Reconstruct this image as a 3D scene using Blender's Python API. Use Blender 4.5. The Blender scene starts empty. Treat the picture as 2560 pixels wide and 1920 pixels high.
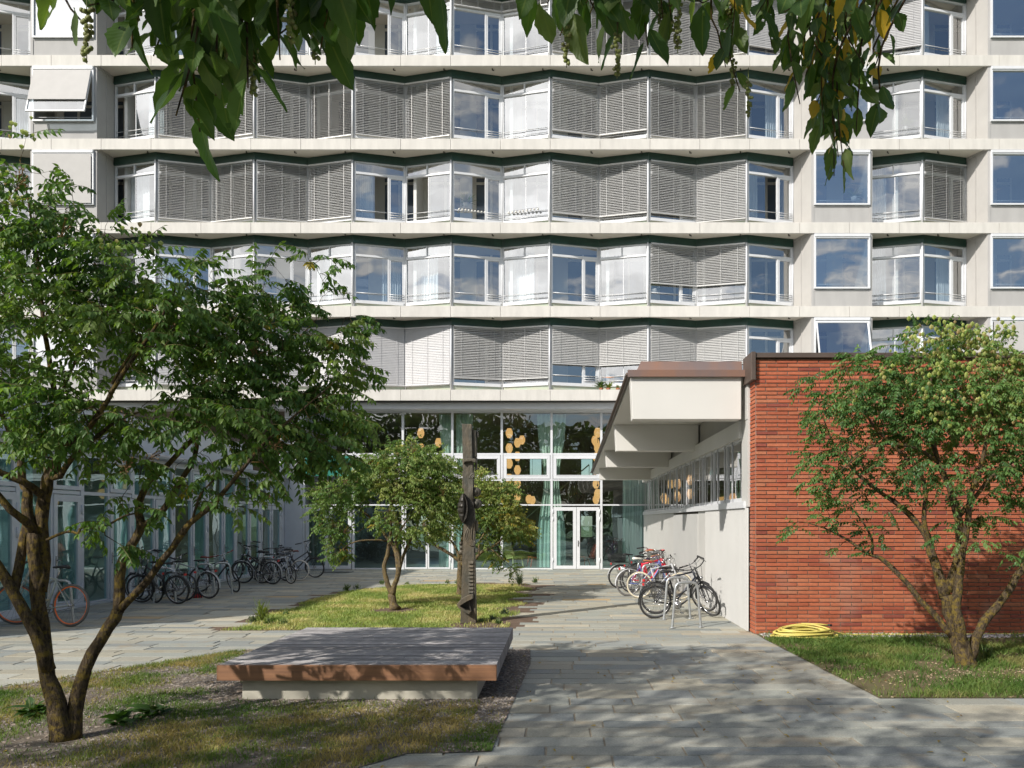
import bpy, bmesh, math, random
import numpy as np
from mathutils import Vector, Matrix, Quaternion

R = math.radians
rnd = random.Random(7)
rng = np.random.default_rng(11)
scene = bpy.context.scene
COL = scene.collection

# ------------------------------------------------------------------ camera
FPX, CX, HY, CAMH = 2000.0, 1400.0, 1302.0, 1.95
cam_d = bpy.data.cameras.new("camera")
cam = bpy.data.objects.new("camera", cam_d)
COL.objects.link(cam)
cam.location = (0, 0, CAMH)
cam.rotation_euler = (R(90), 0, 0)
cam_d.sensor_width = 36
cam_d.lens = FPX / 2560 * 36
cam_d.shift_x = (1280 - CX) / 2560
cam_d.shift_y = (HY - 960) / 2560
cam_d.clip_start = 0.05
cam_d.clip_end = 2000
scene.camera = cam

def at(px, py, D):
    return Vector(((px - CX) / FPX * D, D, CAMH - (py - HY) / FPX * D))

def gnd(px, py):
    D = FPX * CAMH / (py - HY)
    return Vector(((px - CX) / FPX * D, D, 0))

# ------------------------------------------------------------------ materials
def new_mat(name):
    m = bpy.data.materials.new(name)
    m.use_nodes = True
    return m, m.node_tree.nodes, m.node_tree.links, m.node_tree.nodes["Principled BSDF"]

def mat(name, c, rough=0.6, metal=0.0, var=0.12, scale=6.0, bump=0.0, bscale=60.0, spec=0.5, c2=None, stretch=None, emit=0):
    m, N, Lk, b = new_mat(name)
    b.inputs["Roughness"].default_value = rough
    b.inputs["Metallic"].default_value = metal
    b.inputs["Specular IOR Level"].default_value = spec
    tc = N.new("ShaderNodeTexCoord")
    mp = N.new("ShaderNodeMapping")
    if stretch: mp.inputs["Scale"].default_value = stretch
    Lk.new(tc.outputs["Object"], mp.inputs["Vector"])
    if var > 0 or c2:
        nz = N.new("ShaderNodeTexNoise")
        nz.inputs["Scale"].default_value = scale
        nz.inputs["Detail"].default_value = 5
        Lk.new(mp.outputs[0], nz.inputs["Vector"])
        rp = N.new("ShaderNodeMapRange")
        rp.inputs[1].default_value = 0.32
        rp.inputs[2].default_value = 0.68
        Lk.new(nz.outputs["Fac"], rp.inputs[0])
        mx = N.new("ShaderNodeMix"); mx.data_type = "RGBA"
        Lk.new(rp.outputs[0], mx.inputs[0])
        a = c2 if c2 else tuple(x * (1 - var) for x in c)
        bb = c if c2 else tuple(min(1, x * (1 + var)) for x in c)
        mx.inputs[6].default_value = (*a, 1)
        mx.inputs[7].default_value = (*bb, 1)
        Lk.new(mx.outputs[2], b.inputs["Base Color"])
    else:
        b.inputs["Base Color"].default_value = (*c, 1)
    if bump > 0:
        n2 = N.new("ShaderNodeTexNoise")
        n2.inputs["Scale"].default_value = bscale
        n2.inputs["Detail"].default_value = 6
        Lk.new(mp.outputs[0], n2.inputs["Vector"])
        bp = N.new("ShaderNodeBump")
        bp.inputs["Strength"].default_value = bump
        bp.inputs["Distance"].default_value = 0.02
        Lk.new(n2.outputs["Fac"], bp.inputs["Height"])
        Lk.new(bp.outputs[0], b.inputs["Normal"])
    if emit:
        b.inputs["Emission Color"].default_value = (*c, 1)
        b.inputs["Emission Strength"].default_value = emit
    return m

def glass(name, tint, refl=0.12, rough=0.0, tint_r=(1, 1, 1)):
    m = bpy.data.materials.new(name); m.use_nodes = True
    N, Lk = m.node_tree.nodes, m.node_tree.links
    N.remove(N["Principled BSDF"])
    out = N["Material Output"]
    # Schlick reflectance from both sides of the sheet
    ge = N.new("ShaderNodeNewGeometry")
    dv = N.new("ShaderNodeVectorMath"); dv.operation = "DOT_PRODUCT"
    Lk.new(ge.outputs["Normal"], dv.inputs[0]); Lk.new(ge.outputs["Incoming"], dv.inputs[1])
    ab = N.new("ShaderNodeMath"); ab.operation = "ABSOLUTE"; Lk.new(dv.outputs["Value"], ab.inputs[0])
    om = N.new("ShaderNodeMath"); om.operation = "SUBTRACT"; om.inputs[0].default_value = 1.0; Lk.new(ab.outputs[0], om.inputs[1])
    fr = N.new("ShaderNodeMath"); fr.operation = "POWER"; fr.inputs[1].default_value = 5; Lk.new(om.outputs[0], fr.inputs[0])
    ad = N.new("ShaderNodeMath"); ad.operation = "MULTIPLY_ADD"
    ad.inputs[1].default_value = 1.0 - refl; ad.inputs[2].default_value = refl
    ad.use_clamp = True
    Lk.new(fr.outputs[0], ad.inputs[0])
    tr = N.new("ShaderNodeBsdfTransparent"); tr.inputs[0].default_value = (*tint, 1)
    gl = N.new("ShaderNodeBsdfGlossy"); gl.inputs["Roughness"].default_value = rough; gl.inputs[0].default_value = (*tint_r, 1)
    # faint waviness of real float glass
    tc = N.new("ShaderNodeTexCoord"); nz = N.new("ShaderNodeTexNoise")
    nz.inputs["Scale"].default_value = 0.9; nz.inputs["Detail"].default_value = 1
    Lk.new(tc.outputs["Object"], nz.inputs["Vector"])
    bp = N.new("ShaderNodeBump"); bp.inputs["Strength"].default_value = 0.12; bp.inputs["Distance"].default_value = 0.05
    Lk.new(nz.outputs["Fac"], bp.inputs["Height"]); Lk.new(bp.outputs[0], gl.inputs["Normal"])
    mx = N.new("ShaderNodeMixShader")
    Lk.new(ad.outputs[0], mx.inputs[0]); Lk.new(tr.outputs[0], mx.inputs[1]); Lk.new(gl.outputs[0], mx.inputs[2])
    Lk.new(mx.outputs[0], out.inputs[0])
    return m

def attr_mat(name, rough=0.6, transl=0.0, spec=0.4, noise=0.0, nscale=20, bump=0.0, bscale=80, veins=False, mottle=None):
    """colour read from the per-element 'tint' attribute (each brick, stone or leaf has its own colour)"""
    m, N, Lk, b = new_mat(name)
    b.inputs["Roughness"].default_value = rough
    b.inputs["Specular IOR Level"].default_value = spec
    at_ = N.new("ShaderNodeAttribute"); at_.attribute_name = "tint"
    colour = at_.outputs["Color"]
    tc = N.new("ShaderNodeTexCoord")
    if noise > 0:
        nz = N.new("ShaderNodeTexNoise"); nz.inputs["Scale"].default_value = nscale; nz.inputs["Detail"].default_value = 7
        nz.inputs["Roughness"].default_value = 0.65
        Lk.new(tc.outputs["Object"], nz.inputs["Vector"])
        rp = N.new("ShaderNodeMapRange"); rp.inputs[1].default_value = 0.3; rp.inputs[2].default_value = 0.7
        rp.inputs[3].default_value = 1 - noise; rp.inputs[4].default_value = 1 + noise
        Lk.new(nz.outputs["Fac"], rp.inputs[0])
        mx = N.new("ShaderNodeMix"); mx.data_type = "RGBA"; mx.blend_type = "MULTIPLY"; mx.inputs[0].default_value = 1
        Lk.new(colour, mx.inputs[6]); Lk.new(rp.outputs[0], mx.inputs[7])
        colour = mx.outputs[2]
    if mottle:
        nz = N.new("ShaderNodeTexNoise"); nz.inputs["Scale"].default_value = mottle[1]; nz.inputs["Detail"].default_value = 4
        Lk.new(tc.outputs["Object"], nz.inputs["Vector"])
        rp = N.new("ShaderNodeMapRange"); rp.inputs[1].default_value = 0.56; rp.inputs[2].default_value = 0.68
        rp.inputs[4].default_value = mottle[2]
        Lk.new(nz.outputs["Fac"], rp.inputs[0])
        mx = N.new("ShaderNodeMix"); mx.data_type = "RGBA"
        Lk.new(rp.outputs[0], mx.inputs[0]); Lk.new(colour, mx.inputs[6]); mx.inputs[7].default_value = (*mottle[0], 1)
        colour = mx.outputs[2]
    Lk.new(colour, b.inputs["Base Color"])
    if bump > 0:
        n2 = N.new("ShaderNodeTexNoise"); n2.inputs["Scale"].default_value = bscale; n2.inputs["Detail"].default_value = 8
        n2.inputs["Roughness"].default_value = 0.7
        Lk.new(tc.outputs["Object"], n2.inputs["Vector"])
        bp = N.new("ShaderNodeBump"); bp.inputs["Strength"].default_value = bump; bp.inputs["Distance"].default_value = 0.01
        Lk.new(n2.outputs["Fac"], bp.inputs["Height"]); Lk.new(bp.outputs[0], b.inputs["Normal"])
    if veins:
        a2 = N.new("ShaderNodeAttribute"); a2.attribute_name = "leafuv"
        sp = N.new("ShaderNodeSeparateXYZ"); Lk.new(a2.outputs["Vector"], sp.inputs[0])
        ab = N.new("ShaderNodeMath"); ab.operation = "ABSOLUTE"; Lk.new(sp.outputs[0], ab.inputs[0])
        k = N.new("ShaderNodeMath"); k.operation = "MULTIPLY_ADD"; k.inputs[1].default_value = -0.30
        Lk.new(ab.outputs[0], k.inputs[0]); Lk.new(sp.outputs[1], k.inputs[2])
        s = N.new("ShaderNodeMath"); s.operation = "MULTIPLY"; s.inputs[1].default_value = 58
        Lk.new(k.outputs[0], s.inputs[0])
        sn = N.new("ShaderNodeMath"); sn.operation = "SINE"; Lk.new(s.outputs[0], sn.inputs[0])
        bp = N.new("ShaderNodeBump"); bp.inputs["Strength"].default_value = 0.10; bp.inputs["Distance"].default_value = 0.003
        Lk.new(sn.outputs[0], bp.inputs["Height"]); Lk.new(bp.outputs[0], b.inputs["Normal"])
        # pale midrib
        lt = N.new("ShaderNodeMath"); lt.operation = "LESS_THAN"; lt.inputs[1].default_value = 0.07
        Lk.new(ab.outputs[0], lt.inputs[0])
        mf = N.new("ShaderNodeMath"); mf.operation = "MULTIPLY"; mf.inputs[1].default_value = 0.3
        Lk.new(lt.outputs[0], mf.inputs[0])
        mx = N.new("ShaderNodeMix"); mx.data_type = "RGBA"
        Lk.new(mf.outputs[0], mx.inputs[0]); Lk.new(colour, mx.inputs[6]); mx.inputs[7].default_value = (0.22, 0.27, 0.07, 1)
        Lk.new(mx.outputs[2], b.inputs["Base Color"]); colour = mx.outputs[2]
    if transl > 0:
        out = N["Material Output"]
        t = N.new("ShaderNodeBsdfTranslucent")
        mm = N.new("ShaderNodeMix"); mm.data_type = "RGBA"; mm.blend_type = "MULTIPLY"; mm.inputs[0].default_value = 1
        Lk.new(colour, mm.inputs[6]); mm.inputs[7].default_value = (1.5, 1.6, 0.5, 1)
        Lk.new(mm.outputs[2], t.inputs[0])
        ms = N.new("ShaderNodeMixShader"); ms.inputs[0].default_value = transl
        Lk.new(b.outputs[0], ms.inputs[1]); Lk.new(t.outputs[0], ms.inputs[2])
        Lk.new(ms.outputs[0], out.inputs[0])
    return m

M = {}
M["concrete"] = mat("band_concrete", (0.54, 0.523, 0.49), 0.75, var=0.07, scale=2.2, bump=0.06, bscale=40, stretch=(2.2, 1, .55))
M["soffit"] = mat("soffit_concrete", (0.60, 0.56, 0.49), 0.8, var=0.06, scale=0.8)
M["greenbeam"] = mat("dark_green_metal", (0.012, 0.045, 0.033), 0.45, var=0.2, scale=3)
M["alu"] = mat("white_aluminium", (0.60, 0.615, 0.64), 0.38, var=0.03, scale=4)
M["alu_grey"] = mat("grey_aluminium", (0.52, 0.53, 0.54), 0.4, metal=0.25, var=0.05, scale=3)
M["panel"] = mat("pale_metal_panel", (0.37, 0.365, 0.36), 0.7, spec=0.2, var=0.06, scale=1.2, stretch=(2, 2, 0.6))
M["return"] = mat("return_panel", (0.37, 0.36, 0.345), 0.65, spec=0.2, var=0.04, scale=1.5)
M["slat"] = mat("blind_slat", (0.50, 0.50, 0.495), 0.45, metal=0.2, var=0.04, scale=5)
M["slat_white"] = mat("white_slat", (0.44, 0.44, 0.45), 0.5, var=0.03, scale=5)
M["fabric"] = mat("screen_fabric", (0.43, 0.42, 0.41), 0.8, var=0.03, scale=3)
M["spandrel"] = mat("green_back_glass", (0.36, 0.43, 0.34), 0.12, var=0.18, scale=1.8, c2=(0.44, 0.42, 0.33))
M["glass"] = glass("window_glass", (0.84, 0.90, 0.93), 0.36)
M["glass_box"] = glass("box_window_glass", (0.68, 0.80, 0.88), 0.50)
M["glass_hall"] = glass("hall_glass", (0.74, 0.88, 0.83), 0.19)
M["glass_low"] = glass("coated_glass", (0.64, 0.84, 0.83), 0.24, tint_r=(0.70, 0.96, 1.0))
M["glass_pav"] = glass("pavilion_glass", (0.60, 0.86, 0.84), 0.20, tint_r=(0.8, 1.0, 1.0))
M["inner_glass"] = mat("inner_dark_glass", (0.11, 0.145, 0.20), 0.03, var=0.0, spec=1.0)
M["room_white"] = mat("room_paint", (0.70, 0.69, 0.66), 0.8, var=0.03, scale=1)
M["room_dark"] = mat("room_dark", (0.10, 0.09, 0.08), 0.8, var=0.15, scale=1)
M["hall_wall"] = mat("hall_wall", (0.21, 0.18, 0.145), 0.75, var=0.12, scale=0.8)
M["hall_floor"] = mat("hall_floor", (0.27, 0.27, 0.25), 0.35, var=0.1, scale=2)
M["curtain_g"] = mat("green_curtain", (0.50, 0.545, 0.49), 0.85, var=0.06, scale=2)
M["curtain_w"] = mat("sheer_curtain", (0.66, 0.70, 0.71), 0.9, var=0.05, scale=3)
M["white"] = mat("white_paint", (0.59, 0.58, 0.55), 0.6, var=0.025, scale=1.2, bump=0.03, bscale=15)
M["render"] = mat("white_render", (0.70, 0.71, 0.72), 0.85, var=0.03, scale=1)
M["copper"] = mat("weathered_copper", (0.26, 0.135, 0.085), 0.55, metal=0.35, var=0.1, scale=2.2, c2=(0.17, 0.13, 0.125), stretch=(1, 1, 0.35))
M["brown_sheet"] = mat("brown_sheet_metal", (0.10, 0.075, 0.062), 0.5, metal=0.3, var=0.12, scale=3)
M["zinc"] = mat("zinc_gutter", (0.34, 0.36, 0.39), 0.4, metal=0.6, var=0.1, scale=4)
M["side"] = mat("side_panel", (0.46, 0.456, 0.44), 0.6, spec=0.3, var=0.04, scale=1.4)
M["corrug"] = mat("corrugated_panel", (0.44, 0.44, 0.43), 0.6, metal=0.0, var=0.03, scale=1.5)
M["mortar"] = mat("mortar", (0.20, 0.155, 0.125), 0.95, var=0.15, scale=12, bump=0.3, bscale=120)
M["brick"] = attr_mat("brick", 0.85, noise=0.18, nscale=26, bump=0.35, bscale=140, spec=0.2, mottle=((0.40, 0.26, 0.20), 1.1, 0.30))
M["stone"] = attr_mat("paving_stone", 0.82, noise=0.22, nscale=55, bump=0.45, bscale=120, spec=0.3, mottle=((0.30, 0.24, 0.16), 2.6, 0.45))
M["joint"] = mat("joint_sand", (0.30, 0.255, 0.19), 0.95, var=0.15, scale=14)
M["soil"] = mat("soil", (0.125, 0.082, 0.055), 0.95, var=0.25, scale=7, bump=0.9, bscale=45)
M["soil_grey"] = mat("gravelly_soil", (0.19, 0.16, 0.125), 0.95, var=0.3, scale=9, bump=0.9, bscale=60, c2=(0.11, 0.085, 0.06))
M["lawn_base"] = mat("lawn_base", (0.10, 0.10, 0.035), 0.95, var=0.3, scale=5, bump=0.8, bscale=50, c2=(0.13, 0.095, 0.05))
M["earth"] = mat("far_ground", (0.10, 0.13, 0.05), 0.95, var=0.3, scale=0.4)
M["leaf"] = attr_mat("leaf", 0.42, transl=0.40, spec=0.28, noise=0.08, nscale=9)
M["bigleaf"] = attr_mat("big_leaf", 0.45, transl=0.38, spec=0.3, noise=0.12, nscale=14, veins=True)
M["grass"] = attr_mat("grass_blade", 0.6, transl=0.30, spec=0.25)
M["gravel"] = attr_mat("gravel_stone", 0.85, spec=0.3, noise=0.1, nscale=60)
M["pod"] = attr_mat("seed_pod", 0.6, transl=0.35, spec=0.3, noise=0.1, nscale=30)
M["wood_top"] = attr_mat("weathered_wood", 0.75, noise=0.28, nscale=9, spec=0.25)
M["wood_edge"] = mat("oiled_wood", (0.29, 0.145, 0.072), 0.6, var=0.2, scale=2.2, stretch=(0.35, 9, 16), bump=0.12, bscale=8, c2=(0.20, 0.10, 0.055))
M["plinth"] = mat("plinth_concrete", (0.45, 0.43, 0.36), 0.85, var=0.1, scale=2.5, bump=0.12, bscale=30)
M["bronze"] = mat("bronze_patina", (0.12, 0.095, 0.062), 0.55, metal=0.25, var=0.2, scale=7, bump=0.55, bscale=26, c2=(0.055, 0.055, 0.045), stretch=(1, 1, 0.45))
M["bronze_dark"] = mat("bronze_dark", (0.040, 0.036, 0.030), 0.45, metal=0.3, var=0.25, scale=9, bump=0.4, bscale=30)
M["galv"] = mat("galvanised_steel", (0.45, 0.47, 0.48), 0.42, metal=0.7, var=0.14, scale=18)
M["black"] = mat("black_paint", (0.016, 0.017, 0.019), 0.35, var=0.15, scale=8)
M["rubber"] = mat("tyre_rubber", (0.028, 0.028, 0.028), 0.8, var=0.2, scale=20)
M["chrome"] = mat("polished_metal", (0.42, 0.42, 0.43), 0.25, metal=0.9, var=0.05, scale=10)
M["lamp"] = None
M["hose"] = mat("yellow_hose", (0.55, 0.47, 0.12), 0.5, var=0.08, scale=6)
M["red_plastic"] = mat("red_plastic", (0.55, 0.03, 0.03), 0.4, var=0.1, scale=10)
M["skin"] = mat("skin", (0.52, 0.28, 0.19), 0.55, var=0.05, scale=8)
M["cloth_dark"] = mat("dark_cloth", (0.03, 0.03, 0.045), 0.9, var=0.1, scale=8)
M["hair"] = mat("brown_hair", (0.045, 0.025, 0.015), 0.6, var=0.2, scale=20)

def bark_mat(name, base, dark, lichen, amount):
    m, N, Lk, b = new_mat(name)
    b.inputs["Roughness"].default_value = 0.9
    b.inputs["Specular IOR Level"].default_value = 0.15
    tc = N.new("ShaderNodeTexCoord"); mp = N.new("ShaderNodeMapping"); mp.inputs["Scale"].default_value = (1, 1, 0.28)
    Lk.new(tc.outputs["Object"], mp.inputs["Vector"])
    v = N.new("ShaderNodeTexNoise"); v.inputs["Scale"].default_value = 46; v.inputs["Detail"].default_value = 6; v.inputs["Roughness"].default_value = 0.7
    Lk.new(mp.outputs[0], v.inputs["Vector"])
    r1 = N.new("ShaderNodeMapRange"); r1.inputs[1].default_value = 0.38; r1.inputs[2].default_value = 0.62; Lk.new(v.outputs["Fac"], r1.inputs[0])
    mx = N.new("ShaderNodeMix"); mx.data_type = "RGBA"; mx.inputs[6].default_value = (*dark, 1); mx.inputs[7].default_value = (*base, 1)
    Lk.new(r1.outputs[0], mx.inputs[0])
    n2 = N.new("ShaderNodeTexNoise"); n2.inputs["Scale"].default_value = 15; n2.inputs["Detail"].default_value = 9; n2.inputs["Roughness"].default_value = 0.72
    Lk.new(tc.outputs["Object"], n2.inputs["Vector"])
    r2 = N.new("ShaderNodeMapRange"); r2.inputs[1].default_value = 0.48; r2.inputs[2].default_value = 0.60; r2.inputs[4].default_value = amount
    Lk.new(n2.outputs["Fac"], r2.inputs[0])
    m2 = N.new("ShaderNodeMix"); m2.data_type = "RGBA"; m2.inputs[7].default_value = (*lichen, 1)
    Lk.new(r2.outputs[0], m2.inputs[0]); Lk.new(mx.outputs[2], m2.inputs[6])
    Lk.new(m2.outputs[2], b.inputs["Base Color"])
    bp = N.new("ShaderNodeBump"); bp.inputs["Strength"].default_value = 1.0; bp.inputs["Distance"].default_value = 0.05
    Lk.new(v.outputs["Fac"], bp.inputs["Height"]); Lk.new(bp.outputs[0], b.inputs["Normal"])
    return m
M["bark"] = bark_mat("bark_lichen", (0.145, 0.108, 0.068), (0.035, 0.026, 0.018), (0.25, 0.18, 0.035), 0.72)
M["bark_pale"] = bark_mat("bark_pale", (0.21, 0.165, 0.105), (0.08, 0.06, 0.038), (0.27, 0.20, 0.06), 0.6)

def lamp_mat():
    m, N, Lk, b = new_mat("lamp_paper")
    b.inputs["Base Color"].default_value = (0.70, 0.50, 0.30, 1)
    b.inputs["Roughness"].default_value = 0.7
    b.inputs["Emission Color"].default_value = (1.0, 0.50, 0.19, 1)
    b.inputs["Emission Strength"].default_value = 0.85
    return m
M["lamp"] = lamp_mat()

_paint = {}
def paint(c, rough=0.32, metal=0.0):
    k = (c, rough, metal)
    if k not in _paint:
        _paint[k] = mat("paint", c, rough, metal, var=0.08, scale=9)
    return _paint[k]

# ------------------------------------------------------------------ mesh helpers
class MB:
    def __init__(s):
        s.v, s.f, s.m, s.sm = [], [], [], []
        s.cur = 0
        s.T = None
    def add(s, vs, fs, smooth=False):
        o = len(s.v)
        if s.T is not None: vs = [s.T @ Vector(p) for p in vs]
        s.v += [tuple(p) for p in vs]
        s.f += [tuple(i + o for i in f) for f in fs]
        s.m += [s.cur] * len(fs)
        s.sm += [smooth] * len(fs)
        return s
    def box(s, x0, x1, y0, y1, z0, z1):
        return s.add([(x0, y0, z0), (x1, y0, z0), (x1, y1, z0), (x0, y1, z0), (x0, y0, z1), (x1, y0, z1), (x1, y1, z1), (x0, y1, z1)],
                     [(0, 3, 2, 1), (4, 5, 6, 7), (0, 1, 5, 4), (1, 2, 6, 5), (2, 3, 7, 6), (3, 0, 4, 7)])
    def quad(s, a, b, c, d):
        return s.add([a, b, c, d], [(0, 1, 2, 3)])
    def bar(s, a, b, w, h=None):
        """rectangular bar from a to b"""
        h = h or w
        a, b = Vector(a), Vector(b)
        d = (b - a).normalized()
        up = Vector((0, 0, 1)) if abs(d.z) < 0.9 else Vector((0, 1, 0))
        x = d.cross(up).normalized() * w / 2
        y = x.cross(d).normalized() * h / 2
        vs = [a - x - y, a + x - y, a + x + y, a - x + y, b - x - y, b + x - y, b + x + y, b - x + y]
        return s.add(vs, [(0, 3, 2, 1), (4, 5, 6, 7), (0, 1, 5, 4), (1, 2, 6, 5), (2, 3, 7, 6), (3, 0, 4, 7)])
    def tube(s, pts, r, n=8, caps=True, smooth=True, wob=0.0, closed=False):
        pts = [Vector(p) for p in pts]
        rs = r if isinstance(r, (list, tuple)) else [r] * len(pts)
        k = len(pts)
        vs, fs = [], []
        nrm = None
        for i, p in enumerate(pts):
            if closed: t = pts[(i + 1) % k] - pts[i - 1]
            else: t = pts[min(i + 1, k - 1)] - pts[max(i - 1, 0)]
            if t.length < 1e-9: t = Vector((0, 0, 1))
            t.normalize()
            if nrm is None:
                a = Vector((0, 0, 1)) if abs(t.z) < 0.9 else Vector((1, 0, 0))
                nrm = (a - t * a.dot(t)).normalized()
            else:
                nrm = nrm - t * nrm.dot(t)
                nrm = nrm.normalized() if nrm.length > 1e-6 else t.orthogonal().normalized()
            bn = t.cross(nrm)
            for j in range(n):
                an = 2 * math.pi * j / n
                rr = rs[i] * (1 + (rnd.uniform(-wob, wob) if wob else 0))
                vs.append(p + nrm * math.cos(an) * rr + bn * math.sin(an) * rr)
        for i in range(k if closed else k - 1):
            for j in range(n):
                a, b = i * n + j, i * n + (j + 1) % n
                i2 = (i + 1) % k
                fs.append((a, b, i2 * n + (j + 1) % n, i2 * n + j))
        if caps and not closed:
            fs.append(tuple(range(n - 1, -1, -1)))
            fs.append(tuple((k - 1) * n + j for j in range(n)))
        return s.add(vs, fs, smooth)
    def torus(s, c, axis, Rr, r, n=36, m=8, sx=1.0):
        c, axis = Vector(c), Vector(axis).normalized()
        u = axis.orthogonal().normalized(); w = axis.cross(u)
        vs, fs = [], []
        for i in range(n):
            a = 2 * math.pi * i / n
            d = u * math.cos(a) + w * math.sin(a)
            for j in range(m):
                b = 2 * math.pi * j / m
                vs.append(c + d * (Rr + r * math.cos(b)) + axis * (r * sx * math.sin(b)))
        for i in range(n):
            for j in range(m):
                fs.append((i * m + j, ((i + 1) % n) * m + j, ((i + 1) % n) * m + (j + 1) % m, i * m + (j + 1) % m))
        return s.add(vs, fs, True)
    def lathe(s, c, prof, n=20, axis=None):
        """profile [(r, h)] about axis (default z) through c"""
        c = Vector(c); ax = Vector(axis or (0, 0, 1)).normalized()
        u = ax.orthogonal().normalized(); w = ax.cross(u)
        vs, fs = [], []
        for r, h in prof:
            for j in range(n):
                a = 2 * math.pi * j / n
                vs.append(c + ax * h + (u * math.cos(a) + w * math.sin(a)) * r)
        for i in range(len(prof) - 1):
            for j in range(n):
                fs.append((i * n + j, i * n + (j + 1) % n, (i + 1) * n + (j + 1) % n, (i + 1) * n + j))
        fs.append(tuple(range(n - 1, -1, -1))); fs.append(tuple((len(prof) - 1) * n + j for j in range(n)))
        return s.add(vs, fs, True)
    def prism(s, poly, y0, y1):
        """outline [(x, z)] extruded along y"""
        n = len(poly)
        vs = [(x, y0, z) for x, z in poly] + [(x, y1, z) for x, z in poly]
        fs = [tuple(range(n)), tuple(range(2 * n - 1, n - 1, -1))]
        fs += [(i, i + n, (i + 1) % n + n, (i + 1) % n) for i in range(n)]
        return s.add(vs, fs)
    def mesh(s, name, mats):
        me = bpy.data.meshes.new(name)
        me.from_pydata(s.v, [], s.f)
        for mm in (mats if isinstance(mats, (list, tuple)) else [mats]): me.materials.append(mm)
        me.polygons.foreach_set("material_index", s.m)
        me.polygons.foreach_set("use_smooth", s.sm)
        bm = bmesh.new(); bm.from_mesh(me)
        bmesh.ops.recalc_face_normals(bm, faces=bm.faces)
        bm.to_mesh(me); bm.free()
        return me
    def build_each(s, name, m, parent):
        """every face an object of its own (separate panes of one window)"""
        for f in s.f:
            q = MB(); q.quad(*[s.v[i] for i in f]); q.build(name, m, parent)
    def build(s, name, mats, parent=None, bevel=0.0):
        return link(name, s.mesh(name, mats), parent, bevel)

def link(name, me, parent=None, bevel=0.0):
    o = bpy.data.objects.new(name, me)
    COL.objects.link(o)
    if parent is not None: o.parent = parent
    if bevel > 0:
        b = o.modifiers.new("bevel", "BEVEL"); b.width = bevel; b.segments = 2; b.limit_method = "ANGLE"; b.angle_limit = R(40)
    return o

def tag(o, label=None, cat=None, group=None, kind=None):
    if label: o["label"] = label
    if cat: o["category"] = cat
    if group: o["group"] = group
    if kind: o["kind"] = kind
    return o

def empty(name, loc=(0, 0, 0), rot=(0, 0, 0), label=None, cat=None, group=None):
    o = bpy.data.objects.new(name, None)
    o.empty_display_size = 0.2
    COL.objects.link(o); o.location = loc; o.rotation_euler = rot
    return tag(o, label, cat, group)

def np_mesh(name, V, F, mats, tint=None, leafuv=None, matidx=None, smooth=False):
    me = bpy.data.meshes.new(name)
    me.from_pydata(V.tolist(), [], F if isinstance(F, list) else F.tolist())
    for mm in (mats if isinstance(mats, (list, tuple)) else [mats]): me.materials.append(mm)
    if tint is not None:
        a = me.attributes.new("tint", "FLOAT_COLOR", "POINT")
        c = np.ones((len(V), 4), dtype=np.float32); c[:, :3] = tint
        a.data.foreach_set("color", c.ravel())
    if leafuv is not None:
        a = me.attributes.new("leafuv", "FLOAT_VECTOR", "POINT")
        a.data.foreach_set("vector", leafuv.astype(np.float32).ravel())
    if matidx is not None: me.polygons.foreach_set("material_index", matidx)
    if smooth: me.polygons.foreach_set("use_smooth", [True] * len(me.polygons))
    return me

def vnoise(x, y, seed=0):
    xi, yi = np.floor(x).astype(np.int64), np.floor(y).astype(np.int64)
    fx, fy = x - xi, y - yi
    fx, fy = fx * fx * (3 - 2 * fx), fy * fy * (3 - 2 * fy)
    def h(a, b):
        n = (a * 374761393 + b * 668265263 + seed * 974711) & 0xffffffff
        n = ((n ^ (n >> 13)) * 1274126177) & 0xffffffff
        return ((n ^ (n >> 16)) & 0xffff) / 65535.0
    return (h(xi, yi) * (1 - fx) + h(xi + 1, yi) * fx) * (1 - fy) + (h(xi, yi + 1) * (1 - fx) + h(xi + 1, yi + 1) * fx) * fy

def fbm(x, y, seed=0):
    return (vnoise(x, y, seed) + 0.5 * vnoise(2.1 * x, 2.1 * y, seed + 1) + 0.25 * vnoise(4.3 * x, 4.3 * y, seed + 2)) / 1.75

def inside(px, py, poly):
    px, py = np.asarray(px, float), np.asarray(py, float)
    r = np.zeros(px.shape, bool)
    n = len(poly)
    for i in range(n):
        x0, y0 = poly[i]; x1, y1 = poly[(i + 1) % n]
        c = ((y0 > py) != (y1 > py)) & (px < (x1 - x0) * (py - y0) / (y1 - y0 + 1e-12) + x0)
        r ^= c
    return r

def unit(a):
    return a / (np.linalg.norm(a, axis=-1, keepdims=True) + 1e-9)

# ------------------------------------------------------------------ light and sky
SUN = Vector((-1, -1, 1)).normalized()
sd = bpy.data.lights.new("sun", "SUN"); sd.energy = 4.7; sd.angle = R(0.55); sd.color = (1.0, 0.94, 0.86)
so = bpy.data.objects.new("sun", sd); COL.objects.link(so)
so.rotation_euler = SUN.to_track_quat("Z", "Y").to_euler()
w = bpy.data.worlds.new("World"); scene.world = w; w.use_nodes = True
N, Lk = w.node_tree.nodes, w.node_tree.links
bg = N["Background"]; bg.inputs[1].default_value = 0.092
sky = N.new("ShaderNodeTexSky"); sky.sky_type = "NISHITA"; sky.sun_disc = False
sky.sun_elevation = R(35.26); sky.sun_rotation = R(225); sky.air_density = 1.0; sky.dust_density = 0.6; sky.ozone_density = 2.2
tc = N.new("ShaderNodeTexCoord")
sp = N.new("ShaderNodeSeparateXYZ"); Lk.new(tc.outputs["Generated"], sp.inputs[0])
zz = N.new("ShaderNodeMath"); zz.operation = "MAXIMUM"; zz.inputs[1].default_value = 0.06; Lk.new(sp.outputs[2], zz.inputs[0])
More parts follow.
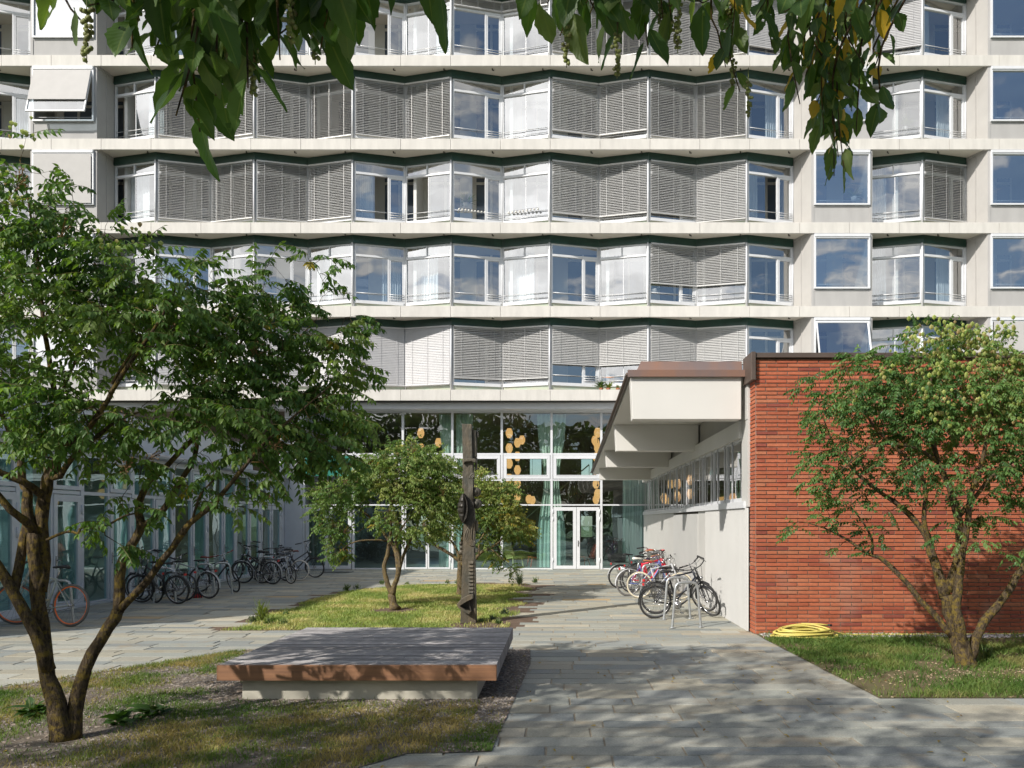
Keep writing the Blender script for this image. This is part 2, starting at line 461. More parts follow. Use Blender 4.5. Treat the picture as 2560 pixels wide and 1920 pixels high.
za = N.new("ShaderNodeMath"); za.operation = "ADD"; za.inputs[1].default_value = 0.16; Lk.new(zz.outputs[0], za.inputs[0])
dx = N.new("ShaderNodeMath"); dx.operation = "DIVIDE"; Lk.new(sp.outputs[0], dx.inputs[0]); Lk.new(za.outputs[0], dx.inputs[1])
dy = N.new("ShaderNodeMath"); dy.operation = "DIVIDE"; Lk.new(sp.outputs[1], dy.inputs[0]); Lk.new(za.outputs[0], dy.inputs[1])
cb = N.new("ShaderNodeCombineXYZ"); Lk.new(dx.outputs[0], cb.inputs[0]); Lk.new(dy.outputs[0], cb.inputs[1])
cn = N.new("ShaderNodeTexNoise"); cn.inputs["Scale"].default_value = 4.2; cn.inputs["Detail"].default_value = 9; cn.inputs["Roughness"].default_value = 0.6
Lk.new(cb.outputs[0], cn.inputs["Vector"])
dt = N.new("ShaderNodeVectorMath"); dt.operation = "DOT_PRODUCT"; dt.inputs[1].default_value = SUN
Lk.new(tc.outputs["Generated"], dt.inputs[0])
# more cloud on the sun's side of the sky than on the other
cv = N.new("ShaderNodeMath"); cv.operation = "MULTIPLY_ADD"; cv.inputs[1].default_value = 0.34; Lk.new(dt.outputs["Value"], cv.inputs[0]); Lk.new(cn.outputs["Fac"], cv.inputs[2])
cm = N.new("ShaderNodeMapRange"); cm.inputs[1].default_value = 0.67; cm.inputs[2].default_value = 0.80; Lk.new(cv.outputs[0], cm.inputs[0])
dp = N.new("ShaderNodeMath"); dp.operation = "MAXIMUM"; dp.inputs[1].default_value = 0; Lk.new(dt.outputs["Value"], dp.inputs[0])
pw = N.new("ShaderNodeMath"); pw.operation = "POWER"; pw.inputs[1].default_value = 5; Lk.new(dp.outputs[0], pw.inputs[0])
br = N.new("ShaderNodeMath"); br.operation = "MULTIPLY_ADD"; br.inputs[1].default_value = 11; br.inputs[2].default_value = 7; Lk.new(pw.outputs[0], br.inputs[0])
vn = N.new("ShaderNodeMapRange"); vn.inputs[1].default_value = 0.3; vn.inputs[2].default_value = 0.75; vn.inputs[3].default_value = 0.35; vn.inputs[4].default_value = 1.3
Lk.new(cn.outputs["Fac"], vn.inputs[0])
bm_ = N.new("ShaderNodeMath"); bm_.operation = "MULTIPLY"; Lk.new(br.outputs[0], bm_.inputs[0]); Lk.new(vn.outputs[0], bm_.inputs[1])
# a bank of sunlit cumulus low over the viewer's left shoulder, seen mirrored in the windows
d2 = N.new("ShaderNodeVectorMath"); d2.operation = "DOT_PRODUCT"; d2.inputs[1].default_value = (-0.50, -0.80, 0.33)
Lk.new(tc.outputs["Generated"], d2.inputs[0])
bk_ = N.new("ShaderNodeMapRange"); bk_.inputs[1].default_value = 0.84; bk_.inputs[2].default_value = 0.96; Lk.new(d2.outputs["Value"], bk_.inputs[0])
b3 = N.new("ShaderNodeMath"); b3.operation = "MULTIPLY_ADD"; b3.inputs[1].default_value = 0.06; Lk.new(bk_.outputs[0], b3.inputs[0]); Lk.new(cv.outputs[0], b3.inputs[2])
Lk.new(b3.outputs[0], cm.inputs[0])
b4 = N.new("ShaderNodeMath"); b4.operation = "MULTIPLY_ADD"; b4.inputs[1].default_value = 6.5; Lk.new(bk_.outputs[0], b4.inputs[0]); Lk.new(bm_.outputs[0], b4.inputs[2])
bm_ = b4
cc = N.new("ShaderNodeCombineColor"); 
for i in range(3): Lk.new(bm_.outputs[0], cc.inputs[i])
mx = N.new("ShaderNodeMix"); mx.data_type = "RGBA"
Lk.new(cm.outputs[0], mx.inputs[0]); Lk.new(sky.outputs[0], mx.inputs[6]); Lk.new(cc.outputs[0], mx.inputs[7])
Lk.new(mx.outputs[2], bg.inputs[0])
vs = scene.view_settings
vs.view_transform = "Standard"; vs.look = "None"; vs.exposure = 0.27; vs.gamma = 1.0
scene.cycles.use_denoising = True
scene.cycles.max_bounces = 7
scene.cycles.transparent_max_bounces = 16
scene.cycles.sample_clamp_indirect = 6.0
# ------------------------------------------------------------------ ground, paving, beds
g = MB(); g.quad((-300, -300, -0.06), (300, -300, -0.06), (300, 300, -0.06), (-300, 300, -0.06))
tag(g.build("ground", M["earth"]), kind="structure")

BED1 = [(-0.40, 10.9), (-0.58, 6.75), (-1.28, 6.68), (-1.75, 6.1), (-3.6, 4.4), (-9, 4.4), (-8.6, 6.3), (-6.5, 9.35), (-5.6, 10.75), (-4.74, 12.07), (-3.9, 12.25), (-0.45, 12.1)]
BED2 = [(-6.05, 14.2), (-0.95, 14.6), (-0.85, 16.5), (-0.75, 19), (-0.62, 22), (-0.5, 24.9), (-2.7, 25.3), (-4.6, 24.2), (-6.0, 21.8), (-6.15, 18.4)]
BED3 = [(3.5, 8.78), (12.5, 8.78), (12.5, 13.75), (3.37, 13.75), (3.36, 13.2)]

STONES = [(0.235, 0.245, 0.235), (0.215, 0.228, 0.232), (0.26, 0.262, 0.245), (0.30, 0.285, 0.245), (0.345, 0.315, 0.265), (0.20, 0.215, 0.22), (0.275, 0.265, 0.235), (0.36, 0.27, 0.17), (0.31, 0.31, 0.29)]
SW = [5, 5, 6, 4, 1.2, 3, 4, 0.4, 3]
def paving():
    V, F, T = [], [], []
    y = -9.0
    while y < 32.15:
        h = rnd.choice([0.26, 0.32, 0.36, 0.42, 0.30])
        if y + h > 32.15: h = 32.15 - y
        x = -16.5 + rnd.uniform(-0.8, 0)
        while x < 14.5:
            L = rnd.uniform(0.55, 1.25)
            cx_, cy_ = x + L / 2, y + h / 2
            if not inside([cx_], [cy_], BED2)[0] and not (cx_ > 3.45 and cy_ > 13.8) and cx_ > -11.2 - (5.3 if cy_ < 11.6 else 0):
                gp = 0.006
                z = rnd.uniform(-0.0025, 0.0025); tx, ty = rnd.uniform(-0.0015, 0.0015), rnd.uniform(-0.0015, 0.0015)
                c = np.array(rnd.choices(STONES, SW)[0]) * rnd.uniform(0.90, 1.12) * np.array((1.17, 1.165, 1.085))
                o = len(V)
                x0, x1, y0, y1 = x + gp, x + L - gp, y + gp, y + h - gp
                e = 0.006
                for (a, b, s1, s2) in ((x0, y0, -1, -1), (x1, y0, 1, -1), (x1, y1, 1, 1), (x0, y1, -1, 1)):
                    V.append((a, b, -0.022)); T.append(c * 0.8)
                for (a, b, s1, s2) in ((x0, y0, -1, -1), (x1, y0, 1, -1), (x1, y1, 1, 1), (x0, y1, -1, 1)):
                    V.append((a - s1 * e + rnd.uniform(-.003, .003), b - s2 * e + rnd.uniform(-.004, .004), z + tx * s1 + ty * s2)); T.append(c)
                F += [(o + 4, o + 5, o + 6, o + 7)] + [(o + i, o + (i + 1) % 4, o + 4 + (i + 1) % 4, o + 4 + i) for i in range(4)]
            x += L
        y += h
    V, T = np.array(V), np.array(T)
    o = link("paving", np_mesh("paving", V, F, M["stone"], T))
    tag(o, kind="structure")
    j = MB(); j.quad((-18, -9.5, -0.010), (15, -9.5, -0.010), (15, 32.18, -0.010), (-18, 32.18, -0.010))
    tag(j.build("paving_bed", M["joint"]), kind="structure")
paving()

def bed(name, poly, z, m):
    b = MB()
    b.add([(x, y, z) for x, y in poly], [tuple(range(len(poly)))])
    tag(b.build(name, m), kind="structure")
bed("planting_bed", BED1, 0.008, M["soil_grey"])
# the middle bed's soil shows beside the ragged ends of the stones
bed("soil_bed", [(x + (0.5 if x > -3 else -0.5), y + (0.35 if y > 20 else -0.25)) for x, y in BED2], -0.006, M["soil"])
bed("lawn_bed", BED3, 0.008, M["lawn_base"])
pe = MB()
for a, b in ((2, 3), (3, 4)):
    pass

def scatter(poly, n):
    xs = [p[0] for p in poly]; ys = [p[1] for p in poly]
    x = rng.uniform(min(xs), max(xs), n * 3); y = rng.uniform(min(ys), max(ys), n * 3)
    k = inside(x, y, poly)
    return x[k][:n], y[k][:n]

def grass(name, x, y, z0, hgt, wid, cols, seed, lean=0.6):
    """blades: one bent blade of two faces each"""
    n = len(x)
    a = rng.uniform(0, 2 * np.pi, n)
    h = hgt * rng.uniform(0.45, 1.25, n)
    wv = wid * rng.uniform(0.7, 1.3, n)
    dx_, dy_ = np.cos(a), np.sin(a)
    la = rng.uniform(0, 2 * np.pi, n); ln = lean * rng.uniform(0.2, 1.2, n) * h
    lx, ly = np.cos(la) * ln, np.sin(la) * ln
    P = np.stack([x, y, np.full(n, z0)], 1)
    V = np.zeros((n, 5, 3))
    V[:, 0] = P + np.stack([-dx_ * wv, -dy_ * wv, 0 * h], 1)
    V[:, 1] = P + np.stack([dx_ * wv, dy_ * wv, 0 * h], 1)
    mid = P + np.stack([lx * .35, ly * .35, h * .6], 1)
    V[:, 2] = mid + np.stack([dx_ * wv * .8, dy_ * wv * .8, 0 * h], 1)
    V[:, 3] = mid - np.stack([dx_ * wv * .8, dy_ * wv * .8, 0 * h], 1)
    V[:, 4] = P + np.stack([lx, ly, h], 1)
    i = np.arange(n) * 5
    F = np.stack([i, i + 1, i + 2, i + 3], 1).tolist() + np.stack([i + 3, i + 2, i + 4], 1).tolist()
    c = np.array(cols)
    k = np.clip((fbm(x * 1.6, y * 1.6, seed) - 0.25) * 2 + rng.normal(0, .16, n), 0, 0.999) * (len(c) - 1)
    ki = k.astype(int); fr = (k - ki)[:, None]
    cc = (c[ki] * (1 - fr) + c[ki + 1] * fr) * rng.uniform(0.8, 1.2, (n, 1))
    T = np.repeat(cc, 5, 0)
    o = link(name, np_mesh(name, V.reshape(-1, 3), F, M["grass"], T))
    return tag(o, kind="stuff")

def stones(name, x, y, z0, size, cols):
    n = len(x)
    base = np.array([(1, 0, 0), (0, 1, 0), (-1, 0, 0), (0, -1, 0), (0, 0, .7), (0, 0, -.5), (.6, .6, .45), (-.6, .6, .45), (-.6, -.6, .45), (.6, -.6, .45)], float)
    # octahedron with the four upper faces split at a shoulder point
    F0 = [(4, 6, 0), (4, 1, 6), (0, 6, 1), (4, 7, 1), (4, 2, 7), (1, 7, 2), (4, 8, 2), (4, 3, 8), (2, 8, 3), (4, 9, 3), (4, 0, 9), (3, 9, 0)]
    F0 = [(4, 0, 6), (0, 1, 6), (1, 4, 6), (4, 1, 7), (1, 2, 7), (2, 4, 7), (4, 2, 8), (2, 3, 8), (3, 4, 8), (4, 3, 9), (3, 0, 9), (0, 4, 9)]
    s = size * rng.uniform(0.45, 1.35, n) ** 1.3
    a = rng.uniform(0, 2 * np.pi, n)
    V = base[None] * (1 + rng.uniform(-.28, .28, (n, 10, 1)))
    V = V * np.stack([s * rng.uniform(.8, 1.4, n), s, s * rng.uniform(.5, .9, n)], 1)[:, None, :]
    ca, sa = np.cos(a)[:, None], np.sin(a)[:, None]
    X = V[..., 0] * ca - V[..., 1] * sa + x[:, None]; Y = V[..., 0] * sa + V[..., 1] * ca + y[:, None]
    Z = V[..., 2] + z0 + s[:, None] * .25
    VV = np.stack([X, Y, Z], -1).reshape(-1, 3)
    FF = (np.array(F0)[None] + (np.arange(n) * 10)[:, None, None]).reshape(-1, 3)
    c = np.array(cols)[rng.integers(0, len(cols), n)] * rng.uniform(.75, 1.25, (n, 1))
    return tag(link(name, np_mesh(name, VV, FF, M["gravel"], np.repeat(c, 10, 0))), kind="stuff")

GCOL = [(0.26, 0.23, 0.20), (0.20, 0.18, 0.165), (0.33, 0.29, 0.25), (0.15, 0.135, 0.125), (0.29, 0.235, 0.19)]
# bed 1: gravel round the bench, thinning outwards; patchy grass
x, y = scatter(BED1, 60000)
near = np.exp(-(np.clip(np.abs(x + 2.1) - 1.6, 0, 9) ** 2 / 0.7 + np.clip(8.9 - y, 0, 9) ** 2 / 0.5))
right = (x > -0.95) & (y > 7.4)
side = inside(x, y, [(-0.40, 12.2), (-0.58, 6.75), (-0.95, 6.7), (-0.9, 12.2)])
gm = (rng.random(len(x)) < np.clip(near * 1.1 + 0.26 * (fbm(x * 1.3, y * 1.3, 5) > 0.46) + 0.9 * right + .12, 0, 1))
under = (x > -3.4) & (x < -1.0) & (y > 8.85) & (y < 11.4)
gm &= ~under
x, y = x[gm][:24000], y[gm][:24000]
stones("gravel", x, y, 0.004, 0.0135, GCOL)
x, y = scatter(BED1, 200000)
near = np.exp(-(np.clip(np.abs(x + 2.1) - 1.5, 0, 9) ** 2 / 0.35 + np.clip(8.75 - y, 0, 9) ** 2 / 0.16))
dens = np.clip((fbm(x * 1.15, y * 1.15, 21) - 0.24) * 3.6, 0, 1) * (0.35 + 0.65 * (fbm(x * 5, y * 5, 22) > 0.45))
dens = dens * (1 - near) * (1 - 0.92 * ((x > -0.85) & (y > 7.6))) * np.clip(np.hypot(x + 4.45, y - 7.1) / 0.55 - .5, 0.05, 1)
k = rng.random(len(x)) < dens
x, y = x[k][:78000], y[k][:78000]
grass("grass", x, y, 0.006, 0.044, 0.0034, [(0.07, 0.14, 0.025), (0.12, 0.19, 0.04), (0.18, 0.21, 0.055), (0.34, 0.27, 0.11)], 31, lean=1.1)
# bed 2: short dry lawn in the sun
x, y = scatter(BED2, 110000)
ed = np.minimum.reduce([np.clip(x + 6.25 + (0.3 * np.sin(y * 2.0)), 0, 9), np.clip(-0.95 - x + 0.25 * np.sin(y * 3.1), 0, 9), np.clip(24.5 - y, 0, 9)])
k = (rng.random(len(x)) < np.clip(ed / 0.35, 0, 1)) & (np.hypot(x + 3.6, y - 17.4) > 0.42 + .2 * rng.random(len(x))) & ((np.hypot(x + 1.6, y - 14.9) > 0.5) | (rng.random(len(x)) < .15))
x, y = x[k][:66000], y[k][:66000]
grass("grass", x, y, -0.008, 0.060, 0.0060, [(0.20, 0.28, 0.07), (0.31, 0.37, 0.11), (0.43, 0.43, 0.17), (0.52, 0.46, 0.22)], 41, lean=1.0)
# bed 3: green clover lawn, bare by the tree
x, y = scatter(BED3, 120000)
bare = np.exp(-((x - 6.1) ** 2 / 1.6 + (y - 10.1) ** 2 / 0.35)) + 0.8 * (y > 13.25)
dens = np.clip((fbm(x * 1.4, y * 1.4, 51) - 0.26) * 3.2, 0.06, 1) * (1 - np.clip(bare, 0, 1))
k = rng.random(len(x)) < dens
x, y = x[k][:56000], y[k][:56000]
grass("grass", x, y, 0.006, 0.075, 0.0052, [(0.06, 0.12, 0.024), (0.095, 0.165, 0.036), (0.14, 0.20, 0.05), (0.22, 0.22, 0.08)], 61, lean=1.2)
x, y = scatter([(3.45, 13.28), (12.4, 13.28), (12.4, 13.74), (3.4, 13.74)], 5200)
stones("gravel", x, y, 0.006, 0.021, [(0.42, 0.40, 0.40), (0.34, 0.32, 0.33), (0.50, 0.48, 0.46), (0.38, 0.31, 0.30), (0.27, 0.27, 0.29)])
x, y = scatter(BED3, 16000)
k = rng.random(len(x)) < np.clip(np.exp(-((x - 6.4) ** 2 / 3.2 + (y - 10.0) ** 2 / 0.5)) + .16, 0, 1)
stones("wood_chips", x[k], y[k], 0.008, 0.0115, [(0.42, 0.31, 0.20), (0.50, 0.40, 0.27), (0.30, 0.21, 0.14)])

# ------------------------------------------------------------------ the apartment building
apt = empty("apartment_building", (-2.3, 32.2, 0), label="long white apartment building with zigzag rows of windows between pale concrete bands", cat="building")
def P_(b, name, mats, parent=apt, bevel=0.0):
    """a part whose mesh is written in world coordinates"""
    o = b.build(name, mats, parent, bevel)
    o.matrix_parent_inverse = Matrix.Translation(-Vector(apt.location)) if parent is apt else Matrix.Identity(4)
    return o
TOPS = [7.05, 10.30, 13.555, 16.81, 20.06, 23.315]     # tops of the bands
BX0, BX1, YF, YB = -26.0, 20.0, 31.1, 37.5
joints = [-0.38 + 1.94 * k for k in range(-14, 12)]
for z in TOPS:
    b = MB()
    xs = [BX0] + [j for j in joints if BX0 + 0.5 < j < BX1 - .5] + [BX1]
    for i in range(len(xs) - 1):
        b.box(xs[i] + 0.006, xs[i + 1] - 0.006, YF + rnd.uniform(0, .003), YF + 0.10, z - 0.42, z)
    P_(b, "parapet_band", M["concrete"], bevel=0.004)
    b = MB()
    b.box(BX0 + .05, BX1 - .05, YF + 0.1, YB, z - 0.35, z - 0.04)
    b.cur = 1
    for k in range(-6, 6):          # small hanging hooks under the slab
        for dxx in (-0.3, 1.6):
            xk = -0.38 + 3.88 * k + dxx
            b.bar((xk, YF + 0.32, z - 0.35), (xk, YF + 0.32, z - 0.42), 0.035)
            b.bar((xk, YF + 0.32, z - 0.405), (xk + 0.07, YF + 0.36, z - 0.405), 0.03)
    P_(b, "slab", [M["soffit"], M["bronze_dark"]])
NEAR = [-0.38 + 3.88 * k for k in range(-4, 3)]           # x of the outer folds
YN, YD = 31.6, 32.1
def fold_pts(x0, x1):
    """plan polyline of the zigzag from x0 to x1: (x, y)"""
    pts = []
    x = x0
    for k in range(-40, 40):
        xf = -0.38 + 1.94 * k
        if x0 - 0.3 < xf < x1 + 0.3:
            pts.append((min(max(xf, x0), x1), YN if k % 2 == 0 else YD))
    return pts
MAIN = fold_pts(-17.84, 9.32)
RIGHT = [(12.36, YD), (14.30, YN), (16.24, YD)]
LEFT = [(-25.0, YD), (-23.1, YN), (-21.16, YD)]

# --- window meshes in local space: x along the facade, -y outwards, z from the band top; shared by all windows of a kind
HW, WT = 2.60, 1.94
WW = math.hypot(1.94, 0.5)
def frame_mesh(kind):
    b = MB()
    W_ = WW
    b.box(0.02, 0.075, -0.05, 0.05, 0.25, HW); b.box(W_ - 0.075, W_ - 0.02, -0.05, 0.05, 0.25, HW)
    b.box(0.075, W_ - 0.075, -0.08, 0.05, 0.25, 0.37)
    b.box(0.075, W_ - 0.075, -0.05, 0.05, HW - 0.05, HW)
    b.box(0.075, W_ - 0.075, -0.06, 0.05, 2.10, 2.185)
    if kind == "L":
        b.box(W_ * .47 - .025, W_ * .47 + .025, -0.045, 0.045, 2.185, HW - .05)
        b.box(W_ * .5 - .012, W_ * .5 + .012, -0.02, 0.02, 0.37, 2.10)
        b.box(W_ - 0.085, W_ - 0.075, -0.03, 0.03, 0.37, 2.1)
        b.tube([(W_ - .01, -0.10, 0.0), (W_ - .01, -0.10, HW)], 0.038, 8)      # the pipe at the outer fold
        b.box(W_ - .06, W_ + .04, -0.02, 0.06, 0, HW)
    else:
        m = W_ * .665
        b.box(m - .03, m + .03, -0.055, 0.05, 0.37, 2.10)
        b.box(m + .03, m + .085, -0.045, 0.045, 0.37, 2.10); b.box(W_ - .13, W_ - .075, -0.045, 0.045, 0.37, 2.10)
        b.box(m + .085, W_ - .13, -0.045, 0.045, 0.37, 0.45); b.box(m + .085, W_ - .13, -0.045, 0.045, 2.03, 2.10)
        b.tube([(W_ - .005, -0.06, 0.0), (W_ - .005, -0.06, HW)], 0.024, 6)
    return b.mesh("frame", M["alu"])
def pane_mesh(kind, opened):
    b = MB(); W_ = WW
    b.quad((.075, 0, 2.185), (W_ - .075, 0, 2.185), (W_ - .075, 0, HW - .05), (.075, 0, HW - .05))
    if kind == "L":
        if not opened: b.quad((.075, 0.012, .37), (W_ * .5, 0.012, .37), (W_ * .5, 0.012, 2.10), (.075, 0.012, 2.10))
        b.quad((W_ * .5, -0.008, .37), (W_ - .075, -0.008, .37), (W_ - .075, -0.008, 2.10), (W_ * .5, -0.008, 2.10))
    else:
        m = W_ * .665
        e = m - .03 if not opened else W_ * .40
        b.quad((.075, 0, .37), (e, 0, .37), (e, 0, 2.10), (.075, 0, 2.10))
        b.quad((m + .085, 0, .45), (W_ - .13, 0, .45), (W_ - .13, 0, 2.03), (m + .085, 0, 2.03))
    return b.mesh("pane", M["glass"])
def rail_mesh(kind):
    b = MB(); W_ = WW
    a = (.09, W_ - .09) if kind == "L" else (.09, W_ * .63)
    for z in (0.66,) if kind == "R" else (0.47, 0.66):
        b.tube([(a[0], -.07, z), (a[1], -.07, z)], 0.014, 6)
    if kind == "R":
        for z in (0.48, 0.57, 0.66): b.tube([(W_ * .67, -.09, z), (W_ - .06, -.09, z)], 0.013, 6)
    return b.mesh("rail", M["alu_grey"])
def spandrel_mesh():
    b = MB(); b.box(.03, WW - .03, -0.02, 0.02, 0.0, 0.25)
    return b.mesh("spandrel", M["spandrel"])
def blind_mesh(zbot, tilt, white, bunch=0):
    b = MB(); W_ = WW
    y0 = -0.125
    b.box(.05, W_ - .05, y0 - .045, y0 + .045, HW - .06, HW - .002)
    z = HW - .10
    ca, sa = math.cos(tilt) * .038, math.sin(tilt) * .038
    while z > zbot + .04:
        j = rnd.uniform(-.004, .004)
        # slightly curved slat: three strips
        p = [(-1, 0), (-.33, .006), (.33, .006), (1, 0)]
        vs = []
        for s, c in p:
            vs.append((y0 + s * ca + c * sa, z + s * sa * 1 + c * ca + j))
        # outer edge (-y) lower
        for q in range(3):
            b.quad((.05, vs[q][0], vs[q][1]), (W_ - .05, vs[q][0], vs[q][1]), (W_ - .05, vs[q + 1][0], vs[q + 1][1]), (.05, vs[q + 1][0], vs[q + 1][1]))
        z -= .0655 if not bunch else .05
    b.box(.05, W_ - .05, y0 - .04, y0 + .04, zbot, zbot + .035)
    for xx in (.35, W_ * .5, W_ - .35): b.box(xx - .005, xx + .005, y0 - .046, y0 - .042, zbot, HW - .05)
    return b.mesh("blind", M["slat_white" if white else "slat"])
def curtain_mesh(x0, x1, y):
    b = MB()
    n = 40
    vs, fs = [], []
    for i in range(n + 1):
        xx = x0 + (x1 - x0) * i / n
        yy = y + .035 * math.sin(i * 1.25) + .012 * math.sin(i * 2.9)
        vs += [(xx, yy, .12), (xx, yy, 2.7)]
    for i in range(n): fs.append((2 * i, 2 * i + 2, 2 * i + 3, 2 * i + 1))
    b.add(vs, fs, True)
    return b.mesh("curtain", M["curtain_w"])
ME = {("f", k): frame_mesh(k) for k in "LR"}
for k in "LR":
    ME[("p", k, 0)] = pane_mesh(k, False); ME[("p", k, 1)] = pane_mesh(k, True); ME[("r", k)] = rail_mesh(k)
ME["s"] = spandrel_mesh()
ME["b"] = blind_mesh(0.30, R(42), False); ME["b2"] = blind_mesh(0.31, R(34), False); ME["b3"] = blind_mesh(0.29, R(54), False); ME["b4"] = blind_mesh(0.36, R(42), False); ME["B"] = blind_mesh(0.52, R(46), False); ME["H"] = blind_mesh(1.0, R(44), False)
ME["h"] = blind_mesh(1.08, R(58), False); ME["c"] = blind_mesh(0.27, R(72), True); ME["k"] = blind_mesh(0.60, R(72), True); ME["t"] = blind_mesh(2.2, R(10), False, 1)
ME["cu1"] = curtain_mesh(.1, .75, .55); ME["cu2"] = curtain_mesh(1.1, 1.85, .55); ME["cu3"] = curtain_mesh(.1, 1.2, .5)

def window(p0, p1, kind, z, state):
    a = math.atan2(p1[1] - p0[1], p1[0] - p0[0])
    f = link("window", ME[("f", kind)], apt)
    f.location = Vector((p0[0], p0[1], z)) - Vector(apt.location)
    f.rotation_euler = (0, 0, a)
    s = math.hypot(p1[0] - p0[0], p1[1] - p0[1]) / WW
    f.scale = (s, 1, 1)
    opened = state in "O" or state == "P"
    link("pane", ME[("p", kind, 1 if opened else 0)], f)
    link("rail", ME[("r", kind)], f)
    link("spandrel", ME["s"], f)
    if state in "bBHhckt": link("blind", ME[rnd.choice(["b", "b2", "b3", "b4"]) if state == "b" else state], f)
    elif rnd.random() < 0.55: link("curtain", ME[rnd.choice(["cu1", "cu2", "cu3"])], f)
    return f
STATES = {4: "OooooPootBbbbo", 3: "obbbbbboOBBbbO", 2: "ObbbbOPPoBBBbO", 1: "ooooooooooohHo"[:14], 0: "occcccc" + "BBhhhho"}
STATES[4] = "OoooOPottbbbbk"
STATES[3] = "ObbbbbbooBBbbo"
STATES[2] = "ObbbbPOPoBBBbP"
STATES[1] = "oooooooooooHHo"
STATES[0] = "occcccc" + "BBhhhho"
RST = {4: "ko", 3: "oo", 2: "ob", 1: "oo", 0: "oo"}
LST = {4: "oO", 3: "oO", 2: "oo", 1: "oo", 0: "oo"}
def zig(pts, states, z):
    for i in range(len(pts) - 1):
        window(pts[i], pts[i + 1], "L" if pts[i][1] > pts[i + 1][1] else "R", z, states[i])
for r in range(5):
    z = TOPS[r]
    zig(MAIN, STATES[r], z); zig(RIGHT, RST[r], z); zig(LEFT, LST[r], z)
    zb = TOPS[r + 1]
    for pts in (MAIN, RIGHT, LEFT):
        b = MB()
        for i in range(len(pts) - 1):
            (x0, y0), (x1, y1) = pts[i], pts[i + 1]
            ya, yb = y0 - .13, y1 - .13
            b.add([(x0, ya, z + HW), (x1, yb, z + HW), (x1, yb + .2, z + HW), (x0, ya + .2, z + HW), (x0, ya, zb - .352), (x1, yb, zb - .352), (x1, yb + .2, zb - .352), (x0, ya + .2, zb - .352)],
                  [(0, 3, 2, 1), (0, 1, 5, 4), (2, 3, 7, 6), (3, 0, 4, 7), (1, 2, 6, 5)])
        P_(b, "beam", M["greenbeam"])
    # splayed return panels beside the box bays
    def ret(xa, ya, xb, yb):
        b = MB()
        xm, ym = (xa + xb) / 2, (ya + yb) / 2
        for (p, q) in (((xa, ya), (xm, ym)), ((xm, ym), (xb, yb))):
            b.add([(p[0], p[1], z - .04), (q[0], q[1], z - .04), (q[0], q[1], zb - .352), (p[0], p[1], zb - .352)], [(0, 1, 2, 3)])
        b.bar((xm, ym - .01, z), (xm, ym - .01, zb - .352), .05, .03)
        b.bar((xa, ya, zb - .40), (xb, yb, zb - .40), .06, .09)
        P_(b, "return_panel", M["return"])
    ret(9.32, YD + .02, 9.79, 31.16); ret(16.24, YD + .02, 16.66, 31.16)
    ret(-17.84, YD + .02, -18.03, 31.16); ret(-26.0, YD, -25.0, YD + .02)
    # the inner glass wall of the winter gardens
    b = MB()
    yi = 33.9
    zc = zb - .355
    b.box(BX0 + .1, BX1 - .1, YB - 1.2, YB - 1.1, z - .03, zc)
    xs = []
    xx = -25.5
    fr = MB()
    k = 0
    while xx < BX1 - 1:
        b.box(xx, xx + .55, yi - .04, yi + .06, z - .03, zc)
        fr.quad((xx + .55, yi, z), (xx + 1.94, yi, z), (xx + 1.94, yi, zc), (xx + .55, yi, zc))
        for (a0, a1, z0, z1) in ((.55, .62, z, zc), (1.20, 1.30, z, zc), (1.87, 1.94, z, zc)):
            b.box(xx + a0, xx + a1, yi - .05, yi - .01, z0, z1)
        b.box(xx + .55, xx + 1.94, yi - .055, yi - .01, zc - .28, zc - .18)
        if k % 2 == 0: b.box(xx + .2, xx + .32, YD + .12, yi - .05, z - .03, zc)      # partition between two winter gardens
        xx += 1.94; k += 1
    iw = P_(b, "inner_wall", M["room_white"])
    o = fr.build("inner_pane", M["inner_glass"], iw)
    fl = MB()
    for pts in (MAIN, RIGHT, LEFT):
        pass
